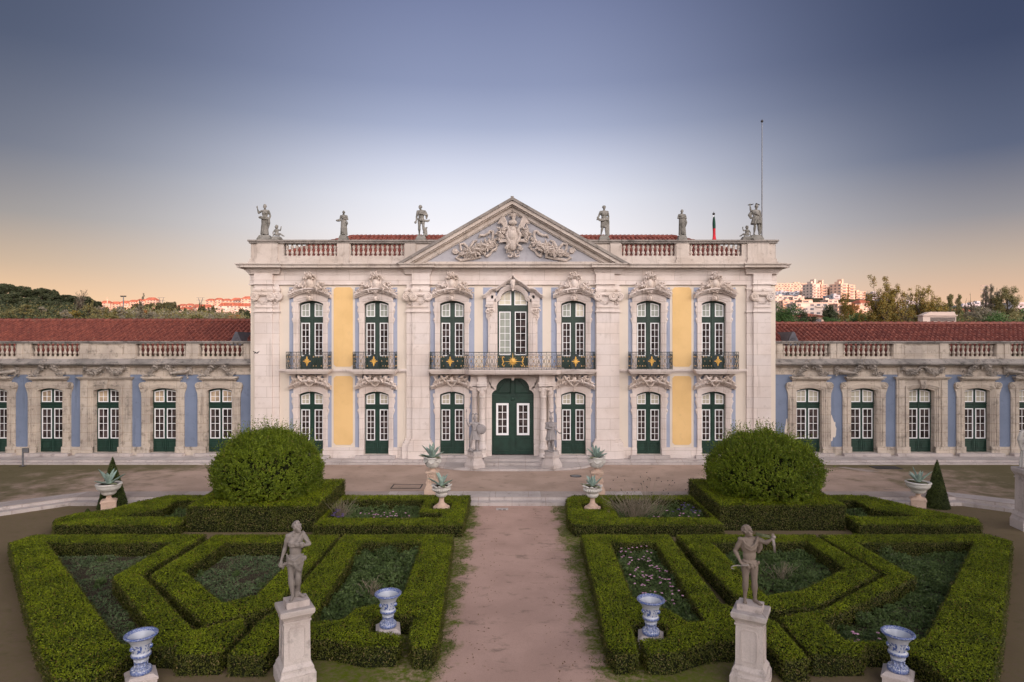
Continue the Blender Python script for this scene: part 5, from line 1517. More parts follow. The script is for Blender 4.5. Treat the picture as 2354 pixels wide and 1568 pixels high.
# man with a sickle
J = J0(head=(-.055, -.03, 1.66), shl=(-.20, .0, 1.42), shr=(.17, .0, 1.48), ell=(-.305, .06, 1.18), hal=(-.22, -.09, .96), hdl=(.5, -.5, -.5), elr=(.33, -.12, 1.44), har=(.43, -.18, 1.53), hdr=(.3, -.1, .9),
       hil=(-.09, 0, .93), hir=(.09, 0, .90), knl=(-.095, -.02, .52), anl=(-.09, .06, .10), tol=(-.125, -.09, .03), knr=(.10, -.03, .50), anr=(.125, .02, .10), tor=(.22, -.15, .03))
w_ = figure(J, False)
head(w_, J['head'], radians(48), radians(-16), 0, False, 'curly', 1.05)
swag(w_, [(-.19, -.02, 1.47), (-.13, -.11, 1.36), (-.02, -.15, 1.30), (.08, -.14, 1.34), (.15, -.08, 1.46), (.17, .02, 1.53)], .026, 4, .035)
w_.tube([(.17, .04, 1.5), (.23, .10, 1.38), (.26, .12, 1.25), (.22, .13, 1.12)], [.06, .08, .07, .03], 8); w_.ell((-.2, .0, 1.47), (.07, .08, .05), 8, 6)
for i in range(20):
    a = 2*pi*i/20; w_.ell((.16*cos(a), .13*sin(a), .95+.025*sin(a*2)), (.03, .025, .022), 6, 4)
for x, z in ((-.05, .86), (.03, .87), (-.09, .91), (.09, .90), (.19, .96), (.0, .90)): w_.ell((x, -.14 if x < .15 else -.05, z), (.032, .02, .045), 8, 6)
sick = MB().tube([(-.06, -.18, .935), (-.15, -.17, .92), (-.24, -.15, .905)], .018, 6).tube([(-.24, -.15, .905), (-.32, -.15, .91), (-.40, -.15, .895), (-.445, -.15, .865), (-.44, -.15, .835), (-.37, -.15, .82)], [.012, .016, .016, .016, .012, .004], 6)
bun = MB()
for i in range(12):
    o = Vector((0, random.uniform(-.05, .04), random.uniform(-.045, .045)))
    bun.tube([tuple(Vector((.46, -.18, 1.59))+o*.4), tuple(Vector((.30, -.12, 1.60))+o*.8), tuple(Vector((.12, -.06, 1.63))+o*1.1)], [.010, .011, .005], 5)
lv = MB()
for i in range(9): lv.tube([(.45+random.uniform(-.02, .03), -.20, 1.57), (.47+random.uniform(-.03, .03), -.21, 1.44), (.49+random.uniform(-.02, .04), -.20, 1.27+random.uniform(-.05, .10))], [.02, .018, .004], 5)
lv.ell((.48, -.19, 1.59), (.05, .045, .045), 8, 6)
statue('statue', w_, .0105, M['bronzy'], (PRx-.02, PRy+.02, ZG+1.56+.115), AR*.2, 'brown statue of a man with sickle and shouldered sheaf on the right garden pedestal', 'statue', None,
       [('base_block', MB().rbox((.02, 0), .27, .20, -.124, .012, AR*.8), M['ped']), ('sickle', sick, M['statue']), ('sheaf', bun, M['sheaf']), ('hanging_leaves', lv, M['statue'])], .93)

# --- two guards by the portal
def guard_base(cx, label):
    r = empty('guard_pedestal', (cx, 34.45, .12), label, 'pedestal', 'pedestals of the portal guards', radians(40 if cx < 0 else -40))
    m_ = MB(); m_.rbox((0, 0), .40, .40, 0, .17).rbox((0, 0), .39, .39, .17, .50, 0, .72).rbox((0, 0), .28, .28, .50, .60).rbox((0, 0), .33, .33, .60, .69)
    loc_part('foot', m_, M['ped'], r); loc_part('plinth', MB().rbox((0, 0), .28, .28, .69, .88), M['step'], r)
    return r
gl_, gr_ = fx(1091, 34.45), fx(1268, 34.45)
guard_base(gl_, 'flared stone pedestal left of the green portal'); guard_base(gr_, 'flared stone pedestal right of the green portal')
J = J0(ell=(-.30, -.06, 1.30), hal=(-.40, -.12, 1.52), hdl=(0, 0, 1), elr=(.29, .0, 1.16), har=(.24, -.13, 1.02), knl=(-.22, -.14, .56), anl=(-.22, -.03, .20), tol=(-.26, -.20, .12), hil=(-.10, 0, .92))
w_ = figure(J, True); head(w_, J['head'], radians(18), 0, 0, True, 'none'); helmet(w_, J['head'])
fold_skirt(w_, (0, 0), (.15, .12), 1.10, (0, -.01), (.30, .25), .60, 13, .022); fold_skirt(w_, (0, 0), (.17, .13), 1.44, (0, 0), (.155, .125), 1.08, 9, .008)
swag(w_, [(-.16, -.05, 1.12), (0, -.14, 1.10), (.16, -.05, 1.12)], .022, 2, .03); w_.ell((-.21, 0, 1.42), (.09, .09, .07), 8, 6); w_.ell((.21, 0, 1.42), (.09, .09, .07), 8, 6)
w_.ell((-.22, -.06, .07), (.14, .15, .10), 10, 6); w_.cap((.12, .10, 0), (.10, .10, .5), .09, .08)
for s in (-1, 1): w_.tube([(s*.02, .0, 1.90), (s*.08, 0, 1.94), (s*.13, 0, 1.90), (s*.16, 0, 1.85)], [.04, .045, .035, .012], 6)
sh = MB().lathe([(.0, .05), (.12, .045), (.24, .01), (.255, -.01), (.24, -.03), (.0, -.02)], n=24); sh.v = [(x+.33, -z-.16, y+1.14) for x, y, z in sh.v]
for k in range(10): sh.ell((.33+.17*cos(k*.628), -.20, 1.14+.17*sin(k*.628)), (.03, .02, .03), 6, 4)
sp = MB().tube([(-.40, -.13, .02), (-.41, -.13, 1.0), (-.43, -.13, 2.0)], .014, 6).tube([(-.43, -.13, 2.0), (-.43, -.13, 2.06), (-.43, -.13, 2.2)], [.014, .035, .003], 6)
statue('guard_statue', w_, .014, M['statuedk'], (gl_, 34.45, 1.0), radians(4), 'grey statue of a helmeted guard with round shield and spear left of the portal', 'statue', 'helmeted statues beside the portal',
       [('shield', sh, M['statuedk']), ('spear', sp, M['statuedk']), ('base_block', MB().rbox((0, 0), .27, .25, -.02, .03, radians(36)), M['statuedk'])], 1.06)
J = J0(ell=(-.27, -.05, 1.18), hal=(-.05, -.19, 1.16), hdl=(1, -.1, -.2), elr=(.22, -.06, 1.14), har=(.40, -.20, .98), hdr=(1, -.2, -.1), knl=(-.10, -.05, .50), tol=(-.17, -.17, .03), tor=(.22, -.15, .03))
w_ = figure(J, False); head(w_, J['head'], radians(14), radians(-4), 0, False, 'none', 1.0, True); helmet(w_, J['head'])
fold_skirt(w_, (0, 0), (.17, .14), 1.12, (0, -.01), (.29, .24), .58, 13, .024); fold_skirt(w_, (0, 0), (.19, .14), 1.46, (0, 0), (.18, .14), 1.08, 10, .014)
swag(w_, [(-.18, -.04, 1.42), (-.08, -.14, 1.32), (.06, -.15, 1.28), (.19, -.05, 1.36)], .03, 3, .04); w_.ell((-.22, 0, 1.42), (.09, .09, .08), 8, 6); w_.ell((.21, 0, 1.42), (.09, .09, .08), 8, 6)
w_.cap((.0, .14, 0), (.0, .12, .6), .10, .09); w_.ell((.0, .02, 1.86), (.03, .05, .06), 8, 6)
w_.tube([(0, .02, 1.86), (-.02, .02, 1.97), (-.08, .02, 2.04), (-.14, .02, 2.02)], [.04, .045, .035, .012], 6); w_.tube([(0, .02, 1.88), (.04, .02, 1.98), (.12, .02, 2.02), (.16, .02, 1.96)], [.035, .04, .03, .012], 6)
statue('guard_statue', w_, .014, M['statuedk'], (gr_-.04, 34.45, 1.0), radians(-6), 'grey statue of a bearded helmeted guard pointing aside, right of the portal', 'statue', 'helmeted statues beside the portal',
       [('base_block', MB().rbox((0, 0), .27, .25, -.02, .03, radians(-36)), M['statuedk'])], 1.06)

# --- statues along the roof balustrade
YR = YW+.12
def roof_base(px, w, h, label, group='plinths on the roof balustrade'):
    x = fx(px, YR); r = empty('statue_plinth', (x, YR, 12.9), label, 'plinth', group)
    loc_part('block', MB().rbox((0, 0), w, .26, 0, h*.32).rbox((0, 0), w*.97, .25, h*.32, h, 0, .72), M['roofstatue'], r)
    return (x, YR, 12.9+h)
RS = M['roofstatue']
# far left: woman with raised arm and a seated child
p = roof_base(609, .40, .30, 'plinth under the woman with raised arm at the left roof corner')
J = J0(ell=(-.33, .0, 1.30), hal=(-.38, -.05, 1.58), hdl=(0, -.2, 1), elr=(.26, .04, 1.16), har=(.25, -.05, .92), head=(.0, -.03, 1.68))
w_ = figure(J, True); head(w_, J['head'], radians(-12), 0, 0, True, 'bun'); fold_skirt(w_, (0, 0), (.16, .13), .98, (-.03, 0), (.20, .17), .06, 10, .022)
swag(w_, [(-.24, -.02, 1.06), (-.1, -.17, 1.0), (.08, -.16, .96), (.24, -.02, 1.0)], .045, 3, .05); w_.ell((-.2, -.08, 1.04), (.12, .1, .08), 8, 6); w_.tube([(.22, -.05, .98), (.24, -.08, .7), (.20, -.06, .4)], [.05, .07, .02], 8)
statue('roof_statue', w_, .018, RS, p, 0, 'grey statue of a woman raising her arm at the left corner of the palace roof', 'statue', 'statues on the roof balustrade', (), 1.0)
p = roof_base(636, .30, .22, 'low plinth under the seated child at the left roof corner')
w_ = MB(); cherub(w_, (0, 0, 0)); statue('cherub_statue', w_, .016, RS, (p[0], p[1]-.02, p[2]), 0, 'small seated stone child beside the woman with raised arm, left roof corner', 'statue', 'stone children on the roof', (), 1.0)
# second: small draped figure with a basket
p = roof_base(790, .26, .30, 'plinth under the basket carrier on the left part of the roof')
J = J0(ell=(-.25, .0, 1.16), hal=(-.16, -.17, 1.14), elr=(.26, .0, 1.16), har=(.06, -.18, 1.20), hdr=(-1, 0, .1), hdl=(-1, -.2, 0))
w_ = figure(J, True); head(w_, J['head'], radians(10), 0, 0, True, 'bun'); fold_skirt(w_, (0, 0), (.18, .14), 1.16, (0, 0), (.22, .18), .04, 9, .025)
w_.ell((-.32, -.14, 1.06), (.17, .12, .08), 12, 8); swag(w_, [(-.18, -.06, 1.42), (0, -.16, 1.30), (.18, -.06, 1.40)], .035, 3, .05); w_.tube([(.2, -.1, 1.0), (.25, -.1, .85), (.2, -.1, .7)], [.06, .07, .03], 8)
statue('roof_statue', w_, .018, RS, p, 0, 'smaller grey draped statue carrying a basket, second from the left on the roof', 'statue', 'statues on the roof balustrade', (), .80)
# third: man with cloak
p = roof_base(968, .30, .28, 'plinth under the cloaked young man left of the pediment')
J = J0(head=(-.05, -.03, 1.66), ell=(-.24, .02, 1.14), hal=(-.25, -.10, .92), elr=(.29, .02, 1.20), har=(.06, -.17, 1.24), hdr=(-1, 0, .1), knr=(.12, -.06, .50), anr=(.16, .04, .09))
w_ = figure(J, False); head(w_, J['head'], radians(-20), radians(-8), 0, False, 'curly'); swag(w_, [(-.2, -.05, .98), (0, -.16, .90), (.16, -.08, .88), (.34, .0, .86), (.44, 0, .92)], .05, 2, .05)
w_.tube([(.2, .06, 1.44), (.28, .08, 1.2), (.26, .06, 1.0)], [.06, .08, .04], 8); w_.ell((-.29, -.10, .76), (.07, .06, .08), 8, 6); stump(w_, .20, .10, .10, .5)
statue('roof_statue', w_, .018, RS, p, 0, 'grey statue of a young man with a fluttering cloak, just left of the pediment', 'statue', 'statues on the roof balustrade', (), 1.0)
# fourth: man with cloth at the hip, leaning on a post
p = roof_base(1388, .30, .28, 'plinth under the bare-chested man right of the pediment')
J = J0(head=(.0, -.03, 1.67), ell=(-.28, .03, 1.18), hal=(-.36, -.08, 1.02), elr=(.24, .02, 1.16), har=(.25, -.02, .92), knl=(-.09, -.04, .5), anl=(-.16, .0, .09), tol=(-.2, -.15, .03))
w_ = figure(J, False); head(w_, J['head'], radians(12), 0, 0, False, 'curly'); fold_skirt(w_, (0, 0), (.17, .14), .98, (-.02, 0), (.17, .15), .50, 9, .02)
swag(w_, [(-.38, -.08, 1.06), (-.26, -.15, .92), (-.08, -.17, .92), (.12, -.14, .98), (.2, -.04, 1.02)], .05, 3, .05); w_.tube([(.22, .06, 0), (.22, .06, .86)], [.09, .08], 8)
statue('roof_statue', w_, .018, RS, p, 0, 'grey bare-chested statue holding a cloth at the hip, just right of the pediment', 'statue', 'statues on the roof balustrade', (), .98)
# fifth: woman with crossed arms
p = roof_base(1567, .26, .30, 'plinth under the woman with folded arms on the right part of the roof')
J = J0(ell=(-.26, -.03, 1.18), hal=(-.06, -.19, 1.20), hdl=(1, 0, .1), elr=(.26, -.03, 1.18), har=(.05, -.18, 1.24), hdr=(-1, 0, .1))
w_ = figure(J, True); head(w_, J['head'], radians(-8), 0, 0, True, 'bun'); fold_skirt(w_, (0, 0), (.19, .15), 1.2, (.02, 0), (.22, .18), .03, 10, .028)
swag(w_, [(-.2, -.04, 1.42), (-.06, -.16, 1.32), (.1, -.16, 1.3), (.2, -.04, 1.42)], .04, 3, .05); w_.tube([(.2, -.05, 1.1), (.24, -.08, .9), (.2, -.1, .6)], [.06, .08, .03], 8)
statue('roof_statue', w_, .018, RS, p, 0, 'smaller grey statue of a woman with folded arms, second from the right on the roof', 'statue', 'statues on the roof balustrade', (), .84)
# far right: helmeted figure with raised arm and a reclining child
p = roof_base(1737, .38, .30, 'plinth under the helmeted figure at the right roof corner')
J = J0(head=(.02, -.03, 1.66), ell=(-.28, -.02, 1.46), hal=(-.33, -.06, 1.72), hdl=(0, 0, 1), elr=(.26, .05, 1.18), har=(.20, -.10, 1.02), knl=(-.08, -.08, .52), knr=(.14, -.02, .5), anr=(.18, .02, .09))
w_ = figure(J, False); head(w_, J['head'], radians(-15), 0, 0, False, 'none'); helmet(w_, J['head']); fold_skirt(w_, (0, 0), (.17, .14), 1.10, (0, 0), (.27, .22), .66, 11, .03)
w_.tube([(-.2, .06, 1.42), (-.3, .06, 1.2), (-.26, .0, .98)], [.07, .11, .05], 8); w_.tube([(.18, .08, 1.4), (.26, .1, 1.0), (.26, .08, .5), (.22, .06, .1)], [.06, .09, .10, .08], 8); swag(w_, [(-.2, -.04, 1.38), (0, -.16, 1.26), (.18, -.06, 1.14)], .045, 3, .05)
statue('roof_statue', w_, .018, RS, p, 0, 'grey helmeted statue raising one arm at the right corner of the palace roof', 'statue', 'statues on the roof balustrade', (), 1.0)
p = roof_base(1716, .32, .22, 'low plinth under the reclining child at the right roof corner')
w_ = MB(); cherub(w_, (0, 0, 0), -1); statue('cherub_statue', w_, .016, RS, (p[0], p[1]-.02, p[2]), 0, 'small reclining stone child beside the helmeted figure, right roof corner', 'statue', 'stone children on the roof', (), .95)

# --- cropped pedestal and draped statue at the right edge of the picture
FX, FY = 20.0, 24.5
garden_pedestal(FX, FY, radians(-8), 'tall stone pedestal at the right edge of the picture below the terrace', 1.1, 2.35)
J = J0(); w_ = figure(J, True); head(w_, J['head'], radians(-30), 0, 0, True, 'bun'); fold_skirt(w_, (0, 0), (.22, .19), 1.2, (0, 0), (.27, .24), .03, 12, .03); swag(w_, [(-.24, -.06, 1.1), (-.1, -.2, .98), (.1, -.2, .9), (.24, -.06, .95)], .06, 3, .06); w_.tube([(-.22, 0, 1.4), (-.3, -.02, 1.1), (-.26, -.05, .7)], [.07, .1, .04], 8)
statue('statue', w_, .014, M['pot'], (FX, FY, ZG+2.35), radians(-10), 'pale draped statue cut by the right edge of the picture, on a tall pedestal', 'statue')
# ------------------------------------------------------------------ urns and agaves
def faience_mesh():
    P = [(.185, .14), (.19, .16), (.19, .22), (.165, .235), (.16, .25), (.10, .27), (.085, .30), (.085, .36), (.12, .375), (.125, .395), (.12, .41), (.10, .43), (.10, .45), (.15, .48), (.175, .51), (.18, .54), (.165, .57), (.15, .59),
         (.155, .62), (.165, .70), (.18, .78), (.205, .84), (.24, .89), (.255, .92), (.285, .94), (.30, .955), (.30, .975), (.285, .99), (.262, .99), (.25, .97), (.225, .90), (.18, .82), (.15, .72), (.13, .64), (0, .62)]
    m = MB().lathe(P, n=40)
    for k in range(22):
        a = 2*pi*k/22; m.ell((.158*cos(a), .158*sin(a), .245), (.018, .018, .014), 6, 4); m.ell((.122*cos(a), .122*sin(a), .42), (.012, .012, .018), 6, 4)
    for k in range(6):
        a = 2*pi*k/6; m.tube([(.125*cos(a), .125*sin(a), .25), (.10*cos(a), .10*sin(a), .30), (.105*cos(a), .105*sin(a), .37)], [.025, .016, .02], 6)
    for s in (-1, 1): m.ell((s*.16, -.05, .70), (.04, .05, .055), 8, 6)
    return m.mesh('urn_body', M['faience'], True)
FM = faience_mesh()
def faience_urn(c, z, ang, label, k=1.0):
    r = empty('faience_urn', (c[0], c[1], z), label, 'urn', 'blue and white faience urns', ang); r.scale = (k*.97, k*.97, k*.86)
    obj('urn_body', FM, r)
    m = MB().rbox((0, 0), .25, .25, -.35, .03).rbox((0, 0), .27, .27, .03, .075).rbox((0, 0), .265, .265, .075, .14, 0, .72)
    loc_part('plinth', m, M['ped'], r)
faience_urn((-2.98, 15.2), .02, radians(12), 'blue and white faience urn left of the path behind the clipped hedge corner', 1.10)
faience_urn((3.26, 14.85), .0, radians(-12), 'blue and white faience urn right of the path before the pink flower bed', 1.12)
faience_urn((-7.83, 13.35), -.12, radians(35), 'blue and white faience urn near the bottom left of the hedge garden', 1.12)
faience_urn((8.19, 13.42), -.12, radians(-35), 'blue and white faience urn near the bottom right of the hedge garden', 1.12)
def agave(c, n, L, seed, label, tilt=1.0):
    random.seed(seed)
    r = empty('agave_plant', c, label, 'agave', 'agaves planted in stone urns')
    for i in range(n):
        m = MB(); t = i/(n-1) if n > 1 else 0; a = i*2.399+seed
        el = radians(20+60*t+random.uniform(-8, 8)); ln = L*(.75+.35*random.random()); old = i < 2
        if old: el = radians(12)
        d = Vector((cos(a)*cos(el), sin(a)*cos(el), sin(el))); s = d.cross(Vector((0, 0, 1))).normalized(); nn = s.cross(d).normalized()
        vs_ = []
        for k in range(7):
            u = k/6; wd = L*.17*(.55+1.1*u)*(1-u)**.75+.004
            p = d*(ln*u)+nn*(.10*ln*u*u*(-1 if u < 2 else 1))*tilt
            for o, th in ((-1, .35), (-.5, .05), (0, -.12), (.5, .05), (1, .35)): vs_.append(tuple(p+s*wd*o+nn*wd*th))
            for o, th in ((1, .28), (0, -.55), (-1, .28)): vs_.append(tuple(p+s*wd*o*.98+nn*wd*th))
        f = [(k*8+j, k*8+(j+1) % 8, (k+1)*8+(j+1) % 8, (k+1)*8+j) for k in range(6) for j in range(8)]
        m.add(vs_, f); loc_part('leaf', m, M['agaveold'] if old else M['agave'], r, True)
    return r
def stone_pot(c, z, kind, label, ang=0.0, k=1.0):
    r = empty('stone_urn', (c[0], c[1], z), label, 'urn', 'stone urns with agaves', ang); r.scale = (k, k, k)
    if kind == 'wide':      # broad plain bowl with rolled rim on a square plinth
        foot_ = MB().rbox((0, 0), .27, .27, -.75, .16).rbox((0, 0), .30, .30, .16, .21).rbox((0, 0), .29, .29, .21, .26, 0, .8).lathe([(.20, .26), (.13, .30), (.09, .36), (.10, .44), (.12, .46)], n=20)
        P = [(.12, .45), (.20, .46), (.27, .52), (.29, .60), (.30, .62), (.34, .64), (.44, .74), (.47, .82), (.46, .86), (.47, .87), (.50, .89), (.50, .93), (.48, .95), (.43, .95), (.42, .90), (0, .88)]
        sz, sr = .90, .40
        rip = None
    elif kind == 'tall':    # bowl with carved festoons on a tall carved baluster
        foot_ = MB().rbox((0, 0), .34, .34, 0, .30).rbox((0, 0), .30, .30, .30, .62, 0, .75).rbox((0, 0), .24, .24, .62, 1.0, 0, .9).rbox((0, 0), .29, .29, 1.0, 1.07).lathe([(.22, 1.07), (.12, 1.12), (.10, 1.17), (.13, 1.2)], n=18)
        for i in range(40): foot_.ell((random.uniform(-.26, .26), -.27+random.uniform(0, .04), random.uniform(.3, 1.0)), (.04, .03, .06), 6, 4)
        P = [(.12, 1.19), (.22, 1.22), (.30, 1.32), (.36, 1.46), (.38, 1.56), (.36, 1.64), (.37, 1.66), (.40, 1.68), (.40, 1.72), (.34, 1.72), (.33, 1.68), (0, 1.66)]
        sz, sr = 1.67, .33
        rip = None
    else:                   # scalloped rim on a fluted stem
        foot_ = MB().lathe([(.36, 0), (.36, .09), (.34, .12), (.24, .14), (.22, .20)], n=8).lathe([(.20, .20), (.13, .26), (.10, .36), (.10, .46), (.13, .50)], n=18)
        P = [(.13, .50), (.20, .53), (.24, .60), (.24, .66), (.20, .69), (.24, .71), (.34, .76), (.37, .84), (.35, .91), (.34, .94), (.41, .97), (.42, 1.0), (.38, 1.01), (.31, .99), (.30, .96), (0, .95)]
        sz, sr = .965, .30
        rip = (10, .05)
    loc_part('foot', foot_, M['potfoot'], r)
    b = MB(); b.lathe(P, n=60 if rip else 36, rip=None)
    if rip:
        b.v = [(x*(1+.05*cos(10*atan2(y, x))*(1 if zz > .93 else .25)), y*(1+.05*cos(10*atan2(y, x))*(1 if zz > .93 else .25)), zz+(.03*cos(10*atan2(y, x)) if zz > .965 else 0)) for x, y, zz in b.v]
    if kind == 'tall':
        for s in range(6):
            a0 = s*pi/3
            for i in range(9):
                t = i/8; a = a0+t*pi/3; zz = 1.60-.14*sin(pi*t); q = .38 if zz > 1.5 else .36
                b.ell((q*cos(a), q*sin(a), zz), .035, 6, 4)
    if kind == 'scallop':
        for i in range(26): a = 2*pi*i/26; b.ell((.37*cos(a), .37*sin(a), .84), (.035, .035, .05), 6, 4); b.ell((.235*cos(a), .235*sin(a), .63), (.02, .02, .05), 6, 4)
    loc_part('bowl', b, M['pot'], r, True)
    loc_part('soil', MB().lathe([(0, sz-.01), (sr*.5, sz+.015), (sr, sz)], n=20), M['soil'], r, True)
    return (c[0], c[1], z+sz*k)
def apos(px, py, z):
    return gp(px, py, z)
# inner pair on the terrace edge, inner pair at the hedge ends, outer pair
p = stone_pot((fx(994, 28.9), 28.9), 0.0, 'tall', 'tall carved stone urn with festoons on the terrace edge left of the path', 0, 1.0); agave(p, 15, .72, 3, 'large blue-green agave in the tall festooned urn left of the path')
p = stone_pot((fx(1371, 28.9), 28.9), 0.0, 'tall', 'tall carved stone urn with festoons on the terrace edge right of the path', 0, 1.0); agave(p, 12, .68, 8, 'spiky agave with pale leaf edges in the tall festooned urn right of the path')
p = stone_pot((fx(1014.5, 26.2), 26.2), .05, 'scallop', 'stone urn with scalloped rim at the end of the left hedge by the path', .2, .98); agave(p, 9, .66, 5, 'blue-green agave in the scalloped urn left of the path')
p = stone_pot((fx(1361.5, 26.1), 26.1), .05, 'scallop', 'stone urn with scalloped rim at the end of the right hedge by the path', .1, .98); agave(p, 9, .62, 9, 'blue-green agave in the scalloped urn right of the path')
p = stone_pot((fx(250, 26.3), 26.3), .16, 'wide', 'broad pale stone bowl urn at the far left of the hedge garden', .5, .98); agave(p, 9, .72, 12, 'agave with two withered leaves in the broad bowl urn far left')
p = stone_pot((fx(2110, 26.6), 26.6), .16, 'wide', 'broad pale stone bowl urn at the far right of the hedge garden', -.5, .98); agave(p, 10, .66, 15, 'agave with low spreading leaves in the broad bowl urn far right')
random.seed(21)
# ------------------------------------------------------------------ clipped hedges, domes, cones, beds
from mathutils.geometry import tessellate_polygon
def inside(poly, x, y):
    r = np.zeros(len(x), bool); n = len(poly)
    for i in range(n):
        x0, y0 = poly[i]; x1, y1 = poly[(i+1) % n]
        c = ((y0 > y) != (y1 > y)) & (x < (x1-x0)*(y-y0)/((y1-y0) if y1 != y0 else 1e-9)+x0); r ^= c
    return r
def in_area(outer, holes, x, y):
    r = inside(outer, x, y)
    for h in holes: r &= ~inside(h, x, y)
    return r
def sample(outer, holes, n):
    o = np.array(outer); lo, hi = o.min(0), o.max(0); A = abs(sum(outer[i][0]*outer[(i+1) % len(outer)][1]-outer[(i+1) % len(outer)][0]*outer[i][1] for i in range(len(outer))))/2
    m = int(n*(hi-lo).prod()); x = RNG.uniform(lo[0], hi[0], m); y = RNG.uniform(lo[1], hi[1], m)
    k = in_area(outer, holes, x, y); return x[k], y[k]
def ccw(p):
    return p if sum(p[i][0]*p[(i+1) % len(p)][1]-p[(i+1) % len(p)][0]*p[i][1] for i in range(len(p))) > 0 else p[::-1]
def edge_dist(polys, x, y):
    d = np.full(len(x), 9.0)
    for p in polys:
        for i in range(len(p)):
            a = np.array(p[i]); b = np.array(p[(i+1) % len(p)]); e = b-a; L2 = (e*e).sum()
            t = np.clip(((x-a[0])*e[0]+(y-a[1])*e[1])/L2, 0, 1)
            d = np.minimum(d, np.hypot(x-a[0]-t*e[0], y-a[1]-t*e[1]))
    return d
HG = 'clipped box hedges of the parterres'
def hedge(outer, holes, zt, label, dens=2000, L=.043, name='box_hedge', side_mat='hedgeside', group=HG, rough=.03, ell=None):
    outer = ccw(outer); holes = [ccw(h)[::-1] for h in holes]
    cx = sum(p[0] for p in outer)/len(outer); cy = sum(p[1] for p in outer)/len(outer)
    r = empty(name, (cx, cy, ZG), label, 'hedge', group)
    def rel(P): return P-np.array([cx, cy, ZG])
    # woody core
    def inset(p, d):
        q = []
        for i in range(len(p)):
            a, b, c = Vector(p[i-1]), Vector(p[i]), Vector(p[(i+1) % len(p)])
            n1 = (b-a).normalized(); n2 = (c-b).normalized(); n1 = Vector((-n1.y, n1.x)); n2 = Vector((-n2.y, n2.x)); m = n1+n2
            m = m/max(.3, m.dot(n1)) if m.length > 1e-6 else n1
            q.append((b.x+m.x*d, b.y+m.y*d))
        return q
    ci = [inset(p, .035) for p in [outer]+holes]
    flat = [v for p in ci for v in p]
    tri = tessellate_polygon([[Vector((x, y, 0)) for x, y in p] for p in ci])
    vs_ = [(x-cx, y-cy, zt-.045-ZG) for x, y in flat]+[(x-cx, y-cy, -.08) for x, y in flat]; n = len(flat)
    f = [tuple(t) for t in tri]; o = 0
    for p in ci:
        for i in range(len(p)): f.append((o+i, o+(i+1) % len(p), n+o+(i+1) % len(p), n+o+i))
        o += len(p)
    m = MB(); m.add(vs_, f); loc_part('stem_core', m, M['hedgecore'], r)
    # clipped leaf skin
    x, y = sample(outer, holes, dens)
    ed = edge_dist([outer]+holes, x, y)
    z = zt+.022*vnoise(x, y, 1.1, cx)+RNG.normal(0, rough*.5, len(x))-.05*np.exp(-ed/.05)
    gap = vnoise(x, y, 5.5, cy)+.6*vnoise(x, y, 13, cx)
    keep = (gap < 1.08)|(RNG.random(len(x)) < .15)
    C = np.stack([x, y, z], -1)[keep]; Nn = np.tile([0., -.1, 1.], (len(C), 1))
    Q = [leafquads(rel(C), Nn, L*RNG.uniform(.7, 1.25, len(C)), L*.66, .55)]
    top_n = len(C)
    S = []
    for p in [outer]+holes:
        for i in range(len(p)):
            a = np.array(p[i]); b = np.array(p[(i+1) % len(p)]); e = b-a; ln = np.hypot(*e); h = zt-ZG
            k = int(ln*h*dens*.8); t = RNG.random(k); u = RNG.random(k)**.85
            nrm = np.array([e[1], -e[0]])/max(ln, 1e-6)
            off = RNG.normal(0, .022, k)+.03*vnoise(t*ln, u*3, 2.2, i+cx)
            P = np.stack([a[0]+e[0]*t+nrm[0]*off, a[1]+e[1]*t+nrm[1]*off, ZG+u*h], -1)
            g = vnoise(t*ln, u*h*2, 4.5, cx+i)+.5*vnoise(t*ln, u*h, 11, cy)
            P = P[(g < .80+.25*u)]
            S.append(leafquads(rel(P), np.tile([nrm[0], nrm[1], .25], (len(P), 1)), L*RNG.uniform(.7, 1.3, len(P)), L*.55, .6))
    Q += S
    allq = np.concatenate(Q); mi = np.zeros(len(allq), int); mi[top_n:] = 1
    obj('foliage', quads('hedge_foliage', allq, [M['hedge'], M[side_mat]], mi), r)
    return r
HL_A = [(-16.75, 22.2), (-10.75, 22.25), (-10.78, 18.42), (-7.5, 14.88), (-6.6, 15.55), (-6.3, 14.9), (-6.35, 13.75), (-7.3, 13.7), (-7.45, 14.0), (-8.1, 14.05), (-8.3, 13.6), (-8.35, 12.7), (-9.2, 12.7), (-10.6, 14.1), (-16.95, 21.3)]
BL_A = [(-15.65, 21.3), (-11.5, 21.3), (-11.5, 18.2), (-8.55, 15.05), (-8.3, 14.45), (-8.75, 14.15)]
HL_C = [(-10.42, 22.2), (-6.05, 22.2), (-6.05, 16.2), (-7.35, 15.15), (-10.5, 18.35)]
BL_C = [(-9.65, 21.3), (-6.85, 21.3), (-6.85, 16.9), (-7.5, 16.4), (-9.7, 18.7)]
HL_R = [(-5.9, 22.2), (-2.06, 22.25), (-1.68, 14.35), (-1.8, 13.95), (-2.2, 14.0), (-2.38, 14.6), (-2.42, 15.6), (-3.0, 15.75), (-3.45, 15.5), (-3.35, 14.85), (-2.75, 14.7), (-2.5, 14.55), (-2.55, 14.1), (-3.3, 14.05), (-4.15, 14.38), (-5.3, 14.40), (-5.36, 13.68), (-6.15, 13.68), (-6.15, 15.3), (-5.9, 16.3)]
BL_R = [(-5.05, 21.3), (-3.05, 21.3), (-2.92, 17.1), (-3.3, 16.45), (-3.95, 16.1), (-4.15, 15.4), (-4.85, 15.35), (-4.95, 16.5)]
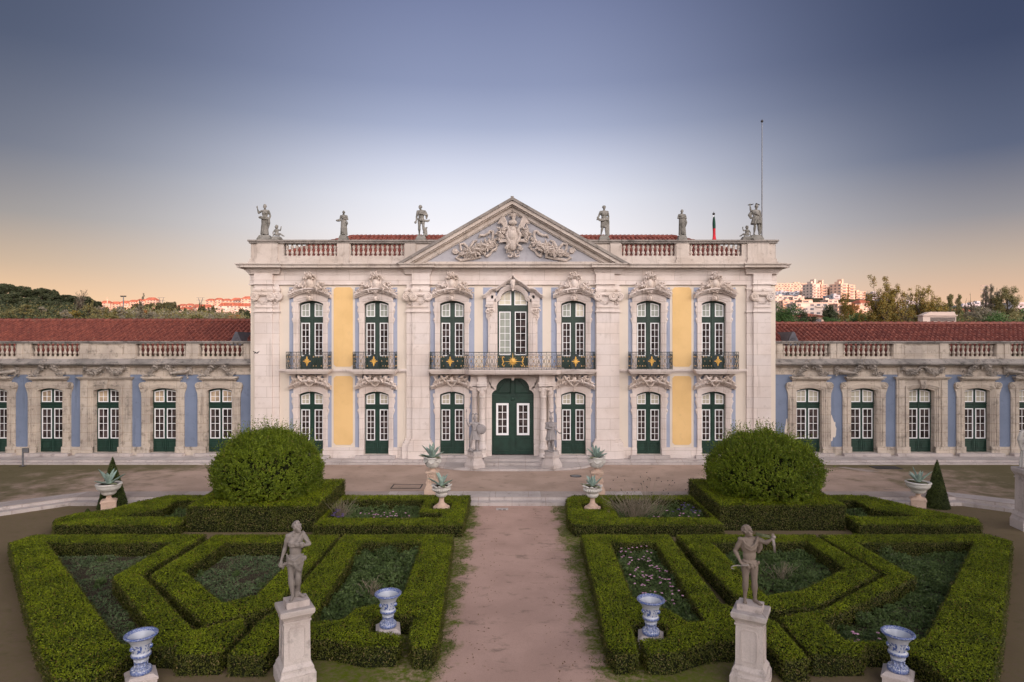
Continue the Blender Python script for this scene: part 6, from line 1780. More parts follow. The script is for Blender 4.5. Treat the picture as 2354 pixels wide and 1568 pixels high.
HR_L = [(2.42, 22.2), (5.52, 22.2), (5.42, 16.4), (6.15, 15.75), (6.42, 15.3), (6.35, 13.5), (5.78, 13.45), (5.72, 14.3), (4.5, 14.3), (3.5, 13.75), (2.95, 13.75), (2.9, 14.4), (3.55, 14.5), (3.75, 15.1), (3.3, 15.4), (2.85, 15.2), (2.8, 14.3), (2.75, 13.8), (2.25, 13.75), (2.12, 14.2), (2.27, 17.0)]
BR_L = [(3.32, 21.3), (4.85, 21.3), (4.72, 16.0), (4.7, 15.35), (4.25, 15.3), (4.0, 16.0), (3.45, 16.3), (3.2, 16.9)]
HR_C = [(5.75, 22.2), (10.6, 22.2), (10.75, 18.5), (7.75, 16.15), (6.45, 15.95), (5.95, 17.0)]
BR_C = [(6.75, 21.3), (10.0, 21.4), (9.98, 18.9), (7.8, 17.2), (6.8, 16.9)]
HR_A = [(10.75, 22.2), (16.75, 22.25), (17.0, 21.5), (10.9, 14.1), (9.6, 12.6), (8.75, 12.6), (8.75, 13.4), (8.6, 14.0), (7.9, 14.1), (7.6, 13.7), (6.5, 13.7), (6.55, 15.6), (7.85, 16.0), (10.92, 18.42)]
BR_A = [(11.6, 21.3), (15.65, 21.4), (9.5, 14.5), (8.9, 14.25), (7.6, 14.4), (7.55, 15.35), (11.65, 18.2)]
hedge(HL_A, [BL_A], .22, 'low box hedge with a chevron arm at the outer left of the parterre')
hedge(HL_C, [BL_C], .22, 'low box hedge round the pointed bed behind the woman statue')
hedge(HL_R, [BL_R], .22, 'low box hedge along the left side of the gravel path')
hedge(HR_L, [BR_L], .22, 'low box hedge along the right side of the gravel path, round the pink flowers')
hedge(HR_C, [BR_C], .22, 'low box hedge round the pointed bed behind the man with the sickle')
hedge(HR_A, [BR_A], .22, 'low box hedge with a chevron arm at the outer right of the parterre')
# rear parterres
NL = [(-3.35, 25.75), (-2.5, 25.75), (-2.5, 26.65), (-3.35, 26.65)]; BL_B = [(-7.2, 24.4), (-2.7, 24.4), (-2.75, 25.0), (-3.7, 25.2), (-3.75, 27.1), (-7.2, 27.15)]
hedge([(-7.38, 23.45), (-1.82, 23.4), (-1.85, 28.0), (-7.5, 28.0)], [BL_B, NL], .19, 'low box hedge on the left of the path behind the statue parterre', 1500, .05)
BL_B2 = [(-15.3, 24.6), (-12.75, 24.5), (-12.75, 27.1), (-14.3, 27.0), (-14.2, 25.7)]
hedge([(-17.5, 24.2), (-17.0, 23.4), (-12.45, 23.45), (-12.6, 28.0), (-15.2, 28.0), (-15.95, 26.9), (-16.3, 25.7), (-17.3, 25.0)], [BL_B2], .19, 'low wedge-shaped box hedge beside the far left bowl urn', 1500, .05)
hedge([(-12.4, 24.05), (-7.42, 24.05), (-7.6, 28.8), (-12.7, 28.8)], [], .72, 'tall square hedge block under the left leafy dome', 1300, .052, 'hedge_block', 'hedgeside', 'square hedge blocks', .05)
NR = [(2.9, 25.65), (3.75, 25.65), (3.75, 26.55), (2.9, 26.55)]; BR_B = [(4.15, 24.45), (7.75, 24.45), (7.75, 27.2), (4.2, 27.2)]
hedge([(2.15, 24.3), (2.35, 23.45), (7.9, 23.5), (7.9, 28.0), (2.7, 28.0), (2.35, 27.4)], [BR_B, NR], .19, 'low box hedge on the right of the path behind the statue parterre', 1500, .05)
BR_B2 = [(13.2, 24.6), (15.9, 24.6), (14.6, 25.8), (14.7, 27.1), (13.2, 27.2)]
hedge([(12.9, 23.5), (17.4, 23.4), (17.9, 24.3), (16.8, 25.7), (16.2, 26.9), (15.6, 28.0), (13.1, 28.0)], [BR_B2], .19, 'low wedge-shaped box hedge beside the far right bowl urn', 1500, .05)
hedge([(7.98, 24.25), (12.8, 24.25), (13.05, 28.6), (8.05, 28.9)], [], .72, 'tall square hedge block under the right leafy dome', 1300, .052, 'hedge_block', 'hedgeside', 'square hedge blocks', .05)

def dome(cx, cy, rx, z0, ztop, seed, label):
    rg = np.random.default_rng(seed)
    r = empty('topiary_dome', (cx, cy, z0), label, 'shrub', 'big leafy domes on hedge blocks')
    h = ztop-z0; zc = h*.36; rz = h-zc
    m = MB(); m.ell((0, 0, zc), (rx*.76, rx*.76, rz*.78), 28, 18); loc_part('stem_core', m, M['hedgecore'], r, True)
    loc_part('trunk', MB().tube([(0, 0, -1.0), (0, 0, zc)], [.16, .12], 8), M['bark'], r)
    n = 7000; Q = []
    u = rg.normal(size=(n, 3)); u = unit(u); u[:, 2] = np.where(u[:, 2] < -.55, -u[:, 2], u[:, 2])
    lump = 1+.035*vnoise(np.arctan2(u[:, 1], u[:, 0])*2.2, u[:, 2]*4, 1.5, seed)+.02*rg.normal(size=n)
    base = u*np.array([rx, rx, rz])*(.87*lump+.05*vnoise(u[:, 0]*3.2, u[:, 1]*3.2-u[:, 2]*3.2, 1.0, seed))[:, None]
    base[:, :2] *= (1-.13*np.clip(u[:, 2], 0, 1)**1.5)[:, None]
    d = unit(u*np.array([1, 1, 1.1])+np.array([0, 0, .75])+.22*rg.normal(size=(n, 3)))
    cl = vnoise(u[:, 0]*5, u[:, 1]*5+u[:, 2]*5, 1.0, seed+3)
    ln = rg.uniform(.10, .24, n)*(1+1.3*(rg.random(n) < .05+.10*(u[:, 2] > .45)))*(1+.6*np.clip(u[:, 2], 0, 1))*(1+.35*cl)
    pk = vnoise(u[:, 0]*7+seed, u[:, 1]*7-u[:, 2]*6, 1.0, seed+9)+.6*vnoise(u[:, 0]*13, u[:, 2]*15+u[:, 1]*13, 1.0, seed)
    ok = (pk < .80) | (rg.random(n) < .12)
    for k in range(13):
        t = (k+rg.random(n))/13; C = base+d*(ln*t)[:, None]+rg.normal(0, .034, (n, 3))*(1.25-t)[:, None]
        C[:, 2] += zc
        lq = leafquads(C, d+.8*rg.normal(size=(n, 3)), rg.uniform(.05, .085, n), .040, .5, d)
        Q.append(lq[(C[:, 2] > .02) & ok])
    obj('foliage', quads('dome_foliage', np.concatenate(Q), M['bush']), r)
dome(-10.15, 26.35, 2.34, .62, 3.28, 5, 'large round leafy dome bush rising from the left hedge block')
dome(10.5, 26.45, 2.46, .62, 3.16, 9, 'large round leafy dome bush rising from the right hedge block')
def cone(cx, cy, R, h, label):
    r = empty('topiary_cone', (cx, cy, ZG), label, 'shrub', 'dark conical topiaries')
    loc_part('stem_core', MB().lathe([(R*.9, 0), (R*.5, h*.5), (.02, h*.97)], n=16), M['hedgecore'], r)
    n = 9000; t = 1-np.sqrt(RNG.random(n)); a = RNG.uniform(0, 2*pi, n); q = R*(1-t)**.9*(1+RNG.normal(0, .03, n))
    C = np.stack([q*np.cos(a), q*np.sin(a), t*h], -1); Nn = np.stack([np.cos(a), np.sin(a), np.full(n, .4)], -1)
    obj('foliage', quads('cone_foliage', leafquads(C, Nn, .06, .035, .7), M['cone']), r)
cone(-17.5, 27.7, .58, 2.22, 'dark clipped cone behind the far left bowl urn')
cone(18.62, 27.7, .48, 2.12, 'dark clipped cone behind the far right bowl urn')
cone(-17.05, 25.4, .30, .55, 'small low green clump beside the far left bowl urn foot')

# ---- planting in the beds
def bed(poly, dens, hgt, mat_, L, seed, name='bed_plants'):
    x, y = sample(poly, [], dens); ed = edge_dist([poly], x, y)
    k = vnoise(x, y, 1.3, seed); h = hgt*np.clip(.42+.62*k+.3*vnoise(x, y, 3.1, seed+2), .06, 1.3)
    z = ZG+h*RNG.random(len(x))**.7
    C = np.stack([x, y, z], -1); Nn = np.tile([0., -.25, 1.], (len(C), 1))
    return leafquads(C, Nn, L*RNG.uniform(.6, 1.4, len(C)), L*.5, .9)
def scatter(poly, n, zlo, zhi):
    x, y = sample(poly, [], 60); i = RNG.permutation(len(x))[:n]
    return [(x[k], y[k], random.uniform(zlo, zhi)) for k in i]
def stuff(name, q, m): return tag(obj(name, quads(name, q, m)), kind='stuff')
for p, dn_, h, mt, L, sd in ((BL_A, 900, .12, 'bedgrass', .07, 1), (BL_C, 900, .12, 'bedgrass', .075, 2), (BL_R, 1500, .50, 'bed', .09, 3), (BR_L, 1500, .42, 'bed', .09, 4), (BR_C, 1200, .32, 'bed', .085, 5), (BR_A, 1100, .28, 'bed', .085, 6),
                         (BL_B, 1000, .38, 'bed', .09, 7), (BL_B2, 700, .25, 'bed', .09, 8), (BR_B, 1000, .42, 'bed', .09, 9), (BR_B2, 800, .35, 'bed', .09, 10)):
    q = bed(p, dn_, h, mt, L, sd); stuff('bed_foliage', q, M[mt])
# bushy perennials standing above the ground cover
for i, (p, n_, lo, hi) in enumerate(((BL_R, 16, .25, .55), (BR_L, 14, .2, .48), (BR_C, 12, .15, .42), (BR_A, 16, .15, .45), (BL_B, 10, .2, .45), (BR_B, 10, .2, .5), (BL_A, 7, .08, .22), (BL_C, 6, .08, .22))):
    Q = []
    for x, y, h in scatter(p, n_, lo, hi):
        k = 420; g = unit(RNG.normal(size=(k, 3)))*(RNG.random((k, 1))**.4); w_ = h*RNG.uniform(.55, .9)
        C = np.stack([x+g[:, 0]*w_, y+g[:, 1]*w_, ZG+h*.5+g[:, 2]*h*.5], -1); C = C[in_area(p, [], C[:, 0], C[:, 1])]
        Q.append(leafquads(C, RNG.normal(size=C.shape)+np.array([0, -.4, .7]), .07*RNG.uniform(.6, 1.3, len(C)), .035, .6))
    stuff('bed_perennials', np.concatenate(Q), M['bed'])
# fallen leaves and weed tufts on the gravel
x = RNG.uniform(-2.3, 2.6, 900); y = RNG.uniform(12.5, 28, 900); kk = (np.abs(x-.2) > .6) & ~np.any([inside(ccw(list(p)), x, y) for p in (HL_R, HR_L)], axis=0)
C = np.stack([x, y, np.full(900, ZG+.012)], -1)[kk]; stuff('fallen_leaves', leafquads(C, np.tile([0., 0., 1.], (len(C), 1)), .055, .03, .25), M['fallen'])
Q = []
for x0, x1, y0, y1, n_ in ((-1.95, -1.35, 13.6, 22.4, 4200), (1.75, 2.45, 13.6, 22.4, 4200), (-2.0, -1.45, 22.4, 28, 2600), (1.75, 2.4, 22.4, 28, 2600), (-7.2, -2.0, 13.2, 14.3, 2600), (2.2, 7.4, 13.1, 14.2, 2600)):
    x = RNG.uniform(x0, x1, n_); y = RNG.uniform(y0, y1, n_); g_ = vnoise(x, y, 1.7, 3)+.6*vnoise(x, y, 5, 9); e_ = 1-np.abs(np.abs(x-.2)-1.95)/.75
    kk = g_+RNG.normal(0, .25, n_)+.7*np.clip(e_, -1, 1) > .62
    C = np.stack([x, y, ZG+.012+.02*RNG.random(n_)], -1)[kk]; Q.append(leafquads(C, RNG.normal(size=C.shape)*.6+np.array([0, -.3, .9]), .05, .014, .5))
stuff('weed_tufts', np.concatenate(Q), M['weed'])
# bare soil under the planting
for p in (BL_A, BL_C, BL_R, BR_L, BR_C, BR_A, BL_B, BL_B2, BR_B, BR_B2):
    tag(put('bed_soil', MB().slab(ccw(p), ZG-.2, ZG+.015), M['soil']), kind='structure')
def blooms(pts, m, r, name):
    m_ = []
    for x, y, z in pts:
        for k in range(5):
            a = k*1.257+random.random(); C = np.array([[x+r*.6*cos(a), y+r*.6*sin(a), z]])
            m_.append(leafquads(C, np.array([[cos(a)*.5, sin(a)*.5-.3, 1.]]), r*1.3, r*1.0, .2))
    return stuff(name, np.concatenate(m_), m)
P = [(a, b, c) for a, b, c in scatter([(3.4, 21.2), (4.6, 21.2), (4.6, 16.6), (3.5, 17.0)], 85, .02, .22)]
blooms(P, M['pink'], .035, 'pink_blossoms')
blooms(scatter([(-6.2, 25.6), (-3.9, 25.4), (-3.9, 24.6), (-6.3, 24.6)], 30, .0, .18), M['pink'], .04, 'pink_blossoms')
blooms(scatter([(5.6, 25.4), (7.4, 25.4), (7.4, 24.6), (5.6, 24.6)], 12, .05, .25), M['pink'], .04, 'pink_blossoms')
blooms(scatter([(8.0, 15.2), (8.8, 15.2), (8.6, 14.6), (7.9, 14.6)], 8, .0, .15), M['pink'], .04, 'pink_blossoms')
blooms(scatter([(-7.1, 25.4), (-6.5, 25.4), (-6.5, 24.7), (-7.1, 24.7)], 10, .0, .3), M['purple'], .06, 'purple_blossoms')
blooms(scatter([(6.4, 26.2), (7.6, 26.2), (7.6, 25.2), (6.4, 25.2)], 14, .1, .35), M['purple'], .05, 'purple_blossoms')
def clump(cx, cy, n, h, spread, label, seeds=0, thick=.008, mat_='drystalk'):
    r = empty('dry_stalks', (cx, cy, ZG), label, 'plant', 'clumps of dry stalks in the beds')
    m = MB(); s = MB()
    for i in range(n):
        a = random.uniform(0, 2*pi); q = spread*random.random(); hh = h*random.uniform(.5, 1); t = (random.gauss(0, .18), random.gauss(0, .12))
        p0 = Vector((q*cos(a)*.4, q*sin(a)*.4, 0)); p1 = p0+Vector((q*cos(a)*.3+t[0]*hh*.5, q*sin(a)*.3+t[1]*hh*.5, hh*.55)); p2 = p1+Vector((q*cos(a)*.5+t[0]*hh, q*sin(a)*.3+t[1]*hh, hh*.45))
        m.tube([p0, p1, p2], [thick, thick*.8, thick*.4], 4, cap=False)
        for _ in range(2):
            b = p1.lerp(p2, random.random()); m.tube([b, b+Vector((random.gauss(0, .08), random.gauss(0, .06), .12*h))], [thick*.6, thick*.3], 4, cap=False)
        if seeds and random.random() < seeds: s.ell(tuple(p2), .022, 5, 4)
    loc_part('stems', m, M[mat_], r)
    if seeds: tag(loc_part('seed_heads', s, M['dark'], r), kind='stuff')
clump(-3.95, 17.6, 18, .70, .22, 'pale dry stalk clump in the bed left of the path', 0, .012)
clump(-6.9, 25.6, 60, .95, .55, 'tall dry grass clump beside the left dome hedge block', 0, .008)
clump(4.9, 25.6, 150, 1.05, 1.1, 'wide grey brush of dry stems behind the right path urn', 0, .009)
clump(5.5, 25.9, 46, 1.75, 1.3, 'tall airy dry stems with dark seed heads right of the path', .8, .005)
clump(8.2, 19.2, 30, .6, .5, 'low dry grass tuft in the pointed bed behind the man statue', 0, .007)
clump(8.7, 17.9, 12, .5, .2, 'small pale dry stalks near the tip of the right pointed bed', 0, .010)
# ------------------------------------------------------------------ trees beyond the palace, far town, masts
def tree(px, Y, ptop, width, kind, label, mat_, n=2600, leaf=.34, pbase=None, seed=None, group='trees beyond the palace'):
    """tree at photo column px and depth Y whose top shows at row ptop; width in photo pixels"""
    n = int(n*2.0); leaf = leaf*.78
    rg = np.random.default_rng(seed if seed is not None else abs(int(px*7+Y))); random.seed(int(px*3+Y))
    if Y < 135: Y = Y*1.55 if px > 1200 else Y*1.5
    x = fx(px, Y); zb = float(H(x, Y)); zt = fz(ptop, Y); h = max(zt-zb, 3.0)*(1.12 if kind == 'open' else 1.04); R = width/2/KP*Y
    r = empty('tree', (x, Y, zb), label, 'tree', group)
    tr = MB(); C = []
    def sway(t): return Vector((.25*R*sin(2.2*t+px)*.3, 0, h*t))
    if kind == 'umbrella':
        tr.tube([(0, 0, -1), sway(.35), sway(.7)], [h*.022+.08, h*.018+.06, h*.012+.05], 7)
        k = 56
        for i in range(k):
            a = rg.uniform(0, 2*pi); q = R*sqrt(rg.random())*.9; zz = h*(.50+.44*rg.random()**.6*(1-.35*(q/R)**2))
            C.append((q*cos(a), q*sin(a), zz, R*.24, h*.055))
            if i < 9: tr.tube([sway(.45+.02*i), (q*cos(a)*.5, q*sin(a)*.5, zz*.9), (q*cos(a), q*sin(a), zz)], [.12, .09, .03], 5)
    elif kind == 'mass':
        tr.tube([(0, 0, -1), sway(.3), sway(.6)], [h*.03+.08, h*.022+.05, .06], 7)
        k = 44
        for i in range(k):
            u = unit(rg.normal(size=(1, 3)))[0]; q = rg.uniform(.45, .95)
            C.append((u[0]*R*q, u[1]*R*q, h*.56+u[2]*h*.40*q, R*.30, h*.10))
            if i < 7: tr.tube([sway(.3+.03*i), (u[0]*R*q, u[1]*R*q, h*.56+u[2]*h*.38*q)], [.12, .03], 5)
    elif kind == 'poplar':
        tr.tube([(0, 0, -1), sway(.4), sway(.97)], [h*.02+.05, h*.014+.04, .03], 6)
        for i in range(46):
            t = rg.uniform(.12, 1.0); q = R*(sin(pi*min(1, t*.82+.12))**.8)*rg.uniform(.2, 1); a = rg.uniform(0, 2*pi)
            C.append((q*cos(a), q*sin(a), h*t, R*.30, h*.06))
            if i < 16: tr.tube([sway(t*.8), (q*cos(a)*.7, q*sin(a)*.7, h*t)], [.06, .02], 4)
    elif kind in ('open', 'bare'):
        tr.tube([(0, 0, -1), sway(.25), sway(.5)], [h*.028+.06, h*.022+.05, h*.016+.03], 7)
        nb = 12 if kind == 'open' else 14
        for i in range(nb):
            a = rg.uniform(0, 2*pi); t = rg.uniform(.25, .55); q = R*rg.uniform(.35, 1.0); zt_ = h*(rg.uniform(.42, .98)-.34*(q/R)**2)
            p1 = sway(t); p3 = Vector((q*cos(a), q*sin(a)*.8, zt_)); p2 = p1.lerp(p3, .5)+Vector((0, 0, h*.05))
            tr.tube([p1, p2, p3], [h*.012+.03, h*.008+.02, .025], 5)
            for j in range(5):
                b = p1.lerp(p3, rg.uniform(.35, 1)); e = b+Vector((rg.normal(0, R*.22), rg.normal(0, R*.2), abs(rg.normal(0, h*.10))))
                tr.tube([b, e], [.05, .02], 4); C.append((e.x, e.y, e.z, R*.17, h*.055))
                for jj in range(2):
                    e2 = e+Vector((rg.normal(0, R*.12), rg.normal(0, R*.1), abs(rg.normal(0, h*.05)))); tr.tube([e, e2], [.03, .015], 3, cap=False)
                    if kind == 'open': C.append((e2.x, e2.y, e2.z, R*.11, h*.035))
    if kind == 'open':
        for i in range(26):
            u = unit(rg.normal(size=(1, 3)))[0]*rg.uniform(.35, .92); C.append((u[0]*R*.9, u[1]*R*.9, h*.60+u[2]*h*.34, R*.16, h*.045))
    loc_part('trunk', tr, M['bark'], r)
    C = np.array(C); w = C[:, 3]; idx = rg.choice(len(C), n, p=w/w.sum())
    g = unit(rg.normal(size=(n, 3)))*(rg.random((n, 1))**.45)
    P = C[idx, :3]+g*np.stack([C[idx, 3], C[idx, 3], C[idx, 4]], -1)
    P[:, 2] = np.maximum(P[:, 2], .1)
    obj('crown', quads('crown', leafquads(P, g+np.array([0, -.3, .5]), leaf*rg.uniform(.6, 1.3, n), leaf*.6, .7), M[mat_]), r)
# left wooded hill: umbrella pines over a thicket
for i, (px, Y, top, wd) in enumerate([(6, 112, 650, 70), (54, 118, 659, 62), (30, 100, 672, 74), (94, 124, 662, 44), (118, 130, 665, 34), (148, 122, 676, 60), (84, 104, 684, 66), (128, 108, 690, 60), (186, 120, 681, 58), (212, 126, 690, 44), (-34, 108, 652, 70), (176, 104, 698, 56), (-50, 92, 672, 80)]):
    tree(px, Y, top, wd, 'umbrella' if i not in (2, 6, 7, 11, 12) else 'mass', ['dark umbrella pine at the far left on the wooded hill', 'broad dark umbrella pine on the crest of the left hill', 'dense dark tree low on the left hill', 'small-headed pine standing up from the left hill crest', 'second small-headed pine on the left hill crest', 'dark pine on the slope of the left hill', 'dense dark tree mid-slope on the left hill', 'dense dark tree above the left wing roof', 'dark rounded pine at the foot of the left hill', 'last dark pine to the right of the left wood', 'dark pine partly outside the left picture edge', 'dark tree under the bare tree on the left', 'dense dark tree at the left picture edge'][i], 'pine', 5200, .42)
tree(184, 96, 660, 40, 'bare', 'bare tree with thin upswept twigs above the left wood', 'grey', 260, .28)
for i, (px, top, wd, k, mt) in enumerate([(20, 708, 30, 'mass', 'olive'), (60, 704, 34, 'poplar', 'olive'), (96, 708, 26, 'poplar', 'grey'), (120, 712, 30, 'mass', 'olive'), (150, 716, 30, 'poplar', 'grey'), (176, 712, 34, 'mass', 'autumn'), (206, 700, 34, 'open', 'olive'), (232, 703, 30, 'open', 'grey'), (254, 705, 30, 'mass', 'olive'), (276, 708, 34, 'poplar', 'grey'), (300, 712, 34, 'mass', 'olive'), (330, 712, 26, 'mass', 'orange'), (322, 700, 26, 'open', 'grey'), (352, 716, 34, 'mass', 'grey'), (384, 718, 36, 'mass', 'grey'), (420, 716, 40, 'mass', 'olive'), (452, 719, 44, 'mass', 'olive'), (482, 722, 30, 'mass', 'grey'), (540, 722, 40, 'mass', 'orange'), (566, 712, 22, 'mass', 'pine')]):
    tree(px, 82+4*(i % 4), top, wd, k, 'shrubby %s tree above the left roof ridge, %s' % ({'olive': 'olive-green', 'grey': 'grey leafless', 'autumn': 'yellowing', 'orange': 'orange', 'pine': 'dark green'}[mt],
         ['at the picture edge', 'under the tall pines', 'beside a pale poplar', 'under the pine slope', 'thin and pale', 'before the dark trees', 'below the bare tree', 'right of the bare tree', 'before the terraced houses', 'by the light mast', 'right of the light mast', 'bright as a flame', 'with open branches', 'below the umbrella pines', 'below the pylon', 'low and round', 'wide and low', 'near the white building', 'against the white building', 'next to the pavilion wall'][i]), mt, 1700, .36, group='thicket behind the left wing')
# umbrella pines in front of the far left town
for i, (px, top, wd) in enumerate([(322, 697, 46), (356, 695, 52), (384, 694, 26), (396, 695, 34)]):
    tree(px, 330, top, wd, 'umbrella', ['brownish broad pine before the terraced town', 'widest brown-green pine before the left town', 'small dark pine beside the left pylon', 'dark pine right of the left pylon'][i], 'pine', 1800, 1.0, group='pines before the far town')
for i, (px, top, wd) in enumerate([(428, 706, 18), (454, 708, 18), (476, 707, 20), (488, 703, 16), (460, 700, 10), (468, 699, 8), (553, 706, 22)]):
    tree(px, 300, top, wd, 'mass', ['dark round tree among the low houses', 'second dark round tree among the low houses', 'dark tree left of the modern white building', 'taller dark tree beside the row of towers', 'tiny dark tree on the town skyline', 'tinier dark tree on the town skyline', 'dark trees below the red-roofed block'][i], 'pine', 1000, .9, group='dark trees in the far town')
# right-hand side trees
tree(1800, 62, 690, 116, 'mass', 'broad dark green conifer beside the pavilion on the right', 'dkgreen', 7000, .30)
tree(1850, 74, 711, 50, 'mass', 'grey-green tree right of the broad conifer', 'pine', 2400, .30)
tree(1905, 110, 700, 36, 'mass', 'dark slate-green tree below the white tower', 'pine', 2600, .42)
tree(1906, 78, 728, 50, 'mass', 'low bright green shrub behind the right roof ridge', 'dkgreen', 2400, .26)
tree(1941, 70, 681, 38, 'poplar', 'slender yellowing poplar before the right towers', 'autumn', 2200, .26)
tree(1980, 78, 719, 66, 'mass', 'rounded bright green tree crown right of the poplar', 'dkgreen', 4200, .26)
tree(1962, 300, 695, 34, 'mass', 'russet tree below the second tower', 'orange', 1500, .9)
tree(2038, 66, 641, 104, 'open', 'tallest tree of the right side with sparse yellow leaves', 'autumn', 8000, .27)
tree(2078, 72, 674, 40, 'open', 'small thin tree right of the tallest one', 'grey', 900, .24)
tree(2128, 68, 658, 86, 'open', 'leaning half-bare tree with yellow leaves left of the roof lantern', 'autumn', 5200, .26)
tree(2090, 76, 706, 90, 'mass', 'low olive thicket under the half-bare trees', 'olive', 3600, .28)
tree(2184, 82, 678, 20, 'poplar', 'slim brown poplar behind the roof lantern', 'olive', 2200, .26)
tree(2204, 84, 681, 18, 'poplar', 'second slim brown poplar right of the lantern', 'olive', 1100, .26)
tree(2160, 88, 700, 70, 'mass', 'brown-green bushes behind the roof lantern', 'olive', 2600, .3)
tree(2221, 90, 686, 14, 'bare', 'thin bare sapling right of the lantern', 'grey', 90, .24)
tree(2233, 90, 684, 16, 'bare', 'second thin bare sapling right of the lantern', 'grey', 90, .24)
tree(2206, 58, 723, 18, 'mass', 'small round dark bush right of the roof lantern', 'dkgreen', 900, .2)
for i, px in enumerate((2266, 2278, 2291)): tree(px, 92, 662-3*(i % 2), 22, 'poplar', ['leafless grey poplar, first of the tall row on the right', 'middle leafless poplar of the tall row on the right', 'third leafless poplar beside the dense tree'][i], 'grey', 2200, .24)
tree(2313, 90, 657, 54, 'mass', 'dense brownish-green tree at the end of the poplar row', 'olive', 4200, .30)
tree(2262, 84, 705, 70, 'mass', 'brown scrub on the slope beneath the poplars', 'grey', 3000, .28)
tree(2330, 58, 703, 150, 'mass', 'large dark green pine crown at the right picture edge', 'dkgreen', 9000, .28)
tree(2250, 60, 724, 70, 'mass', 'low dark brown-green bushes left of the large pine', 'pine', 2200, .26)
for i, (px, top, wd) in enumerate([(-150, 640, 120), (2480, 650, 140), (2400, 690, 80)]): tree(px, 70, top, wd, 'mass', ['big dark tree outside the left picture edge', 'big dark tree outside the right picture edge', 'dark tree just outside the right picture edge'][i], 'pine', 5000, .4)
# unseen trees added beside and behind the camera to darken the garden's flanks
for i, (X_, Y_, h_, R_) in enumerate([(-29, 15, 19, 7), (-24, 4, 20, 7), (-20, -7, 20, 6.5), (30, 16, 19, 7), (25, 4.5, 20, 7), (21, -7, 20, 6.5), (-12.5, -11, 18, 5.5), (13.5, -11, 18, 5.5), (-38, 24, 17, 6), (39, 25, 17, 6)]):
    px_ = 1176.5+X_*KP/40.0; rg = np.random.default_rng(i+40); r = empty('tree', (X_, Y_, ZG), ['added tall shade tree outside the left edge beside the hedges', 'added tall shade tree left of the camera', 'added tall shade tree behind the camera on the left', 'added tall shade tree outside the right edge beside the hedges', 'added tall shade tree right of the camera', 'added tall shade tree behind the camera on the right', 'added shade tree behind the camera, nearest on the left', 'added shade tree behind the camera, nearest on the right', 'added tall shade tree outside the frame before the left wing', 'added tall shade tree outside the frame before the right wing'][i], 'tree', 'added shade trees beside the garden')
    tr = MB().tube([(0, 0, -.3), (.1, 0, 3), (-.1, .1, h_*.7)], [.38, .28, .1], 8)
    u = unit(rg.normal(size=(60, 3))); cc = u*np.array([R_*.75, R_*.75, h_*.36])*rg.uniform(.4, 1, (60, 1)); cc[:, 2] += h_*.58
    for k in range(9): tr.tube([(0, 0, h_*.25+.3*k), tuple(cc[k])], [.12, .04], 5)
    loc_part('trunk', tr, M['bark'], r)
    n = 7000; g = unit(rg.normal(size=(n, 3)))*(rg.random((n, 1))**.4)*np.array([R_*.34, R_*.34, h_*.13]); P = cc[rg.integers(0, 60, n)]+g
    obj('crown', quads('crown', leafquads(P, g+np.array([0, 0, .4]), .42*rg.uniform(.6, 1.3, n), .28, .7), M['pine']), r)
# undergrowth filling the slopes behind the wings: reads as one mass
def woodland(name, pa, pb, Ya, Yb, n, hgt, m, seed, leaf=.6, fade=40):
    rg = np.random.default_rng(seed); px = rg.uniform(pa, pb, n); Y = rg.uniform(Ya, Yb, n); x = (px-1176.5)/KP*Y
    k = .5+.5*vnoise(x, Y, .22*60/hgt/10, seed); h = hgt*np.clip(.25+.85*k+.3*vnoise(x, Y, .9, seed+1), .1, 1.6)
    h = h*np.clip(np.minimum((px-pa), (pb-px))/fade, .15, 1)
    z = H(x, Y)+h*rg.random(n)**.6; C = np.stack([x, Y, z], -1)
    tag(obj(name, quads(name, leafquads(C, rg.normal(size=(n, 3))+np.array([0, -.6, .7]), leaf*rg.uniform(.6, 1.3, n), leaf*.6, .5), M[m])), kind='stuff')
woodland('woodland', -90, 260, 118, 215, 70000, 4.0, 'pine', 3, .45, 70)
woodland('undergrowth', -90, 600, 112, 150, 60000, 3.6, 'olive', 4, .36)
woodland('undergrowth', 200, 600, 112, 165, 50000, 3.4, 'grey', 5, .36)
woodland('undergrowth', 250, 600, 170, 300, 26000, 4.5, 'olive', 8, .9)
woodland('woodland', 1890, 2420, 150, 330, 40000, 4.5, 'dkgreen', 6, .8, 60)
woodland('undergrowth', 1900, 2420, 100, 150, 60000, 3.6, 'olive', 7, .36, 60)
woodland('woodland', 1900, 2420, 330, 560, 30000, 6.0, 'pine', 9, 1.6, 60)
woodland('woodland', 1760, 1930, 300, 440, 16000, 4.0, 'pine', 12, 1.4, 20)
woodland('woodland', 150, 620, 330, 800, 40000, 6.0, 'pine', 10, 1.8)
random.seed(5)
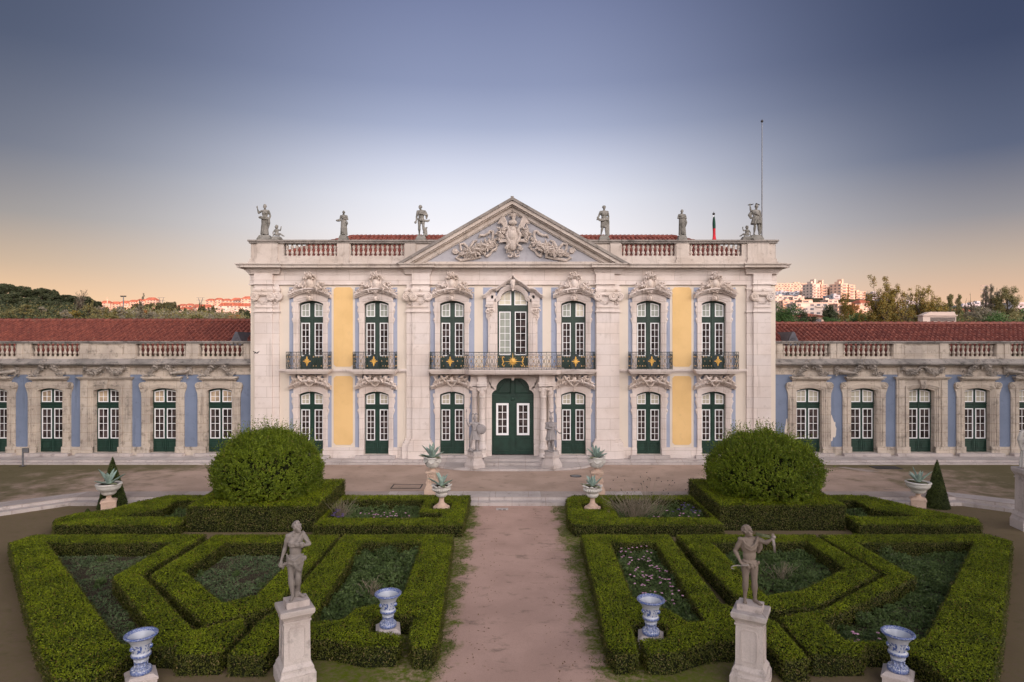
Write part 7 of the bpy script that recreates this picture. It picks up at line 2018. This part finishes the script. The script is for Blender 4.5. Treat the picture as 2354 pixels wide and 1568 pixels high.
# ---- the far town: blocks with floors, balconies and roofs
def block(px0, px1, ptop, Y, label, cat='apartment block', wall='citywall', floors=None, dep=16, roof=None, kind='flat', pb=None, turn=0.0, group='far town buildings', bal=True):
    x0, x1 = fx(px0, Y), fx(px1, Y); zt = fz(ptop, Y); cx = (x0+x1)/2
    zb = min(float(H(x0, Y)), float(H(x1, Y)), zt-6)-4; hw = (x1-x0)/2
    hz = zt-float(H(cx, Y)); fl = floors or max(2, int(round(hz/3.1))); fh = (zt-zb)/max(1, round((zt-zb)/3.1))
    r = empty('apartment_building', (cx, Y, zb), label, cat, group, turn)
    h = zt-zb; body = MB().box(-hw, hw, 0, dep, 0, h); loc_part('wall', body, M[wall], r)
    w = MB(); bb = MB(); nfl = int(h/fh)
    bay = 4.2; nb = max(1, int(2*hw/bay))
    for f_ in range(nfl-1, max(-1, nfl-1-fl-1), -1):
        z = f_*fh+fh*.32
        if z+1.4 > h: continue
        for b in range(nb):
            bx = -hw+2*hw*(b+.5)/nb; q = hw/nb
            if (b*7+f_*3) % 11 == 0: continue
            w.box(bx-q*.55, bx+q*.55, -.06, -.01, z, z+fh*.5)
            if bal and b % 3 != 2: bb.box(bx-q*.9, bx+q*.9, -1.1, -.01, z-fh*.30, z+.05)
        nd_ = max(1, int(dep/5))
        for b in range(nd_):
            for sx in (-1, 1): w.box(sx*hw-.05 if sx < 0 else hw+.0, sx*hw if sx < 0 else hw+.05, dep*(b+.3)/nd_, dep*(b+.7)/nd_, z, z+fh*.45)
    if w.n: tag(loc_part('window_rows', w, M['citywin'], r), kind='stuff')
    if bb.n: tag(loc_part('balcony_rows', bb, M[wall], r), kind='stuff')
    t = MB()
    if kind == 'flat':
        t.box(-hw-.3, hw+.3, -.3, dep+.3, h, h+.5)
        for k in range(max(1, int(hw/9))): a = random.uniform(-hw*.7, hw*.7); t.box(a-1.6, a+1.6, dep*.3, dep*.6, h+.5, h+2.2)
        loc_part('roof', t, M[wall], r)
    elif kind == 'tower':
        t.box(-hw-.2, hw+.2, -.2, dep+.2, h, h+.6); t.box(hw*.0, hw*.45, dep*.2, dep*.6, h+.6, h+5.5); t.box(-hw*.85, -hw*.45, dep*.2, dep*.6, h+.6, h+3.0); loc_part('roof', t, M[wall], r)
    elif kind == 'hip':
        e = .8; rh = min(5.0, hw*.55)
        t.add([(-hw-e, -e, h), (hw+e, -e, h), (hw+e, dep+e, h), (-hw-e, dep+e, h), (-hw*.45, dep*.4, h+rh), (hw*.45, dep*.4, h+rh), (hw*.45, dep*.6, h+rh), (-hw*.45, dep*.6, h+rh)],
              [(0, 1, 5, 4), (1, 2, 6, 5), (2, 3, 7, 6), (3, 0, 4, 7), (4, 5, 6, 7), (3, 2, 1, 0)]); loc_part('roof', t, M['cityroof'], r)
    elif kind == 'gable':
        t.add([(-hw-.6, -.8, h), (hw+.6, -.8, h), (hw+.6, dep*.5, h+dep*.28), (-hw-.6, dep*.5, h+dep*.28), (hw+.6, dep+.8, h), (-hw-.6, dep+.8, h)], [(0, 1, 2, 3), (3, 2, 4, 5), (0, 3, 5), (1, 4, 2)])
        for k in range(max(1, int(hw/5))): a = -hw+2*hw*(k+.5)/max(1, int(hw/5)); t.box(a-.7, a+.7, -.3, dep*.3, h+.2, h+2.6)
        loc_part('roof', t, M['cityroof'], r)
    return r
BR = [(1780, 1868, 652, 860, 'long pinkish slab on the skyline right of the pavilion', 'citypink', 'flat', 0), (1782, 1862, 661, 800, 'lower pink terrace block in front of the skyline slab', 'citypink', 'flat', 0),
      (1778, 1812, 671, 740, 'pale block with grey upper floors by the pavilion cornice', 'citygrey', 'flat', 0), (1814, 1846, 672, 730, 'pale grey block left of the white tower', 'citygrey', 'flat', 0), (1846, 1866, 671, 720, 'warm block tucked left of the white tower', 'citypink', 'flat', 0),
      (1776, 1822, 681, 640, 'white slab with ribbon windows low beside the pavilion', 'citywall', 'flat', 0), (1822, 1848, 683, 630, 'white corner block right of the ribbon slab', 'citywall', 'flat', 0),
      (1866, 1886, 653, 680, 'tall white tower, left half of the twin tower', 'citywall', 'tower', .25), (1886, 1902, 655, 682, 'tall pinkish tower, right half of the twin tower', 'citypink', 'tower', .25), (1901, 1913, 661, 690, 'lower pink wing of the twin tower', 'citypink', 'flat', .2),
      (1914, 1931, 679, 650, 'small lilac block between the two towers', 'citygrey', 'flat', .2), (1931, 1949, 653, 670, 'free-standing high-rise, shaded left half', 'citypink', 'tower', .3), (1949, 1966, 656, 674, 'free-standing high-rise, sunlit right half', 'citypink', 'flat', .3),
      (1967, 1990, 671, 690, 'mid-height pink block right of the high-rise', 'citypink', 'flat', .15), (1990, 2005, 677, 700, 'small grey block right of the pink block', 'citygrey', 'flat', 0), (2005, 2024, 674, 690, 'pale glassy block behind the tallest tree', 'citygrey', 'flat', 0),
      (1829, 1903, 697, 470, 'low white slab with stacked balconies below the white tower', 'citywall', 'flat', 0), (1955, 1986, 702, 430, 'low brick-coloured block right of the poplar', 'citypink', 'flat', 0), (1978, 2006, 696, 440, 'white terrace house with stepped roof behind the tallest tree', 'citywall', 'hip', 0),
      (2053, 2086, 698, 500, 'pale white block seen between the half-bare trees', 'citygrey', 'flat', 0), (2066, 2080, 716, 360, 'low reddish house between the half-bare trees', 'citypink', 'flat', 0), (2212, 2232, 703, 520, 'bluish low block right of the roof lantern', 'citygrey', 'flat', 0), (2230, 2252, 700, 540, 'bluish mid-height block left of the poplar row', 'citygrey', 'flat', 0), (2250, 2280, 697, 560, 'grey block half hidden by the poplar row', 'citygrey', 'flat', 0), (2212, 2240, 716, 340, 'pale low house with red openings right of the lantern', 'citywall', 'hip', 0), (2326, 2356, 697, 420, 'flat-topped building at the right picture edge', 'citygrey', 'flat', 0), (1777, 1799, 690, 560, 'plain white house row low beside the pavilion, left end', 'citywall', 'flat', 0), (1799, 1826, 692, 552, 'plain pinkish house row low beside the pavilion, right end', 'citypink', 'flat', 0), (1843, 1866, 690, 600, 'warm low block at the foot of the twin tower', 'citypink', 'flat', 0), (1903, 1926, 690, 600, 'low block between slab and high-rise', 'citywall', 'flat', 0), (1925, 1954, 699, 520, 'low pinkish house beneath the high-rise', 'citypink', 'flat', 0), (2024, 2053, 690, 640, 'grey low block right of the tallest tree', 'citygrey', 'flat', 0), (2086, 2112, 694, 600, 'grey low block behind the leaning tree', 'citygrey', 'flat', 0),
      (1860, 1895, 728, 170, 'low house with pale flat roof behind the right ridge', 'citypink', 'hip', 0)]
for a, b, t, Y, l, wl, kd, tu in BR: block(a, b, t, Y, l, wall=wl, kind=kd, turn=tu)
BLD = [(472, 489.5, 691, 980, 'first of the sunlit towers with tiled roofs on the left skyline', 'citypink', 'hip'), (491, 508, 689, 985, 'second sunlit tower, a little taller, on the left skyline', 'citypink', 'hip'), (509, 527, 691, 990, 'third sunlit tower on the left skyline', 'citypink', 'hip'), (528, 553, 691, 995, 'wide fourth tower on the left skyline', 'citypink', 'hip'), (554, 577, 687, 960, 'tower touching the pavilion cornice on the left', 'citypink', 'hip'),
       (503, 545, 703, 760, 'white block with red roof and dormers', 'citywall', 'gable'), (545, 578, 704, 765, 'white block with red roof beside the pavilion corner', 'citywall', 'gable'), (495, 520, 718, 420, 'modern white building with stacked terraces', 'citywall', 'flat'), (520, 546, 719, 430, 'long white wing of the modern building', 'citywall', 'flat'), (566, 580, 718, 430, 'small white house beside the pavilion wall', 'citywall', 'flat'),
       (407, 424, 703, 900, 'low pink house row, left end, on the town slope', 'citypink', 'hip'), (424, 441, 702, 905, 'low pink house row, middle, on the town slope', 'citypink', 'hip'), (441, 456, 703, 880, 'low pink house row, right end, on the town slope', 'citypink', 'hip'), (456, 472, 705, 860, 'low house left of the sunlit towers', 'citypink', 'flat'), (408, 432, 711, 700, 'pale grey house on the lower town slope', 'citywall', 'hip'), (434, 452, 708, 720, 'pink house above the dark round trees', 'citypink', 'hip'), (452, 476, 707, 700, 'cream house row above the dark round trees', 'citypink', 'gable'), (480, 500, 708, 690, 'pale house at the foot of the towers', 'citywall', 'flat'),
       (330, 358, 690, 1080, 'highest step of the terraced pink houses', 'citypink', 'hip'), (311, 331, 692, 1075, 'second step of the terraced pink houses', 'citypink', 'hip'), (293, 312, 694, 1070, 'third step of the terraced pink houses', 'citypink', 'hip'), (272, 294, 697, 1065, 'fourth step of the terraced pink houses', 'citypink', 'hip'), (250, 273, 699, 1060, 'fifth step of the terraced pink houses', 'citypink', 'hip'), (228, 251, 697, 1050, 'house block at the left end of the terraces, behind trees', 'citypink', 'hip'),
       (268, 300, 707, 880, 'lower sunlit row under the terraces, left', 'citypink', 'flat'), (300, 330, 704, 900, 'lower sunlit row under the terraces, middle', 'citypink', 'flat'), (330, 360, 703, 920, 'lower sunlit row under the terraces, right', 'citypink', 'flat'), (268, 284, 716, 420, 'small white house with red roof near the light mast', 'citywall', 'hip'), (360, 408, 712, 800, 'long pale house row under the pines', 'citywall', 'hip'), (262, 276, 719, 300, 'tiny red-roofed house in the left thicket', 'citywall', 'hip')]
for a, b, t, Y, l, wl, kd in BLD: block(a, b, t, Y, l, wall=wl, kind=kd, dep=14)
# masts, pylons, flag, light mast, signs
def pylon(px, Y, ptop, label, w=4.0, slim=False):
    if Y < 135: Y = Y*1.55 if px > 1200 else Y*1.5
    x = fx(px, Y); zb = float(H(x, Y)); h = fz(ptop, Y)-zb; r = empty('power_pylon', (x, Y, zb), label, 'pylon', 'power pylons'); m = MB(); t = .28
    for sx in (-1, 1):
        for sy in (-1, 1): m.tube([(sx*w, sy*w, 0), (sx*w*.3, sy*w*.3, h*.7), (sx*w*.9 if not slim else sx*.2, 0, h)], [t, t, t], 4)
    for k in range(8):
        a, b = k/8*.7, (k+1)/8*.7; wa, wb = w*(1-a), w*(1-b)
        for s in (-1, 1): m.tube([(-s*wa, 0, h*a), (s*wb, 0, h*b)], t*.6, 3)
    loc_part('lattice', m, M['metal'], r); a = MB()
    for z in ((1.0, .86) if not slim else (.98, .88, .78)): a.tube([(-w*1.6, 0, h*z), (w*1.6, 0, h*z)], t, 4)
    loc_part('cross_arm', a, M['metal'], r)
pylon(370.6, 1050, 684, 'faint lattice pylon rising behind the brown pines'); pylon(460.8, 1000, 684.5, 'faint lattice pylon left of the sunlit towers'); pylon(2265, 420, 656, 'slim pylon with three arms behind the right poplars', 2.0, True)
def pole(px, Y, ptop, z0, r0, label, cat, name, extra=None, m='metal'):
    x = fx(px, Y); h = fz(ptop, Y)-z0; r = empty(name, (x, Y, z0), label, cat)
    loc_part('pole', MB().tube([(0, 0, 0), (0, 0, h*.5), (0, 0, h)], [r0, r0*.8, r0*.55], 8), M[m], r)
    if extra: extra(r, h)
    return r
def floods(r, h):
    loc_part('cross_bar', MB().box(-.62, .62, -.05, .05, h-.08, h), M['metal'], r)
    for s in (-.56, -.2, .2, .56): loc_part('floodlight', MB().box(s-.12, s+.12, -.16, .05, h, h+.22), M['dark'], r)
pole(283.6, 150, 682, float(H(fx(283.6, 150), 150)), .18, 'tall floodlight mast above the left thicket', 'light mast', 'light_mast', floods)
pole(246.6, 420, 684, float(H(fx(246.6, 420), 420)), .35, 'thin factory chimney left of the floodlight mast', 'chimney', 'factory_chimney', None, 'citypink')
def finial(r, h): loc_part('finial', MB().ell((0, 0, h+.06), (.10, .10, .09), 10, 6).tube([(0, 0, h+.1), (0, 0, h+.22)], [.03, .01], 5), M['dark'], r)
pole(1751, 45.5, 281, 13.2, .055, 'tall thin mast above the right roof corner', 'mast', 'roof_mast', finial)
pf = pole(1640, 44.5, 494, 13.0, .05, 'short flagpole carrying the furled flag on the right of the roof', 'flagpole', 'flagpole', finial, 'white')
ff = MB(); vs_ = []
X, zf = fx(1640, 44.5), 13.0
for i in range(12):
    t = i/11; w = .05+.12*t+.02*sin(t*9); z = 15.75-2.3*t
    for k in range(10): a = 2*pi*k/10; q = w*(1+.25*sin(3*a+t*4)); vs_.append((X+q*cos(a)+.02, 44.5+q*sin(a), z))
fl = empty('furled_flag', (X, 44.5, 13.4), 'green and red flag hanging furled on the short roof flagpole', 'flag')
g_ = MB().add(vs_[:50], [(i*10+k, i*10+(k+1) % 10, (i+1)*10+(k+1) % 10, (i+1)*10+k) for i in range(4) for k in range(10)])
r_ = MB().add(vs_[40:], [(i*10+k, i*10+(k+1) % 10, (i+1)*10+(k+1) % 10, (i+1)*10+k) for i in range(7) for k in range(10)])
put('green_field', g_, M['fgreen'], fl, True); put('red_field', r_, M['red'], fl, True)
def sign_post(px, py, h, label, side):
    x, y = gp(px, py, .02); r = empty('sign_post', (x, y, 0), label, 'sign', 'visitor sign posts')
    loc_part('post', MB().box(-.035, .035, -.03, .03, 0, h), M['metal'], r)
    b = MB().box(.036, .36, -.04, -.01, h-.26, h) if side else MB()
    loc_part('board', b, M['dark'], r); loc_part('face', MB().box(.05, .345, -.045, -.041, h-.245, h-.015), M['metal'], r)
    loc_part('foot', MB().box(-.14, .14, -.12, .12, -.02, .02), M['dark'], r)
sign_post(52.5, 1071, 1.02, 'small dark sign on a post before the left wing', 1)
sign_post(2258, 1047, 1.10, 'small dark sign on a post before the right wing doors', 1)
# birds
def bird(c, k, label, fly, yaw):
    r = empty('bird', c, label, 'bird', None, yaw); m = MB(); m.ell((0, 0, 0), (.045*k, .13*k, .045*k), 10, 6); m.ell((0, -.13*k, .03*k), (.035*k,)*3, 8, 6); m.tube([(0, -.16*k, .03*k), (0, -.20*k, .02*k)], [.012*k, .003*k], 5)
    m.tube([(0, .10*k, 0), (0, .25*k, -.01*k)], [.03*k, .045*k], 4); loc_part('body', m, M['dark'], r, True)
    for s in (-1, 1):
        w = MB(); z = .16*k if fly else .02*k; sp = .36*k if fly else .06*k
        w.add([(s*.03*k, -.07*k, .02*k), (s*.03*k, .08*k, .02*k), (s*sp, .10*k, z), (s*sp*.9, -.02*k, z)]+[(s*.03*k, -.07*k, .005*k), (s*.03*k, .08*k, .005*k), (s*sp, .10*k, z-.01*k), (s*sp*.9, -.02*k, z-.01*k)], [(0, 1, 2, 3), (7, 6, 5, 4), (0, 3, 7, 4), (1, 5, 6, 2), (2, 6, 7, 3)])
        loc_part('wing', w, M['dark'], r)
bird((fx(590, 33), 33, fz(812, 33)), .62, 'dark bird flying in front of the left corner pier', True, radians(70))
bird((fx(1725.5, YR), YR-.05, fz(471, YR)), .75, 'dark bird perched on the raised hand of the right roof statue', False, radians(60))
bird((fx(1741, YR), YR-.02, fz(470, YR)), .75, 'dark bird perched on the head of the right roof statue', False, radians(-50))
print('faces', sum(len(o.data.polygons) for o in bpy.data.objects if o.type == 'MESH'))
